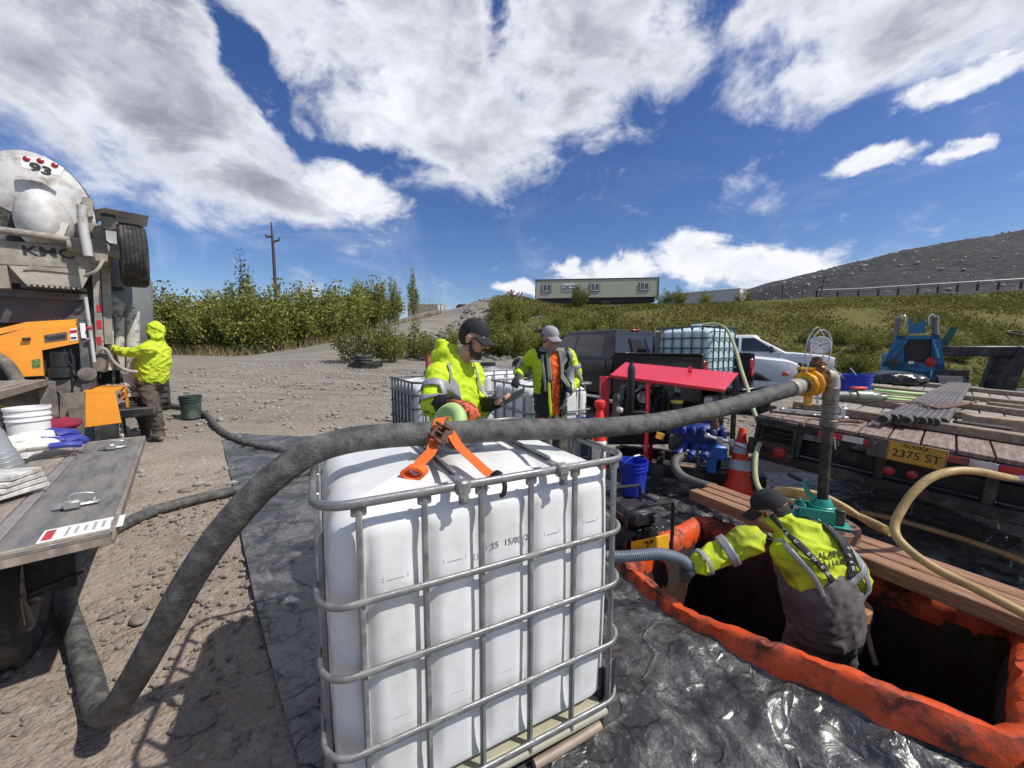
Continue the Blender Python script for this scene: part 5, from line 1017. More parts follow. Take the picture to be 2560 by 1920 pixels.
def pickup(name, label, T, paint, L=5.9, bed=1.95, cab=2.45, hood=1.28, flare=None, chrome=False, bedload=False):
    """X forward from the tailgate, Y left, Z up"""
    o = thing(name, label, 'pickup', mx=T); w = .98
    rear, front = 1.12, L-1.02; r = .42; cx0 = bed; cx1 = bed+cab
    def sect(x, hw, zb, zt, rd=.06):
        return [V((x, sy*q, z)) for sy, q, z in ((1, hw-.05, zb), (1, hw, zb+.12), (1, hw+.012, (zb+zt)/2), (1, hw, zt-.14), (1, hw-.025, zt-.03), (1, hw-.09, zt), (-1, hw-.09, zt), (-1, hw-.025, zt-.03), (-1, hw, zt-.14), (-1, hw+.012, (zb+zt)/2), (-1, hw, zb+.12), (-1, hw-.05, zb))]
    b = B(); b.rings([sect(cx0-.02, w, .5, 1.33), sect(cx0+cab*.5, w, .48, 1.32), sect(cx1-.15, w, .5, 1.31), sect(cx1+.25, w-.005, .55, hood+.02), sect(L-.75, w-.02, .6, hood-.02), sect(L-.28, w-.06, .62, hood-.07), sect(L-.1, w-.12, .62, hood-.14)]); b.done('body', paint, o, 30)
    b = B()
    for s in (-1, 1):
        b.rings([[V((x, s*(w-.06), z)) for x, z in ((.02, .55), (.02, 1.40), (cx0-.05, 1.42), (cx0-.05, .55))], [V((x, s*(w+.0), z)) for x, z in ((.03, .6), (.03, 1.37), (cx0-.05, 1.39), (cx0-.05, .6))]]); b.box((cx0/2, s*(w-.06), 1.41), (cx0-.08, .12, .035), .01)
    b.box((cx0-.04, 0, 1.0), (.05, w*2-.1, .78), .01); b.box((cx0/2, 0, .86), (cx0-.05, w*2-.1, .06), .004); b.done('bed', paint, o)
    b = B()
    if bedload: b.box((-.30, 0, .86), (.62, w*2-.12, .06), .02)
    else: b.box((.03, 0, 1.08), (.06, w*2-.06, .62), .02); b.box((-.005, 0, 1.25), (.012, .3, .08), .004)
    b.done('tailgate', paint, o)
    # cab: belt line to roof
    rx0, rx1 = cx0+.14, cx1-.78; bw, rw, zb, zr = w-.03, .74, 1.30, 1.93
    def crow(t):
        x0 = cx0+(rx0-cx0)*t; x1 = cx1+.12+(rx1-cx1-.12)*t; hw = bw+(rw-bw)*t**1.15; z = zb+(zr-zb-.07)*t; return [V((x0, -hw+.06, z)), V((x0+.05, -hw, z)), V((x1-.12, -hw, z)), V((x1, -hw+.14, z)), V((x1+.03, 0, z)), V((x1, hw-.14, z)), V((x1-.12, hw, z)), V((x0+.05, hw, z)), V((x0, hw-.06, z))]
    top = [V((p.x*.96+.04*(rx0+rx1)/2, p.y*.92, zr-.02)) for p in crow(1)]; top2 = [V((p.x*.8+.2*(rx0+rx1)/2, p.y*.7, zr)) for p in crow(1)]
    b = B(); b.rings([crow(0), crow(.25), crow(.5), crow(.75), crow(1.), top, top2]); b.done('cab', paint, o, 28)
    def side(x, t, s, off=.004):
        hw = bw+(rw-bw)*t**1.15; return V((x, s*(hw+off), zb+(zr-zb-.07)*t))
    for s in (-1, 1):
        xm = cx0+.42+cab*.30
        def edge_f(t): return cx1-.05+(rx1-cx1-.02)*t-.10
        for (xa, xb) in ((lambda t: cx0+.30+.05*t, lambda t: xm-.04), (lambda t: xm+.05, edge_f)):
            b = B(); b.grid(lambda u, v: side(xa(.08+.84*v)*(1-u)+xb(.08+.84*v)*u, .08+.84*v, s), 6, 6); b.done('side_window', GLASS, o, 60, recalc=False)
        for x in (cx0+.16, xm, cx1-.16): b = B(); b.box((x, s*(w+.006), .98), (.008, .014, .66), .001); b.done('door_seam', FLAT_BLACK, o)
        for x in (xm-.16, cx1-.98): b = B(); b.box((x, s*(w+.022), 1.16), (.17, .03, .035), .01); b.done('door_handle', CHROME if chrome else paint, o)
        b = B(); b.box((cx1-.38, s*(w+.15), 1.42), (.10, .2, .24), .04); b.box((cx1-.36, s*(w+.03), 1.36), (.06, .14, .05), .01); b.done('mirror', BLACKP, o)
        b = B(); b.tube([(cx0+.1, s*(w+.05), .47), (cx1-.1, s*(w+.05), .47)], .045, 10); b.done('running_board', CHROME if chrome else BLACKP, o)
        b = B(); b.box((.04, s*(w-.1), 1.14), (.07, .16, .36), .03); b.done('tail_lamp', M('tail_red', (.28, .01, .015), .2, coat=.4), o)
        for xc in (rear, front):
            wheel(o, (xc, s*(w-.14), r), r, .27, (0, s, 0))
            b = B(); b.tube([(xc+math.cos(t)*.50, s*(w+.015), r+.02+math.sin(t)*.50) for t in np.linspace(-.25, PI+.25, 22)], .055 if flare else .03, 8); b.done('wheel_arch', flare or paint, o)
            b = B(); b.lathe([(.0, 0), (.49, 0), (.49, -.25), (0, -.25)], (xc, s*(w+.008), r+.02), (0, s, 0), 24); b.done('wheel_well_shade', FLAT_BLACK, o)  # solid black disc coloured as the shade of the hollow behind the wheel
        b = B(); y0 = w-.32; 
        hx = L-.13; b.grid(lambda u, v: V((hx-.34*max(0, u-.35)**1.2+.015, s*(y0-.02+.33*u*(1-.15*u)), .86+.24*v-.05*v*u*(1 if s else 1))), 8, 5); b.done('headlight', CLEARG, o, 60, recalc=False)
        b = B(); b.sph((hx+.0, s*(y0+.08), .97), (.03, .065, .065), 12); b.done('lamp_lens', M('lens', (.8, .8, .82), .1, .2), o)
        b = B(); b.box((hx-.2, s*(w-.035), .96), (.12, .02, .09), .01); b.done('indicator', M('amber', (.7, .14, .02), .3), o)
    b = B(); b.grid(lambda u, v: V((cx0+.012+(rx0-cx0)*(.1+.8*v)-.014, (-.86+1.72*u)*(1-.17*(.1+.8*v)), zb+(zr-zb-.07)*(.1+.8*v))), 6, 5); b.done('rear_window', GLASS, o, 60, recalc=False)
    for yy in (-.27, .27): b = B(); b.box((cx0+.03, yy, 1.56), (.02, .03, .4), .004, (0, R(13), 0)); b.done('window_divider', BLACKP, o)
    b = B(); b.grid(lambda u, v: V((cx1+.125+(rx1-cx1-.12)*(.06+.86*v)+.028*(1-(2*u-1)**2), (-.84+1.68*u)*(1-.17*v), zb+.006+(zr-zb-.07)*(.06+.86*v)+.006)), 10, 6); b.done('windscreen', GLASS, o, 60, recalc=False)
    b = B(); b.box((rx0+.04, 0, zr-.015), (.1, .3, .045), .012); b.done('brake_lamp', M('tail_red', (.28, .01, .015), .2), o)
    g = B(); g.box((L-.09, 0, .93), (.05, 1.22, .40), .03); gr = g.done('grille', BLACKP, o)
    b = B(); b.box((L-.06, 0, .93), (.02, 1.2, .05), .008); b.box((L-.06, 0, .93), (.02, .06, .38), .008); b.box((L-.06, 0, 1.12), (.03, 1.26, .05), .01); b.box((L-.06, 0, .74), (.03, 1.22, .04), .01); b.done('grille_bars', CHROME if chrome else paint, gr)
    b = B(); b.box((L-.05, 0, .58), (.22, w*2-.08, .24), .05); b.done('front_bumper', paint, o)
    b = B(); b.box((-.06, 0, .62), (.16, w*2-.1, .2), .03); b.done('rear_bumper', CHROME, o)
    b = B(); b.box((L*.5, 0, .45), (L-.8, 1.2, .14), .02); b.done('chassis', STEELB, o)
    return o
def car_mat(name, c): return M(name, c, .28, .0, var=.08, vs=1.5, coat=.5, dirt=tuple(q*.85+.012 for q in c), da=.70, ds=2, spec=.35)
hd = V((-.58, .815, 0)).normalized(); zt_ = .06
lf_ = V((3.20, 6.42, 0)); rr_ = lf_-V((-hd.y, hd.x, 0))*.98   # left rear corner seen in the photograph, then the tailgate centre
T1 = frame((rr_.x, rr_.y, zt_), hd)
pickup('pickup_truck', 'black crew cab pickup carrying a tank in its bed', T1, car_mat('black_paint', (.006, .006, .011)), L=5.8, chrome=True, bedload=True)
# tank standing in the bed
tb2 = T1@V((.60, .14, .78)); ibc('bulk_container', 'blue tinted tank in dark cage standing in the bed of the black pickup', (0, 0, 0), 0, 1.13, .53, .53, bmat=HDPEB, cmat=M('teal_cage', (.06, .10, .11), .5, .4, var=.2), upx=(-.38, -.19, 0, .19, .38), upy=(-.38, -.19, 0, .19, .38), lv=(.2, .38, .56, .74, .92), cross=False, mx=Matrix.Translation(tb2)@Matrix.Rotation(math.atan2(hd.y, hd.x), 4, 'Z'))
b = B(); b.box((0, 0, .45), (.06, .5, .7), .05); o = b.done('folded_tarp', BLACKP); o.location = T1@V((1.72, -.35, 1.1)); o.rotation_euler = (0, 0, math.atan2(hd.y, hd.x)); tag(o, 'black headache board standing between cab and tank in the black pickup', 'board')
wh_ = car_mat('white_paint_car', (.70, .71, .73))
h2 = V((.90, -.435, 0)).normalized()
h2 = V((.85, -.527, 0)).normalized(); fr = V((7.10, 9.5, 0)); T2 = frame((fr-h2*5.8)+V((0, 0, .02)), h2)
pickup('pickup_truck', 'silver white pickup with black wheel arch behind the black pickup', T2, wh_, L=5.8, hood=1.34, flare=BLACKP, chrome=True)
fr = V((10.7, 12.8, 0)); T3 = frame((fr-h2*5.8)+V((0, 0, .10)), h2)
pickup('pickup_truck', 'white pickup parked farther back with its bonnet by the gauge', T3, car_mat('white_paint_far', (.74, .75, .76)), L=5.8, hood=1.3, flare=BLACKP)
# ---------------------------------------------------------------- blue trailer-mounted rig
BLR = M('rig_blue', (.012, .13, .27), .5, 0, var=.18, vs=5, dirt=(.05, .11, .16), da=.60, ds=6)
rp = at(2300, 935, 9.0); rg = thing('rig_trailer', 'blue steel drill unit on a trailer with black mudguards beyond the flatbed', 'rig', (rp.x, 9.2, TZ(rp.x, 9.2)), R(-40)); rg.scale = (.72, 1, 1)
def rl(px, py): p = at(px, py, 9.0); return ((p.x-rp.x), p.z-rg.location.z)
for pts, nm in (([(2224, 920), (2262, 838), (2270, 838), (2284, 838), (2281, 905), (2281, 921)], 'left_plate'), ([(2352, 838), (2370, 838), (2382, 926), (2360, 927), (2348, 905), (2350, 880)], 'right_plate'), ([(2262, 838), (2370, 838), (2368, 848), (2264, 848)], 'top_plate'), ([(2224, 905), (2380, 908), (2382, 926), (2340, 926), (2330, 930), (2270, 922), (2224, 920)], 'bottom_plate')):
    b = B(); b.prism([(rl(*q)[0], 0, rl(*q)[1]) for q in pts], (0, 0, 0), (0, .05, 0)); b.done(nm.split('_')[1] if False else 'face_plate', BLR, rg)
b = B(); b.prism([(rl(*q)[0], .06, rl(*q)[1]) for q in ((2270, 842), (2362, 842), (2366, 912), (2262, 910))], (0, 0, 0), (0, .02, 0)); b.done('opening_shade', FLAT_BLACK, rg)  # black plate; shade behind the blue frame is put into its colour
b = B(); b.prism([(rl(*q)[0], .02, rl(*q)[1]) for q in ((2297, 795), (2303, 795), (2303, 806), (2328, 806), (2328, 795), (2335, 795), (2336, 832), (2296, 832))], (0, 0, 0), (0, .25, 0)); b.done('mast_bracket', BLR, rg)
for s, px in ((-1, 2262), (1, 2362)):
    x, z = rl(px, 838); x2, z2 = rl(px+(8 if s < 0 else 0), 798); b = B(); b.tube([(x, .12, z), (x2, .12, z2)], .075, 14); b.lathe([(.08, 0), (.09, .01), (.09, .06), (.05, .08)], (x2, .12, z2), (0, 0, 1), 14); b.done('jack_cylinder', M('jack_grey', (.16, .15, .16), .5, .4, var=.2), rg)
    b = B(); b.tube(cr([(x2, .1, z2+.06), (x2-.1*s, .05, z2+.12), (x2-.16*s, .02, z2+.03), (x2-.15*s, .0, z2-.15)], 5), .02, 8); b.done('hydraulic_line', CHROME, rg)
    x3, z3 = rl(2290 if s < 0 else 2352, 850); x4, z4 = rl(2252 if s < 0 else 2362, 895); b = B(); b.tube([(x3, -.03, z3), (x4, -.05, z4)], .035, 10); b.tube([((x3+x4)/2, -.04, (z3+z4)/2), (x4, -.05, z4)], .055, 10); b.done('ram', BLR, rg)
    x5, z5 = rl(2256 if s < 0 else 2346, 905); b = B(); b.lathe([(.12, 0), (.12, .03), (.1, .04), (0, .05)], (x5, -.0, z5), (0, -1, 0), 20); b.done('tail_lamp', M('rig_lamp%d' % s, (.05, .04, .03) if s < 0 else (.35, .01, .015), .3), rg)
    x6, _ = rl(2205 if s < 0 else 2402, 880); b = B(); b.grid(lambda u, v: V((x6-.28+.56*v, .25-.55*math.cos(u*PI), .42+.62*math.sin(u*PI))), 16, 2); b.lathe([(.0, 0), (.6, 0), (.6, .01), (0, .01)], (x6-.28, .25, .45), (1, 0, 0), 24); b.lathe([(.0, 0), (.6, 0), (.6, .01), (0, .01)], (x6+.28, .25, .45), (1, 0, 0), 24); b.done('mudguard', BLACKP, rg, 60)
    wheel(rg, (x6, .25, .42), .42, .28, (1, 0, 0))
b = B(); b.box((0, 1.2, .55), (1.0, 3.0, .16), .02); b.box((0, .1, .55), (2.0, .12, .12), .02); b.done('chassis', STEELB, rg)
b = B(); b.box((0, 1.3, 1.1), (1.1, 1.9, .9), .05); b.done('engine_box', BLR, rg)
x, z = rl(2298, 917); text('42-F45', .16, Matrix.Translation((x+.02, -.004, z))@Matrix.Rotation(R(90), 4, 'X'), 'unit_number', M('navy_ink', (.01, .03, .09), .6), rg, .001, .004)
b = B(); x, z = rl(2300, 907); b.box((x, -.004, z), (.13, .008, .06), .002); b.done('name_plate', WHITEP, rg)
b = B(); x, z = rl(2385, 850); b.prism([(x-.1, .3, z-.1), (x+.12, .3, z+.3), (x+.3, .3, z+.3), (x+.1, .3, z-.15)], (0, 0, 0), (0, .03, 0)); b.done('green_flap', M('dark_green', (.01, .10, .07), .5), rg)
# black gooseneck frame
gp = at(2470, 965, 11.0); gn = thing('gooseneck_trailer', 'black steel gooseneck trailer frame at the right behind the blue rig', 'trailer', (gp.x, 11.0, TZ(gp.x, 11.)), R(-30))
b = B(); z = 1.6-gn.location.z; b.box((-.55, 0, z-.12), (2.5, .22, .30), .03); b.box((-.55, .9, z-.12), (2.5, .22, .30), .03); b.box((.55, .45, z-.12), (.25, 1.1, .3), .03); b.done('neck', STEELB, gn)
b = B(); b.bar((.55, .0, z), (.3, .0, .3), .28, .28, .02, up=(0, 1, 0)); b.bar((.55, .9, z), (.3, .9, .3), .28, .28, .02, up=(0, 1, 0)); b.done('neck_post', STEELB, gn)
b = B(); b.box((-.7, .45, .42), (3.6, 1.3, .14), .02); b.box((-1.0, 0.1, .75), (1.2, .3, .6), .03); b.done('frame', STEELB, gn)
for x in (-.3, .5, .95): b = B(); b.box((x, -.1, .2), (.16, .2, .36), .02); b.done('landing_leg', STEELB, gn)
# ---------------------------------------------------------------- site office, shed and far things on the plateau
oz = 6.75; oL, oR = at(1339, 752, 44).x, at(1645, 750, 42.5).x
of = thing('site_office', 'long cream site office trailer with three windows on the plateau', 'building', ((oL+oR)/2, 43.2, oz), math.atan2(-1.5, oR-oL)); W2 = math.hypot(oR-oL, 1.5)
zt2 = at(1500, 698, 43.2).z-oz; zb2 = at(1500, 744, 43.2).z-oz
CREAM = M('cream_siding', (.42, .43, .33), .6, 0, var=.06, vs=1, st=(1, 1, .2), b=.15, bs=8)
b = B(); b.box((0, 1.5, (zt2+zb2)/2), (W2, 3., zt2-zb2), .02); b.done('wall', CREAM, of)
b = B(); b.box((0, 1.5, zt2+.04), (W2+.1, 3.1, .10), .02); b.box((-W2/2, -.02, (zt2+zb2)/2), (.07, .05, zt2-zb2), .005); b.box((W2/2, -.02, (zt2+zb2)/2), (.07, .05, zt2-zb2), .005); b.done('roof', M('dark_trim', (.03, .032, .04), .5), of)
b = B(); b.box((0, 1.5, zb2-.28), (W2-.6, 2.6, .5), .02); b.done('underframe', FLAT_BLACK, of)
for px in (1368, 1489, 1610):
    x = ((px-1339)/(1645-1339)-.5)*W2; zc = at(1489, 718, 43.2).z-oz; 
    b = B(); b.box((x, -.03, zc), (1.08, .06, .92), .01); f = b.done('window', M('dark_trim', (.03, .032, .04), .5), of)
    for k in (-1, 1): b = B(); b.box((x+k*.22, -.066, zc), (.38, .012, .68), .004); b.done('pane', M('office_glass', (.10, .11, .12), .1, var=.5, vs=3), f)
    b = B(); b.box((x, -.07, zc), (.05, .02, .74), .004); 
    for k in (-1, 1): b.box((x, -.07, zc+k*.37), (.88, .02, .05), .004); b.box((x+k*.44, -.07, zc), (.05, .02, .74), .004)
    b.done('frame', WHITEP, f)
x = ((1428-1339)/(1645-1339)-.5)*W2; zc = at(1428, 718, 43.4).z-oz
b = B(); b.box((x, -.03, zc), (1.8, .03, .82), .004); sg = b.done('sign_board', WHITEP, of); ST = Matrix.Translation((x, -.048, zc))@Matrix.Rotation(R(90), 4, 'X')
text('Roger Hickel', .38, ST@Matrix.Translation((0, .14, 0)), 'sign_lettering', M('navy_sign', (.02, .03, .07), .5), sg, .002, .01, sx=.82)
b = B(); b.box((x, -.047, zc-.2), (1.7, .004, .26), .001); b.done('sign_band', M('navy_sign', (.02, .03, .07), .5), sg); text('Contracting Inc.', .2, ST@Matrix.Translation((0, -.2, .004)), 'sign_lettering', WHITEP, sg, .002, .004)
b = B(); b.tube(cr([(-W2/2-.05, 0, zb2), (-W2/2-.06, 0, zt2*.6), (-W2/2-.16, 0, zt2-.1), (-W2/2-.1, 0, zt2+.25), (-W2/2+.1, 0, zt2+.1)], 5), .018, 6); b.done('service_mast', STEELB, of)
sz_ = 7.0; a = at(1680, 752, 52); c = at(1845, 750, 47)
sd = thing('storage_shed', 'long pale grey flat roofed shed to the right of the site office', 'building', ((a.x+c.x)/2, 50, 6.6), math.atan2(c.y-a.y, c.x-a.x)); Ls = (c-a).length+.8; hs = at(1760, 728, 49.5).z-6.6
b = B(); b.box((0, 2, hs/2), (Ls, 4, hs), .03); b.done('wall', M('shed_grey', (.42, .44, .46), .55, var=.06, st=(3, 1, 1)), sd); b = B(); b.box((0, 2, hs+.04), (Ls+.15, 4.2, .09), .02); b.done('roof', WHITEP, sd)
b = B(); b.box((Ls/2+.02, 2., hs*.5), (.04, 3.9, hs-.1), .01); b.done('end_wall', WHITEP, sd)
p = at(1065, 766, 58); fc = thing('storage_container', 'low tan container beyond the thicket at the top of the road', 'container', (p.x, 58, TZ(p.x, 58)), .05)
b = B(); b.box((0, 1, .9), (5.4, 2.2, 1.8), .03)
for k in range(18): b.box((-2.55+k*.3, -.12, .9), (.12, .04, 1.6), .01)
b.done('wall', M('tan_steel', (.30, .27, .22), .7, var=.15), fc)
for k in range(2): b = B(); b.box((1.9+.5*k, -.15, .9), (.35, .03, 1.5), .01); b.done('door', WHITEP, fc)
b = B()
for k in range(7): b.tube([(-2.6+k*.6, 0, 1.8), (-2.6+k*.6, 0, 2.5)], .02, 5)
b.tube([(-2.6, 0, 2.5), (1.0, 0, 2.5)], .02, 5); b.tube([(-2.6, 0, 2.15), (1.0, 0, 2.15)], .02, 5); b.done('railing', GALV, fc)
p = at(1185, 762, 50); pk = thing('low_trailer', 'low dark trailer with black wheels parked at the top of the road', 'trailer', (p.x, 51, TZ(p.x, 51)-.1), .1)
b = B(); b.box((-.9, 0, .75), (3.0, 1.4, .25), .04); b.box((-1.6, 0, .95), (1.2, 1.2, .25), .1); b.done('deck', STEELB, pk)
for x in (.2, .75, 1.3): b = B(); b.lathe([(.2, -.12), (.36, -.1), (.36, .1), (.2, .12)], (x, -.7, .36), (0, 1, 0), 16); b.done('wheel', RUB, pk)
# utility pole
up = at(690, 745, 45); pz = at(681, 555, 45).z; po = thing('utility_pole', 'wooden utility pole with two short arms rising behind the thicket', 'pole', (up.x, 45, TZ(up.x, 45))); h0 = pz-po.location.z
WOODP = M('pole_wood', (.075, .05, .04), .9, var=.25, st=(6, 6, 1), b=.4)
b = B(); b.tube([(0, 0, 0), (0, 0, h0*.5), (0, 0, h0*.82), (-.05, 0, h0)], [.2, .17, .15, .06], 12); b.done('post', WOODP, po)
za = at(690, 592, 45).z-po.location.z; zb_ = at(690, 602, 45).z-po.location.z
b = B(); b.bar((-.75, 0, za), (.1, 0, za+.02), .13, .2, .02); b.done('cross_arm', WOODP, po); b = B(); b.bar((-.05, 0, zb_-.15), (.8, 0, zb_+.1), .13, .2, .02); b.done('cross_arm', WOODP, po)
for x, z in ((-.75, za), (.8, zb_+.1)): b = B(); b.lathe([(.04, 0), (.09, .05), (.05, .1), (.08, .15), (.03, .2)], (x, 0, z+.1), (0, 0, 1), 10); b.done('insulator', FLAT_BLACK, po)
# guard rail along the rim of the grass bank
gr = thing('guard_rail', 'steel guard rail on wooden posts along the top of the grass bank', 'guard rail', (40, 35, 6.6)); Tm = Matrix.Translation((-40, -35, -6.6)); gpts = []
for px, py, Yd in ((2045, 728, 39.8), (2150, 724, 38.6), (2250, 718, 37.5), (2350, 712, 36.4), (2450, 706, 35.4), (2560, 700, 34.4), (2700, 694, 33.2)):
    gpts.append(at(px, py, Yd))
ga = M('rail_steel', (.30, .31, .32), .5, .5, var=.15)
b = B(Tm)
for dz in (-.1, .1): b.tube([p+V((0, 0, dz)) for p in cr(gpts, 4)], .07, 6)
b.done('rail', ga, gr)
for p in cr(gpts, 2): b = B(Tm); b.box((p.x, p.y+.14, p.z-.30), (.15, .15, .85), .02); b.done('post', WOODP, gr)
for px, py, py2, Yd, tl in ((2050, 735, 690, 39, .25), (1957, 738, 712, 40, 0)):
    p = at(px, py, Yd); q = at(px+(12 if tl else 0), py2, Yd); b = B(Matrix.Translation(-p)); b.tube([p-V((0, 0, .6)), q], .06, 6); o = b.done('wooden_stake', WOODP); o.location = p; tag(o, 'leaning wooden stake at the left end of the guard rail' if tl else 'short upright stake left of the guard rail', 'stake')
# things lying in the yard
p = at(915, 893, 15.5); pz_ = TZ(p.x, 15.5); pt = thing('pallet', 'dark pallet lying on the yard at the foot of the bank', 'pallet', (p.x, 15.5, pz_), .15)
for k in range(6): b = B(); b.box((-.5+k*.2, 0, .13), (.11, .9, .022), .003); b.done('slat', STEELB, pt)
for y in (-.4, 0, .4): b = B(); b.box((0, y, .06), (1.15, .1, .11), .004); b.done('runner', STEELB, pt)
for k in range(3):
    b = B(); b.lathe([(.28, 0), (.36, 0), (.38, .04), (.36, .12), (.3, .13), (.27, .06)], n=20, cap=False); o = b.done('drain_pan', BLACKP); o.location = (p.x-.12, 15.5, pz_+.15+k*.11); o.rotation_euler = (.05*k, .12-.1*k, 0); tag(o, ('bottom', 'middle', 'top')[k]+' black rubber ring piled on the dark pallet', 'ring', 'rings on the pallet')
p = at(1070, 885, 7.2); b = B(); b.lathe([(.05, 0), (.05, p.z-TZ(p.x, 7.2)-.08), (.035, p.z-TZ(p.x, 7.2)-.06), (.035, p.z-TZ(p.x, 7.2)), (0, p.z-TZ(p.x, 7.2))], n=14); o = b.done('marker_post', M('dull_red', (.28, .03, .03), .5)); o.location = (p.x, 7.2, TZ(p.x, 7.2)); tag(o, 'slim dark red post behind the shoulder of the man with the phone', 'post')
for k, (px, py) in enumerate(((1208, 898), (1228, 901), (1245, 896))):
    p = at(px, py, 12.5); b = B(); b.box((0, 0, 0), (.7, .12, .04), .006); o = b.done('board', TIM); o.location = (p.x, 12.5, TZ(p.x, 12.5)+.04+.04*k); o.rotation_euler = (0, .06*k, .5-.4*k); tag(o, ('lowest', 'middle', 'topmost')[k]+' pale board in the small heap beyond the yard tanks', 'board', 'boards heaped in the yard')
for k in range(9):
    p = at(1285+random.Random(k).uniform(-14, 18), 770+random.Random(k+9).uniform(-6, 12), 40); b = B(); b.box((0, 0, 0), (1.1, .12, .1), .02); o = b.done('red_debris', M('red_debris', (.38, .14, .12), .8)); o.location = (p.x, 40, TZ(p.x, 40)+.15); o.rotation_euler = (.6*k, .5*k, 1.1*k); tag(o, 'piece of reddish broken scrap on the rubble heap by the site office', 'scrap', 'red scrap on the rubble heap')
p = at(2550, 772, 24); b = B(); b.lathe([(.3, -.1), (.45, -.1), (.5, 0), (.45, .1), (.3, .1)], n=20, cap=False); o = b.done('old_tyre', M('faded_tyre', (.10, .07, .05), .9)); o.location = (p.x, 24, TZ(p.x, 24)+.1); o.rotation_euler = (.35, 0, 0); tag(o, 'old brown tyre lying on the grass bank at the far right', 'tyre')
# ---------------------------------------------------------------- helper: point on a vertical plane of a frame
def onpl(T, px, py, y=0.):
    o = V((0, 0, CH)); d = at(px, py, 1.)-o; i = T.inverted(); lo = i@o; ld = (i@(o+d))-lo; t = (y-lo.y)/ld.y; return lo+ld*t
SPLAT = M('splattered_white', (.52, .50, .47), .7, 0, var=.15, vs=6, dirt=(.20, .18, .155), da=.56, ds=16, dw=.06, b=.3, bs=40)
CONC = M('concrete_crust', (.26, .235, .20), .95, 0, var=.25, vs=5, dirt=(.40, .37, .32), da=.58, ds=7, b=.7, bs=25)
WHITED = M('dirty_white', (.52, .52, .515), .5, 0, var=.10, vs=3, dirt=(.28, .255, .22), da=.57, ds=5, dw=.10, b=.15, bs=30)
PGREY = M('machine_grey', (.075, .08, .085), .5, 0, var=.2, vs=5, dirt=(.17, .155, .135), da=.60, ds=6)
RUSTG = M('dusty_steel', (.15, .135, .12), .75, .2, var=.3, vs=6, dirt=(.24, .205, .17), da=.54, ds=6, b=.2, bs=40)
# ---------------------------------------------------------------- concrete mixer truck, rear end
mo = at(127, 630, 5.25); MT = frame((mo.x, mo.y, TZ(mo.x, mo.y)), (.69, .72, 0)); mxr = thing('mixer_truck', 'white concrete mixer truck with raised rear axle seen from behind', 'truck', mx=MT)
def mp(px, py, y=0.): return onpl(MT, px, py, y)
def mpoly(name, pts, y0, y1, mat): b = B(); b.prism([mp(px, py, y0) for px, py in pts], (0, 0, 0), (0, y1-y0, 0)); return b.done(name, mat, mxr)
ch = B()   # rear cross beam with lettering
a, c = mp(-60, 628), mp(276, 648); b = B(); b.bar(a+V((0, .05, 0)), c+V((0, .05, 0)), .12, .30, .01, up=(0, 0, 1)); b.done('cross_beam', CONC, mxr)
tp0 = mp(122, 632, -.012); text('KMC', .17, Matrix.Translation(tp0+V((0, 0, .0)))@Matrix.Rotation(R(-3), 4, 'Y')@Matrix.Rotation(R(90), 4, 'X'), 'beam_lettering', FLAT_BLACK, mxr, .002, .004, sx=1.25)
b = B(); b.tube(cr([mp(-60, 568, -.1), mp(60, 583, -.1), mp(180, 601, -.1), mp(305, 620, -.1)], 4), .045, 12); b.done('rail_tube', CONC, mxr)
# discharge funnel under the beam
t0 = [mp(*q) for q in ((8, 650), (235, 668))]; b0 = [mp(*q) for q in ((66, 712), (205, 722))]
b = B(); b.rings([[t0[0], t0[1], t0[1]+V((-.05, .8, 0)), t0[0]+V((.05, .8, 0))], [b0[0], b0[1], b0[1]+V((-.03, .5, 0)), b0[0]+V((.03, .5, 0))]]); b.done('discharge_funnel', M('funnel_concrete', (.40, .37, .32), .9, 0, var=.2, vs=4, dirt=(.22, .19, .16), da=.58, ds=4, b=.6, bs=22), mxr)
b = B(); m0 = (t0[0]+t0[1])/2; b.prism([m0+V((x, -.02, z)) for x, z in ((-.24, -.12), (-.18, -.05), (.18, -.05), (.24, -.12), (.16, -.1), (-.16, -.1))], (0, 0, 0), (0, .05, 0)); b.done('funnel_grip', CONC, mxr)
b = B(); b.bar(b0[0]+V((-.05, .0, -.02)), b0[1]+V((.05, 0, -.02)), .08, .06, .01); b.done('funnel_flange', STEELB, mxr)
for k in range(10): q = b0[0].lerp(b0[1], (k+.5)/10); b = B(); b.cyl(q+V((0, -.05, -.01)), q+V((0, -.08, -.01)), .016, n=6); b.done('flange_bolt', CONC, mxr)
# charge hopper: wide dish, drum mouth and collector in front of it
hc = mp(92, 535, .55); hr = (mp(92, 388, .55)-hc).length
HX = Matrix.Translation(hc)@Matrix.Diagonal((.70, 1, 1, 1))@Matrix.Translation(-hc); b = B(HX); b.lathe([(0, -.22), (hr*.4, -.2), (hr*.8, -.09), (hr*.97, -.01), (hr, 0), (hr*1.01, .03), (hr, .06), (hr*.8, .3), (hr*.45, .7)], hc, (0, 1, .12), 48, False); b.done('charge_hopper', WHITED, mxr)
b = B(HX); b.tube([hc+V((math.cos(t)*hr*1.01, .02, math.sin(t)*hr*1.01)) for t in np.linspace(-.3, PI+.5, 40)], .022, 8); b.done('hopper_rim', STEELB, mxr)
cc = mp(108, 545, .1); cr_ = (mp(182, 540, .1)-cc).x
b = B(); b.sph(cc+V((0, .12, -.02)), (cr_, .34, abs((mp(108, 455, .1)-mp(108, 612, .1)).z)/2), 32); b.done('collector_chute', M('smooth_white', (.60, .60, .59), .55, 0, var=.1, vs=4, dirt=(.30, .27, .23), da=.56, ds=3, dw=.14, b=.3, bs=25), mxr, 70)
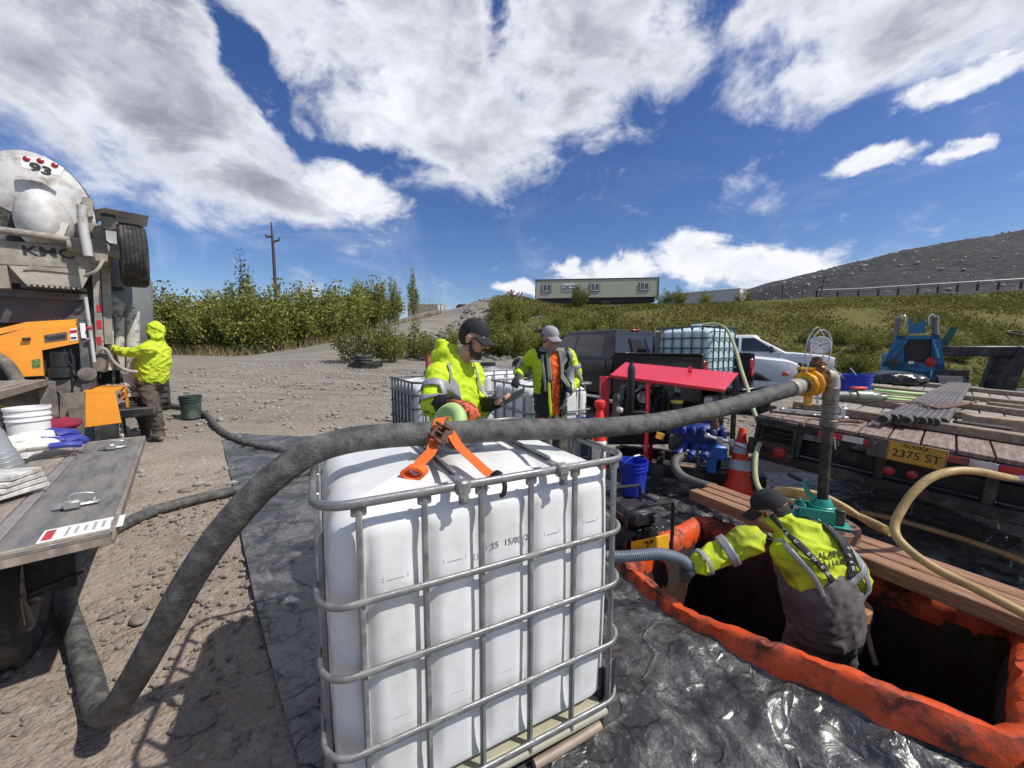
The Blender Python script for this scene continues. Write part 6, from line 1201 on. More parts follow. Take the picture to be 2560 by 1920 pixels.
q = [mp(*k, -.05) for k in ((150, 555), (172, 560), (160, 590), (128, 598))]; b = B(); b.prism(q, (0, 0, 0), (0, .1, 0)); b.done('concrete_crust', M('fresh_crust', (.62, .60, .56), .95, b=.8, bs=30), mxr)
q = [mp(*k, .12) for k in ((52, 388), (120, 398), (160, 420), (152, 440), (54, 418))]; b = B(); b.prism(q, (0, 0, 0), (0, .03, 0)); sgn = b.done('number_plate', WHITEP, mxr)
n0 = mp(102, 424, .113); text('93', .15, Matrix.Translation(n0)@Matrix.Rotation(R(10), 4, 'Y')@Matrix.Rotation(R(90), 4, 'X'), 'plate_number', FLAT_BLACK, sgn, .002, .006, sx=1.3)
for px, py in ((66, 397), (101, 402), (137, 413)): b = B(); b.lathe([(.034, 0), (.03, .012), (.016, .018), (0, .02)], mp(px, py, .12), (0, -1, 0), 16); b.done('marker_lamp', M('lamp_red', (.30, .008, .012), .3), sgn)
mpoly('right_bracket', [(205, 490), (232, 498), (232, 540), (196, 545), (205, 520)], .3, .5, CONC)
for pts, m_ in (([(-20, 505), (30, 530), (45, 580), (-20, 560)], STEELB), ([(186, 560), (215, 545), (238, 610), (160, 600)], STEELB), ([(205, 556), (262, 560), (268, 620), (245, 618)], CONC), ([(0, 600), (40, 575), (150, 600), (40, 612)], STEELB)): mpoly('drum_bracket', pts, .3, .42, m_)
# frame uprights with tape
for pts in ([(229, 655), (248, 655), (262, 900), (242, 900)], [(252, 655), (276, 655), (282, 860), (262, 860)], [(0, 640), (14, 640), (25, 720), (0, 720)]): mpoly('frame_upright', pts, 0, .14, CONC)
for k, (y0, y1) in enumerate(((762, 780), (800, 822), (842, 862))): mpoly('reflective_tape', [(241, y0), (253, y0), (255, y1), (243, y1)], -.008, -.002, reds)
# lifted axle: tyre, fender, hub arm
wc = mp(333, 640, -.12); wr = abs((mp(333, 562, -.12)-wc).z); wheel(mxr, wc, wr, .29, (1, 0, 0), lugs=False)
b = B()
for k in (-.085, -.042, 0, .042, .085): b.lathe([(wr*1.004, k-.006), (wr*1.012, k), (wr*1.004, k+.006)], wc, (1, 0, 0), 40, False)
b.done('tread_groove', FLAT_BLACK, mxr)
f0 = mp(275, 556, -.1); b = B(); b.grid(lambda u, v: wc+V((-.34+.54*v, -.36+.74*u, wr+.08+.06*math.sin(u*PI)-.04*(v < .1))), 8, 6); b.tube(cr([wc+V((-.45, -.2, wr+.1)), wc+V((-.46, -.2, wr-.1)), wc+V((-.44, -.2, wr-.55))], 4), .05, 8); b.done('fender', WHITED, mxr, 60, recalc=False)
b = B(); b.box(wc+V((-.22, -.28, wr-.08)), (.14, .02, .22), .01); b.done('mud_flap', RUB, mxr)
b = B(); b.tube([wc+V((-.1, .0, 0)), wc+V((-.62, .05, .05))], .09, 12); b.box(wc+V((-.32, .05, .0)), (.2, .24, .34), .04); b.tube(cr([wc+V((-.3, -.05, -.1)), wc+V((-.38, -.15, -.28)), wc+V((-.5, -.1, -.36))], 5), .02, 8); b.done('axle_arm', CONC, mxr)
# side tank, chutes, lower body
tk = mp(300, 700, .9); b = B(); b.lathe([(.0, -1.0), (.42, -.95), (.55, -.6), (.58, 0), (.5, .55), (.3, .8), (0, .85)], tk+V((-.18, .2, -.05)), (0, 0, 1), 28); b.done('water_tank', M('tank_grey', (.20, .21, .215), .5, 0, var=.1, dirt=(.3, .29, .27), da=.66), mxr)
b = B(); b.box(mp(295, 722, .2), (.12, .02, .06), .01); b.done('lamp_box', STEELB, mxr)
for k, (x0, x1, y0, y1) in enumerate(((312, 350, 778, 935), (285, 312, 793, 925), (262, 285, 808, 925))):
    c0, c1 = mp((x0+x1)/2, y0, .35-.1*k), mp((x0+x1)/2, y1, .35-.1*k); rr = abs(mp(x1, y0, .35-.1*k).x-c0.x); b = B(); b.lathe([(rr, 0), (rr*1.05, .01), (rr*1.02, .05), (rr, .06), (rr*.97, (c0-c1).length), (rr*.8, (c0-c1).length), (rr*.85, .05), (rr*.85, 0)], c0, c1-c0, 20, False); b.done('folded_chute', SPLAT, mxr)
    b = B(); b.tube(cr([c0+V((-rr, -.05, 0)), c0+V((-rr*.4, -.1, .07)), c0+V((rr*.3, -.1, .03))], 4), .018, 6); b.done('chute_hook', CONC, mxr)
mpoly('side_panel', [(200, 830), (235, 760), (245, 900), (205, 905)], .1, .14, PGREY); mpoly('chute_bracket', [(276, 730), (315, 762), (300, 800), (255, 830), (250, 780)], .25, .3, SPLAT)
mpoly('rear_fender', [(305, 935), (352, 935), (358, 990), (320, 992)], .0, .5, SPLAT)
for k in range(3): text('STAY CLEAR WHILE BACKING'[k*8:k*8+8].strip(), .06, Matrix.Translation(mp(334, 968+5*k, -.006))@Matrix.Rotation(R(90), 4, 'X'), 'fender_print', FLAT_BLACK, mxr, .001, .001)
mpoly('tail_step', [(322, 1028), (358, 1024), (362, 1038), (324, 1040)], -.2, .1, STEELB)
mpoly('chassis_end', [(-40, 760), (300, 800), (300, 960), (-40, 960)], .6, .8, STEELB)
b = B(); b.box(V((0, 4.2, 1.1)), (1.0, 7, .3), .02); b.done('chassis', STEELB, mxr)
b = B(); dr = hc+V((-.55, .9, -.15)); b.lathe([(.4, 0), (.75, .6), (.95, 1.6), (.98, 3.0), (.8, 4.4), (.5, 4.9), (0, 5)], dr, (0, 1, -.12), 40); b.done('drum', WHITED, mxr)
for s in (-1, 1):
    for y in (2.6, 3.9): wheel(mxr, (s*.98, y, .52), .52, .5, (1, 0, 0))
b = B(); b.box((0, 7.2, 1.9), (2.3, 1.8, 2.2), .12); b.done('truck_cab', WHITED, mxr)
# control cable hanging by the operator
b = B(); b.tube(cr([mp(240, 885, -.3), mp(262, 872, -.35), mp(285, 905, -.3), mp(315, 925, -.3), mp(345, 930, -.3)], 6), .022, 8); b.done('water_hose', M('pale_hose', (.33, .30, .27), .6), mxr)
# ---------------------------------------------------------------- orange concrete pump
PT_ = frame((-5.76, 5.12, TZ(-5.7, 5.1)-.02), (.80, .60, 0)); cpm = thing('concrete_pump', 'orange trailer concrete pump with dark grey hopper', 'pump', mx=PT_)
def pp_(px, py, y=0.): return onpl(PT_, px, py, y)
ORP = M('pump_orange', (.86, .33, .035), .42, 0, var=.10, vs=3, dirt=(.42, .22, .08), da=.66, ds=5, dw=.12, coat=.15)
def ppoly(name, pts, y0, y1, mat, parent=None): b = B(); b.prism([pp_(px, py, y0) for px, py in pts], (0, 0, 0), (0, y1-y0, 0)); return b.done(name, mat, parent or cpm)
hd_ = ppoly('hood_side', [(-40, 845), (0, 839), (63, 820), (194, 812), (198, 857), (104, 876), (110, 939), (54, 942), (45, 920), (25, 902), (0, 889), (-40, 880)], 0, .03, ORP)
e_ = [pp_(*q) for q in ((-40, 845), (63, 820), (194, 812))]; f_ = [p+V((-.04, .22, .085)) for p in e_]
b = B(); b.add([*e_, *f_], [[0, 1, 4, 3], [1, 2, 5, 4]]); g_ = [p+V((0, .7, .0)) for p in f_]; b.add([*f_, *g_], [[0, 1, 4, 3], [1, 2, 5, 4]]); b.done('hood_top', ORP, cpm, 20)
e_ = [pp_(194, 812), pp_(198, 857)]; b = B(); b.add([e_[0]+V((.003, 0, 0)), e_[1]+V((.003, 0, 0)), e_[1]+V((.003, .8, 0)), e_[0]+V((.003, .8, 0.05))], [[0, 1, 2, 3]]); b.done('hood_end', ORP, cpm)
ppoly('name_plate', [(110, 838), (167, 829), (168, 849), (112, 856)], -.008, -.002, M('plate_grey', (.14, .13, .11), .5, .3), hd_)
c0, c1 = pp_(112, 847, -.01), pp_(166, 839, -.01); dl_ = (c1-c0); text('Putzmeister', .093, Matrix.Translation((c0+c1)/2)@Matrix.Rotation(-math.atan2(dl_.z, dl_.x), 4, 'Y')@Matrix.Rotation(R(90), 4, 'X'), 'lettering', FLAT_BLACK, hd_, .001, .002, sx=dl_.length/.093/5.3*1.0)
st_ = ppoly('notice_label', [(174, 822), (192, 820), (194, 850), (176, 852)], -.006, -.002, WHITEP, hd_)
ppoly('label_band', [(175, 826), (192, 824), (192, 832), (175, 834)], -.008, -.0065, reds, st_); ppoly('label_lines', [(177, 843), (191, 842), (191, 847), (177, 848)], -.008, -.0065, FLAT_BLACK, st_)
ppoly('green_sticker', [(79, 900), (100, 897), (101, 917), (81, 921)], -.005, -.001, M('sticker_green', (.10, .20, .05), .5, var=.8, vs=40), hd_)
b = B(); b.tube([pp_(56, 848, -.03), pp_(76, 847, -.03)], .018, 8); b.done('latch', STEELB, hd_)
ppoly('engine_bay_shade', [(100, 874), (200, 855), (205, 985), (110, 985)], .10, .9, FLAT_BLACK)  # solid black block standing for the shade inside the engine bay
for (x, y0, y1, r, mm) in ((155, 880, 918, .095, BLACKP), (155, 918, 945, .115, BLACKP), (178, 920, 940, .04, RUSTG)):
    a, c = pp_(x, y0, .06), pp_(x, y1, .06); b = B(); b.lathe([(r*.8, 0), (r, .01), (r, (a-c).length-.01), (r*.85, (a-c).length)], c, (0, 0, 1), 20); b.done('air_filter', mm, cpm)
for k in range(2): b = B(); b.tube(cr([pp_(160+15*k, 872, .02), pp_(172+10*k, 905, .0), pp_(190-10*k, 935, .0), pp_(178+4*k, 980, .02)], 5), .010, 6); b.done('engine_cable', BLACKP, cpm)
ppoly('side_column', [(192, 798), (218, 808), (231, 968), (205, 980), (200, 880)], -.01, .3, PGREY); b = B(); q = pp_(218, 935, -.02); b.lathe([(.0, 0), (.09, 0), (.09, .02), (.07, .03), (0, .03)], q, (.25, -1, 0), 20); b.done('round_cover', RUSTG, cpm)
ppoly('lower_panel', [(112, 942), (135, 950), (200, 945), (232, 968), (236, 985), (150, 985)], .02, .06, RUSTG)
ppoly('fender_wall', [(150, 985), (214, 980), (214, 1062), (205, 1100), (150, 1118)], -.12, -.06, RUSTG); ppoly('stand_leg', [(170, 1020), (195, 1018), (205, 1100), (180, 1108)], -.2, -.12, RUSTG)
# fender and wheel
x0, x1 = pp_(213, 1020, -.12).x, pp_(292, 1020, -.12).x; zt3, zb3 = pp_(213, 981, -.12).z, pp_(213, 1068, -.12).z
b = B(); b.prism([(x0, -.12, zt3), (x1, -.12, zt3-.02), (x1+.03, -.12, zb3+.02), (x0-.02, -.12, zb3)], (0, 0, 0), (0, .02, 0)); b.prism([(x0, -.12, zt3+.002), (x1, -.12, zt3-.018), (x1+.03, .42, zt3+.01), (x0+.05, .42, zt3+.03)], (0, 0, 0), (0, 0, .02)); b.prism([(x1+.03, .40, zt3), (x1+.03, .0, zt3-.05), (x1+.03, .02, zt3-.12), (x1+.03, .28, zt3-.12), (x1+.03, .32, zb3+.1), (x1+.03, .4, zb3+.1)], (0, 0, 0), (.02, 0, 0)); b.done('fender', ORP, cpm)
b = B(); b.box((x1+.045, .05, zt3-.06), (.02, .1, .05), .006); b.done('side_lamp', M('lamp_red', (.30, .008, .012), .3), cpm)
rz_ = .31; wheel(cpm, (x1-.13, .16, rz_), rz_, .24, (1, 0, 0), lugs=False, rim=M('rim_pale', (.42, .41, .39), .5, .3, dirt=(.25, .22, .18), da=.55))
# grey hopper above
ppoly('hopper_wall', [(-60, 722), (215, 742), (215, 775), (190, 806), (-60, 806)], .55, .6, M('hopper_grey', (.055, .055, .065), .5, 0, var=.15, dirt=(.10, .095, .095), da=.64)); ppoly('hopper_rim', [(-60, 716), (218, 735), (218, 752), (-60, 736)], .50, .56, PGREY)
ppoly('rubber_lip', [(-60, 700), (212, 720), (214, 737), (-60, 718)], .56, .62, RUB); ppoly('hopper_flange', [(165, 798), (215, 745), (222, 800)], .48, .53, PGREY)
b = B(); b.tube([pp_(214, 742, -.05), pp_(222, 800, -.05), pp_(236, 905, -.05)], .018, 8); b.done('grab_post', WHITED, cpm)
for k, (px, py) in enumerate(((222, 820), (220, 848))): b = B(); b.tube([pp_(px-4, py, -.06), pp_(px+8, py, -.06)], .02, 8); b.done('control_lever', reds if k == 0 else CHROME, cpm)
b = B(); b.box(pp_(208, 827, -.02), (.05, .02, .2), .004); b.done('control_label', WHITEP, cpm)
b = B(); b.box(pp_(250, 905, .2), (.16, .2, .26), .01, (0, .2, 0)); b.done('control_box', RUSTG, cpm)
b = B(); b.tube(cr([pp_(-30, 880, -.1), pp_(10, 905, -.12), pp_(35, 935, -.12), pp_(55, 975, -.12)], 5), .06, 10); b.done('delivery_elbow', RUSTG, cpm)
b = B(); b.box((-.4, .5, .55), (2.2, .7, .14), .02); b.done('chassis', STEELB, cpm)
# ---------------------------------------------------------------- service trailer with folded-down door
PB = on(289, 1321, .78); PC = on(365, 1088, .78); dv = V((PC.x-PB.x, PC.y-PB.y, 0)).normalized(); SM = Matrix.Translation((PB.x, PB.y, -.1)); SM = frame((PB.x, PB.y, -.10), dv)   # X along the door, Y to the left, Z up
sv = thing('service_trailer', 'dusty service trailer with a long aluminium side door folded down', 'trailer', mx=SM); Ld = (PC-PB).xy.length; zd = .88
ALU = M('scuffed_aluminium', (.22, .22, .225), .42, .65, var=.25, vs=5, st=(1, 4, 1), dirt=(.21, .185, .155), da=.52, ds=3.5, dw=.14, b=.12, bs=50)
ALUD = M('dusty_aluminium', (.24, .20, .165), .75, .1, var=.25, vs=5, st=(1, 3, 1), dirt=(.33, .29, .25), da=.6, ds=5, b=.15, bs=50)
b = B(); b.box((Ld/2, .30, zd-.02), (Ld, .58, .02), .002); door = b.done('side_door', ALU, sv)
b = B(); b.box((Ld/2, .012, zd-.03), (Ld, .02, .055), .004); b.box((.012, .3, zd-.035), (.02, .58, .07), .004); b.box((Ld-.012, .3, zd-.03), (.02, .58, .055), .004); b.done('door_edge', ALUD, door)
b = B(); b.prism([(.02, .36, zd-.008), (Ld-.02, .36, zd-.008), (Ld-.02, .385, zd+.006), (Ld-.02, .41, zd-.008), (.02, .41, zd-.008), (.02, .385, zd+.006)], (0, 0, 0), (0, 0, .001)); b.box((Ld/2, .385, zd-.006), (Ld-.04, .05, .012), .004); b.done('seal_strip', M('strip_pale', (.30, .28, .275), .5, .4, var=.25, vs=9), door)
b = B(); b.box((Ld/2, .50, zd-.006), (Ld-.03, .17, .012), .003); b.done('hinge_strip', ALUD, door)
for px, py in ((208, 1258), (292, 1118)):
    c = sv.matrix_basis.inverted()@on(px, py, .78); c = SM.inverted()@on(px, py, .78)
    b = B(); b.box((c.x, c.y+.02, zd+.004), (.07, .17, .02), .008); b.tube(cr([(c.x-.01, c.y-.04, zd+.01), (c.x-.01, c.y-.04, zd+.05), (c.x+.0, c.y+.04, zd+.055), (c.x+.0, c.y+.045, zd+.01)], 3), .006, 6); b.box((c.x-.06, c.y+.03, zd+.02), (.03, .06, .04), .005); b.done('paddle_latch', CHROME, door)
c = SM.inverted()@on(210, 1316, .78); LT = Matrix.Translation((c.x, c.y, zd-.0085))@Matrix.Rotation(R(-90), 4, 'Z'); lb = B(LT); lb.box((0, .0, 0), (.26, .16, .003), .0008); lb = lb.done('warning_label', WHITEP, door)
b = B(LT); b.box((-.105, 0, .002), (.03, .12, .001)); b.done('label_red', reds, lb)
for k in range(6): b = B(LT); b.box((-.05+.028*k, .0, .002), (.010, .11-.02*(k % 3), .001)); b.done('label_line', M('grey_ink', (.35, .35, .36), .6), lb)
b = B(); b.box((Ld/2, 1.5, zd-.12), (Ld+.1, 1.75, .10), .01); b.box((Ld/2, 1.5, zd-.35), (Ld-.2, 1.4, .12), .01); b.done('deck', RUSTG, sv)
b = B(); b.box((Ld/2, .62, zd-.06), (Ld, .05, .08), .005); b.done('door_sill', ALUD, sv)
# tread plate shelf above the deck
sh0 = SM.inverted()@on(125, 945, 1.22); b = B(); b.box((sh0.x-.9, sh0.y+.42, 1.30), (1.8, .82, .012), .002); b.box((sh0.x-.9, sh0.y+.02, 1.27), (1.8, .02, .07), .004); 
for i in range(22):
    for j in range(8): b.box((sh0.x-1.72+.08*i, sh0.y+.08+.1*j, 1.309), (.045, .012, .006), .002, (0, 0, .8 if (i+j) % 2 else -.8))
b.done('tread_plate_shelf', ALUD, sv)
b = B(); b.bar((sh0.x-.02, sh0.y+.03, zd-.05), (sh0.x+.0, sh0.y+.03, 1.28), .06, .14, .006, up=(0, 1, 0)); b.bar((sh0.x-.02, sh0.y+.7, zd-.05), (sh0.x, sh0.y+.7, 1.28), .06, .10, .006, up=(0, 1, 0)); b.box((sh0.x+.02, sh0.y+.38, 1.05), (.02, .7, .4), .004); b.done('end_panel', RUSTG, sv)
wcs = SM.inverted()@at(8, 1535, 1.95); b = wheel(sv, (wcs.x, wcs.y, .38), .38, .24, (0, 1, 0), lugs=False, rim=M('rim_dusty', (.30, .22, .16), .7, .1, var=.2, dirt=(.2, .15, .11), da=.5))
fl = SM.inverted()@on(128, 1440, .45); b = B(); b.box((fl.x+.22, fl.y+.04, .52), (.02, .18, .30), .006); b.done('mud_flap', RUB, sv)
b = B(); b.tube([(fl.x+.2, fl.y-.08, .45), (fl.x+.2, fl.y+.12, .40)], .010, 8); b.done('flap_rod', STEELB, sv)
b = B(); b.box((Ld/2+.3, 1.5, .42), (Ld-.4, .1, .12), .01); b.box((Ld/2+.3, .9, .42), (Ld-.4, .1, .12), .01); b.done('chassis', STEELB, sv)
# things lying on the trailer deck
def deckpt(px, py, z=.80): return on(px, py, z)
p = deckpt(62, 1112, .84); bucket('white_bucket', 'white plastic pail on the service trailer beneath the yellow rope', (p.x-.10, p.y+.12, .72), WHITEP, .12, .40, bail=False)
g = thing('work_gloves', 'white and blue rubber dipped work gloves lying on the service trailer sill', 'gloves', deckpt(105, 1125, .85)); g.scale = (1.5, 1.5, 1.5); g.rotation_euler = (0, 0, math.atan2(dv.y, dv.x)-.9); GB = M('glove_blue', (.03, .04, .26), .35, var=.2); GW = M('glove_white', (.66, .65, .60), .85, b=.4, bs=80)
for k in range(2):
    b = B(); oy = .05*k; b.sph((0, oy, .03+.03*k), (.10, .055, .032), 14); b.sph((-.10, oy, .03+.03*k), (.05, .045, .028), 12); b.done('glove_palm', GW, g)
    for j in range(4): b = B(); b.tube(cr([(.06, oy-.045+.03*j, .03+.03*k), (.105, oy-.052+.034*j, .034+.03*k), (.14, oy-.056+.037*j, .012+.03*k)], 4), [.021]*8+[.015], 8); b.done('glove_finger', GB, g)
    b = B(); b.tube(cr([(.0, oy-.05, .02+.03*k), (.05, oy-.085, .02+.02*k), (.09, oy-.10, .01+.02*k)], 4), .016, 8); b.done('glove_thumb', GB, g)
p = deckpt(20, 1165, .86); b = B(); b.lathe([(.075, .0), (.08, .02), (.066, .16), (.062, .17), (.055, .28), (.03, .36), (.028, .38)], n=24)
for k in range(5): b.lathe([(.079-.003*k, .03+.03*k), (.082-.003*k, .034+.03*k), (.079-.003*k, .038+.03*k)], n=24, cap=False)
o = b.done('grey_jug', M('grey_plastic', (.30, .31, .32), .35, .2, var=.15)); o.location = (p.x, p.y, .80); o.rotation_euler = (.15, -.1, 0); tag(o, 'grey ribbed plastic jug at the left edge on the service trailer', 'jug')
p = deckpt(110, 1075, .86); b = B(); b.sph((0, 0, .05), (.13, .16, .07), 24); me = b.mesh('rag', 60)
for v in me.vertices: v.co = v.co*(1+.3*noise.noise(v.co*14))
o = link('red_rag', me, M('red_cloth', (.22, .012, .04), .85, b=.5, bs=60)); o.location = (p.x, p.y+.1, .83); tag(o, 'crumpled dark red cloth behind the gloves on the service trailer', 'cloth')
b = B(); b.tube(cr([on(-20, 1010, .98), on(20, 1018, .98), on(55, 1024, .98), on(88, 1026, .97), on(92, 1034, .95), on(75, 1034, .95), on(58, 1036, .95), on(72, 1042, .93), on(90, 1036, .93)], 6), .014, 8); o = b.done('yellow_rope', M('rope_yellow', (.55, .42, .05), .7, var=.3, vs=60, b=.6, bs=150)); tag(o, 'yellow rope hanging over the pail on the service trailer', 'rope')
p = deckpt(12, 1215, .85); b = B()
for k in range(4): b.box((0, 0, .02+.03*k), (.2, .24-.02*k, .026), .004, (0, 0, .1*k))
o = b.done('stacked_cloths', M('stacked_white', (.5, .49, .46), .8, var=.4, vs=20)); o.location = (p.x, p.y, .80); tag(o, 'stack of folded cloths at the left edge on the service trailer', 'cloths')
# ---------------------------------------------------------------- people
SKIN = M('skin', (.44, .24, .165), .55, 0, var=.12, vs=12, b=.1, bs=90)
HIVIS = M('hivis_yellow', (.50, .66, .012), .75, 0, var=.08, vs=5, b=.25, bs=70); HIVISD = M('hivis_grimy', (.44, .54, .015), .8, 0, var=.12, vs=5, dirt=(.16, .18, .03), da=.60, ds=6, dw=.10, b=.25, bs=70)
HAIR = M('dark_hair', (.022, .015, .012), .7, 0, var=.3, vs=60, b=.5, bs=150); BLACKC = M('black_cloth', (.012, .012, .014), .85, 0, var=.3, vs=9, b=.3, bs=80)
BROWNP = M('brown_trousers', (.075, .062, .05), .9, 0, var=.3, vs=6, dirt=(.15, .125, .10), da=.60, b=.35, bs=60); OLIVEP = M('olive_trousers', (.07, .065, .045), .9, 0, var=.3, vs=6, dirt=(.13, .115, .085), da=.58, b=.35, bs=60)
GREYB = M('grey_overalls', (.085, .08, .078), .85, 0, var=.18, vs=5, dirt=(.14, .125, .11), da=.62, b=.3, bs=60); BOOT = M('boot_leather', (.09, .07, .055), .8, 0, var=.3, vs=8, dirt=(.2, .165, .13), da=.55)
GLOVEO = M('glove_orange', (.55, .09, .03), .7, 0, var=.2, vs=14, dirt=(.03, .02, .02), da=.53, ds=26, dw=.05); GLOVEK = M('glove_dark', (.05, .05, .055), .8, 0, var=.4, vs=20, b=.3); GLOVEW = M('glove_pale', (.38, .38, .39), .8, 0, var=.2, dirt=(.05, .05, .05), da=.56, ds=18)
STRIPE = M('stripe_grey', (.27, .28, .30), .45, .1, var=.08, vs=30)
def interp(tab, t):
    xs = [q[0] for q in tab]; return float(np.interp(t, xs, [q[1] for q in tab]))
def torso(b, sp, rt, wid, dep, fw=None, n=22, m=14, off=0.):
    """elliptic loft along the spine sp; wid/dep = tables of half width / half depth over 0..1"""
    P = cr(sp, 8); rings = []; k = len(P)-1
    for i in range(m+1):
        t = i/m; x = t*k; j = min(k-1, int(x)); p = P[j].lerp(P[j+1], x-j); d = (P[min(k, j+1)]-P[max(0, j-1)]).normalized()
        r = (V(rt)-d*V(rt).dot(d)).normalized(); f = r.cross(d)*-1; w, q = interp(wid, t)+off, interp(dep, t)+off
        rings.append([p+r*math.copysign(abs(math.cos(a))**.85, math.cos(a))*w+f*math.copysign(abs(math.sin(a))**.85, math.sin(a))*q for a in (2*PI*u/n for u in range(n))])
    return b.rings(rings)
def limb(b, pts, rad, n=14, sub=5):
    P = cr(pts, sub); m = len(P)-1; rr = [interp([(i/(len(rad)-1), r) for i, r in enumerate(rad)], k/m) for k in range(m+1)]
    b.tube(P, rr, n); b.sph(P[0], rr[0]*.99, n); b.sph(P[-1], rr[-1]*.99, n); return b
def hand(b, w, d, nrm, side, curl=(.5, .5, .5, .5), thumb=.5, s=1., r=.0095):
    """palm, four jointed fingers and a thumb; d = pointing direction, nrm = where the palm faces, side = +1/-1 selects the thumb side"""
    d = V(d).normalized(); nrm = V(nrm); nrm = (nrm-d*nrm.dot(d)).normalized(); u = d.cross(nrm)*side; w = V(w)
    for k in range(4):
        o = (k-1.5)*.021*s; a0 = w+d*.012*s+u*o*.75; a1 = w+d*(.088-.006*abs(k-1.2))*s+u*o; b.tube([a0, a1], [.016*s, .0135*s], 10); b.sph(a1, .0135*s, 10); b.sph(a0, .016*s, 10)
        L = (.058, .078, .085, .076)[k]*s; c = curl[k]; p = a1; ang = c*.55; pts = [p]
        for j, fr_ in enumerate((.45, .32, .23)):
            dd = d*math.cos(ang)+nrm*math.sin(ang); p = p+dd*L*fr_; pts.append(p); ang += c*(.95 if j == 0 else .75)
        b.tube(pts, [r*1.12*s, r*1.05*s, r*s, r*.8*s], 8)
        for q, rr in zip(pts, (r*1.12, r*1.05, r, r*.8)): b.sph(q, rr*s, 8)
    t0 = w+d*.025*s+u*.03*s; t1 = t0+(d*.45+u*.75+nrm*.35*thumb).normalized()*.04*s; t2 = t1+(d*.8+u*.3+nrm*.55*thumb).normalized()*.032*s; t3 = t2+(d*.9-u*.1*thumb+nrm*.5*thumb).normalized()*.026*s
    b.tube([t0, t1, t2, t3], [.015*s, .0125*s, .011*s, .0085*s], 8)
    for q, rr in ((t0, .015), (t1, .0125), (t2, .011), (t3, .0085)): b.sph(q, rr*s, 8)
    return b
def head(b, HT):
    """face towards local +Y"""
    keep = b.T; b.T = (keep or Matrix())@HT
    b.sph((0, -.012, .03), (.076, .096, .092), 24); b.sph((0, .022, -.045), (.058, .068, .078), 20); b.sph((0, .060, -.098), (.026, .024, .022), 12); b.sph((0, .066, .028), (.056, .028, .016), 14)
    for s in (-1, 1): b.sph((s*.042, .052, -.022), (.026, .03, .028), 12); b.sph((s*.078, -.012, -.008), (.010, .022, .034), 12); b.sph((s*.045, -.005, -.085), (.022, .045, .035), 12)
    b.tube([(0, .088, .022), (0, .100, .0), (0, .113, -.022)], [.009, .011, .016], 10); b.sph((0, .110, -.024), (.017, .013, .011), 10); b.sph((0, .086, -.056), (.026, .013, .008), 10); b.sph((0, .083, -.069), (.022, .013, .009), 10)
    b.T = keep; return b
def head_frame(c, f, up=(0, 0, 1)):
    f = V(f).normalized(); r = f.cross(V(up)).normalized(); u = r.cross(f); return Matrix(((r.x, f.x, u.x, c[0]), (r.y, f.y, u.y, c[1]), (r.z, f.z, u.z, c[2]), (0, 0, 0, 1)))
class Person:
    def __init__(s, label, loc):
        s.o = thing('person', label, 'person', loc); s.T = Matrix.Translation(-V(loc))
    def part(s, b, name, mat, voxel=.012, it=4, wr=0., ws=7., parent=None):
        raw = fuse(b, name, voxel, it+2) if wr else None; e = fuse(b, name, voxel, it, wr, ws); raw = raw or e.copy(); e.transform(s.T); o = link(name, e, mat, parent or s.o); return o, raw
    def solid(s, b, name, mat, parent=None, smooth=50, recalc=True):
        b.v = [tuple(s.T@V(p)) for p in b.v]; return b.done(name, mat, parent or s.o, smooth, recalc)
    def band(s, raw, path, name, mat, w, side, closed=False, off=.011, sub=6, parent=None, nw=4):
        """strip of fabric laid on a garment: path and width are projected to its surface"""
        bvh = BVHTree.FromPolygons([v.co for v in raw.vertices], [p.vertices for p in raw.polygons]); P = cr(path, sub, closed); m = len(P); g = []
        for i in range(m):
            d = (P[(i+1) % m]-P[i-1]) if closed else (P[min(m-1, i+1)]-P[max(0, i-1)]); sd = V(side(P[i]) if callable(side) else side); sd = (sd-d.normalized()*sd.dot(d.normalized())).normalized(); row = []
            for j in range(nw+1):
                q = P[i]+sd*w*(j/nw-.5); h = bvh.find_nearest(q); row.append(s.T@(h[0]+h[1]*off))
            g.append(row)
        b = B(); nn = m if closed else m-1; b.grid(lambda u, v: g[int(round(u*nn)) % m][int(round(v*nw))], nn, nw, closed); o = b.done(name, mat, parent or s.o, 80, recalc=False)
        md = o.modifiers.new('thick', 'SOLIDIFY'); md.thickness = .003; md.offset = 0; return o
    def ring(s, raw, c, ax, r, name, mat, w, parent=None, off=.011):
        x, y, d = basis(V(ax)); return s.band(raw, [V(c)+(x*math.cos(t)+y*math.sin(t))*r for t in np.linspace(0, 2*PI, 17)[:-1]], name, mat, w, d, True, off, 3, parent)
def cap(p, HF, crown, visor, mesh=None, lift=0.):
    b = B(HF); pr = []
    n = 20
    rings = []
    for t in np.linspace(0, 1, 9):
        z = .038+.094*math.sin(t*PI/2); k = math.cos(t*PI/2)**.75; rings.append([V((.0825*k*math.cos(a), -.012+.102*k*math.sin(a), z+lift)) for a in (2*PI*u/n for u in range(n))])
    b.rings(rings); c = p.solid(b, 'cap', crown, smooth=60)
    b = B(HF); b.grid(lambda u, v: V(((u-.5)*.165*(1-.12*v), .083+.012*0+.075*v-(abs(u-.5)*2)**2*.055, .043+lift-.032*v-(abs(u-.5)*2)**2*.022)), 12, 5); b2 = B(HF); b2.grid(lambda u, v: V(((u-.5)*.165*(1-.12*v), .083+.075*v-(abs(u-.5)*2)**2*.055, .037+lift-.032*v-(abs(u-.5)*2)**2*.022)), 12, 5); b.v += b2.v; m = len(b2.v); b.f += [[i+m for i in f] for f in b2.f]; p.solid(b, 'visor', visor, c, 60, False)
    b = B(HF); b.sph((0, -.012, .133+lift), (.009, .009, .005), 8); p.solid(b, 'button', crown, c)
    return c
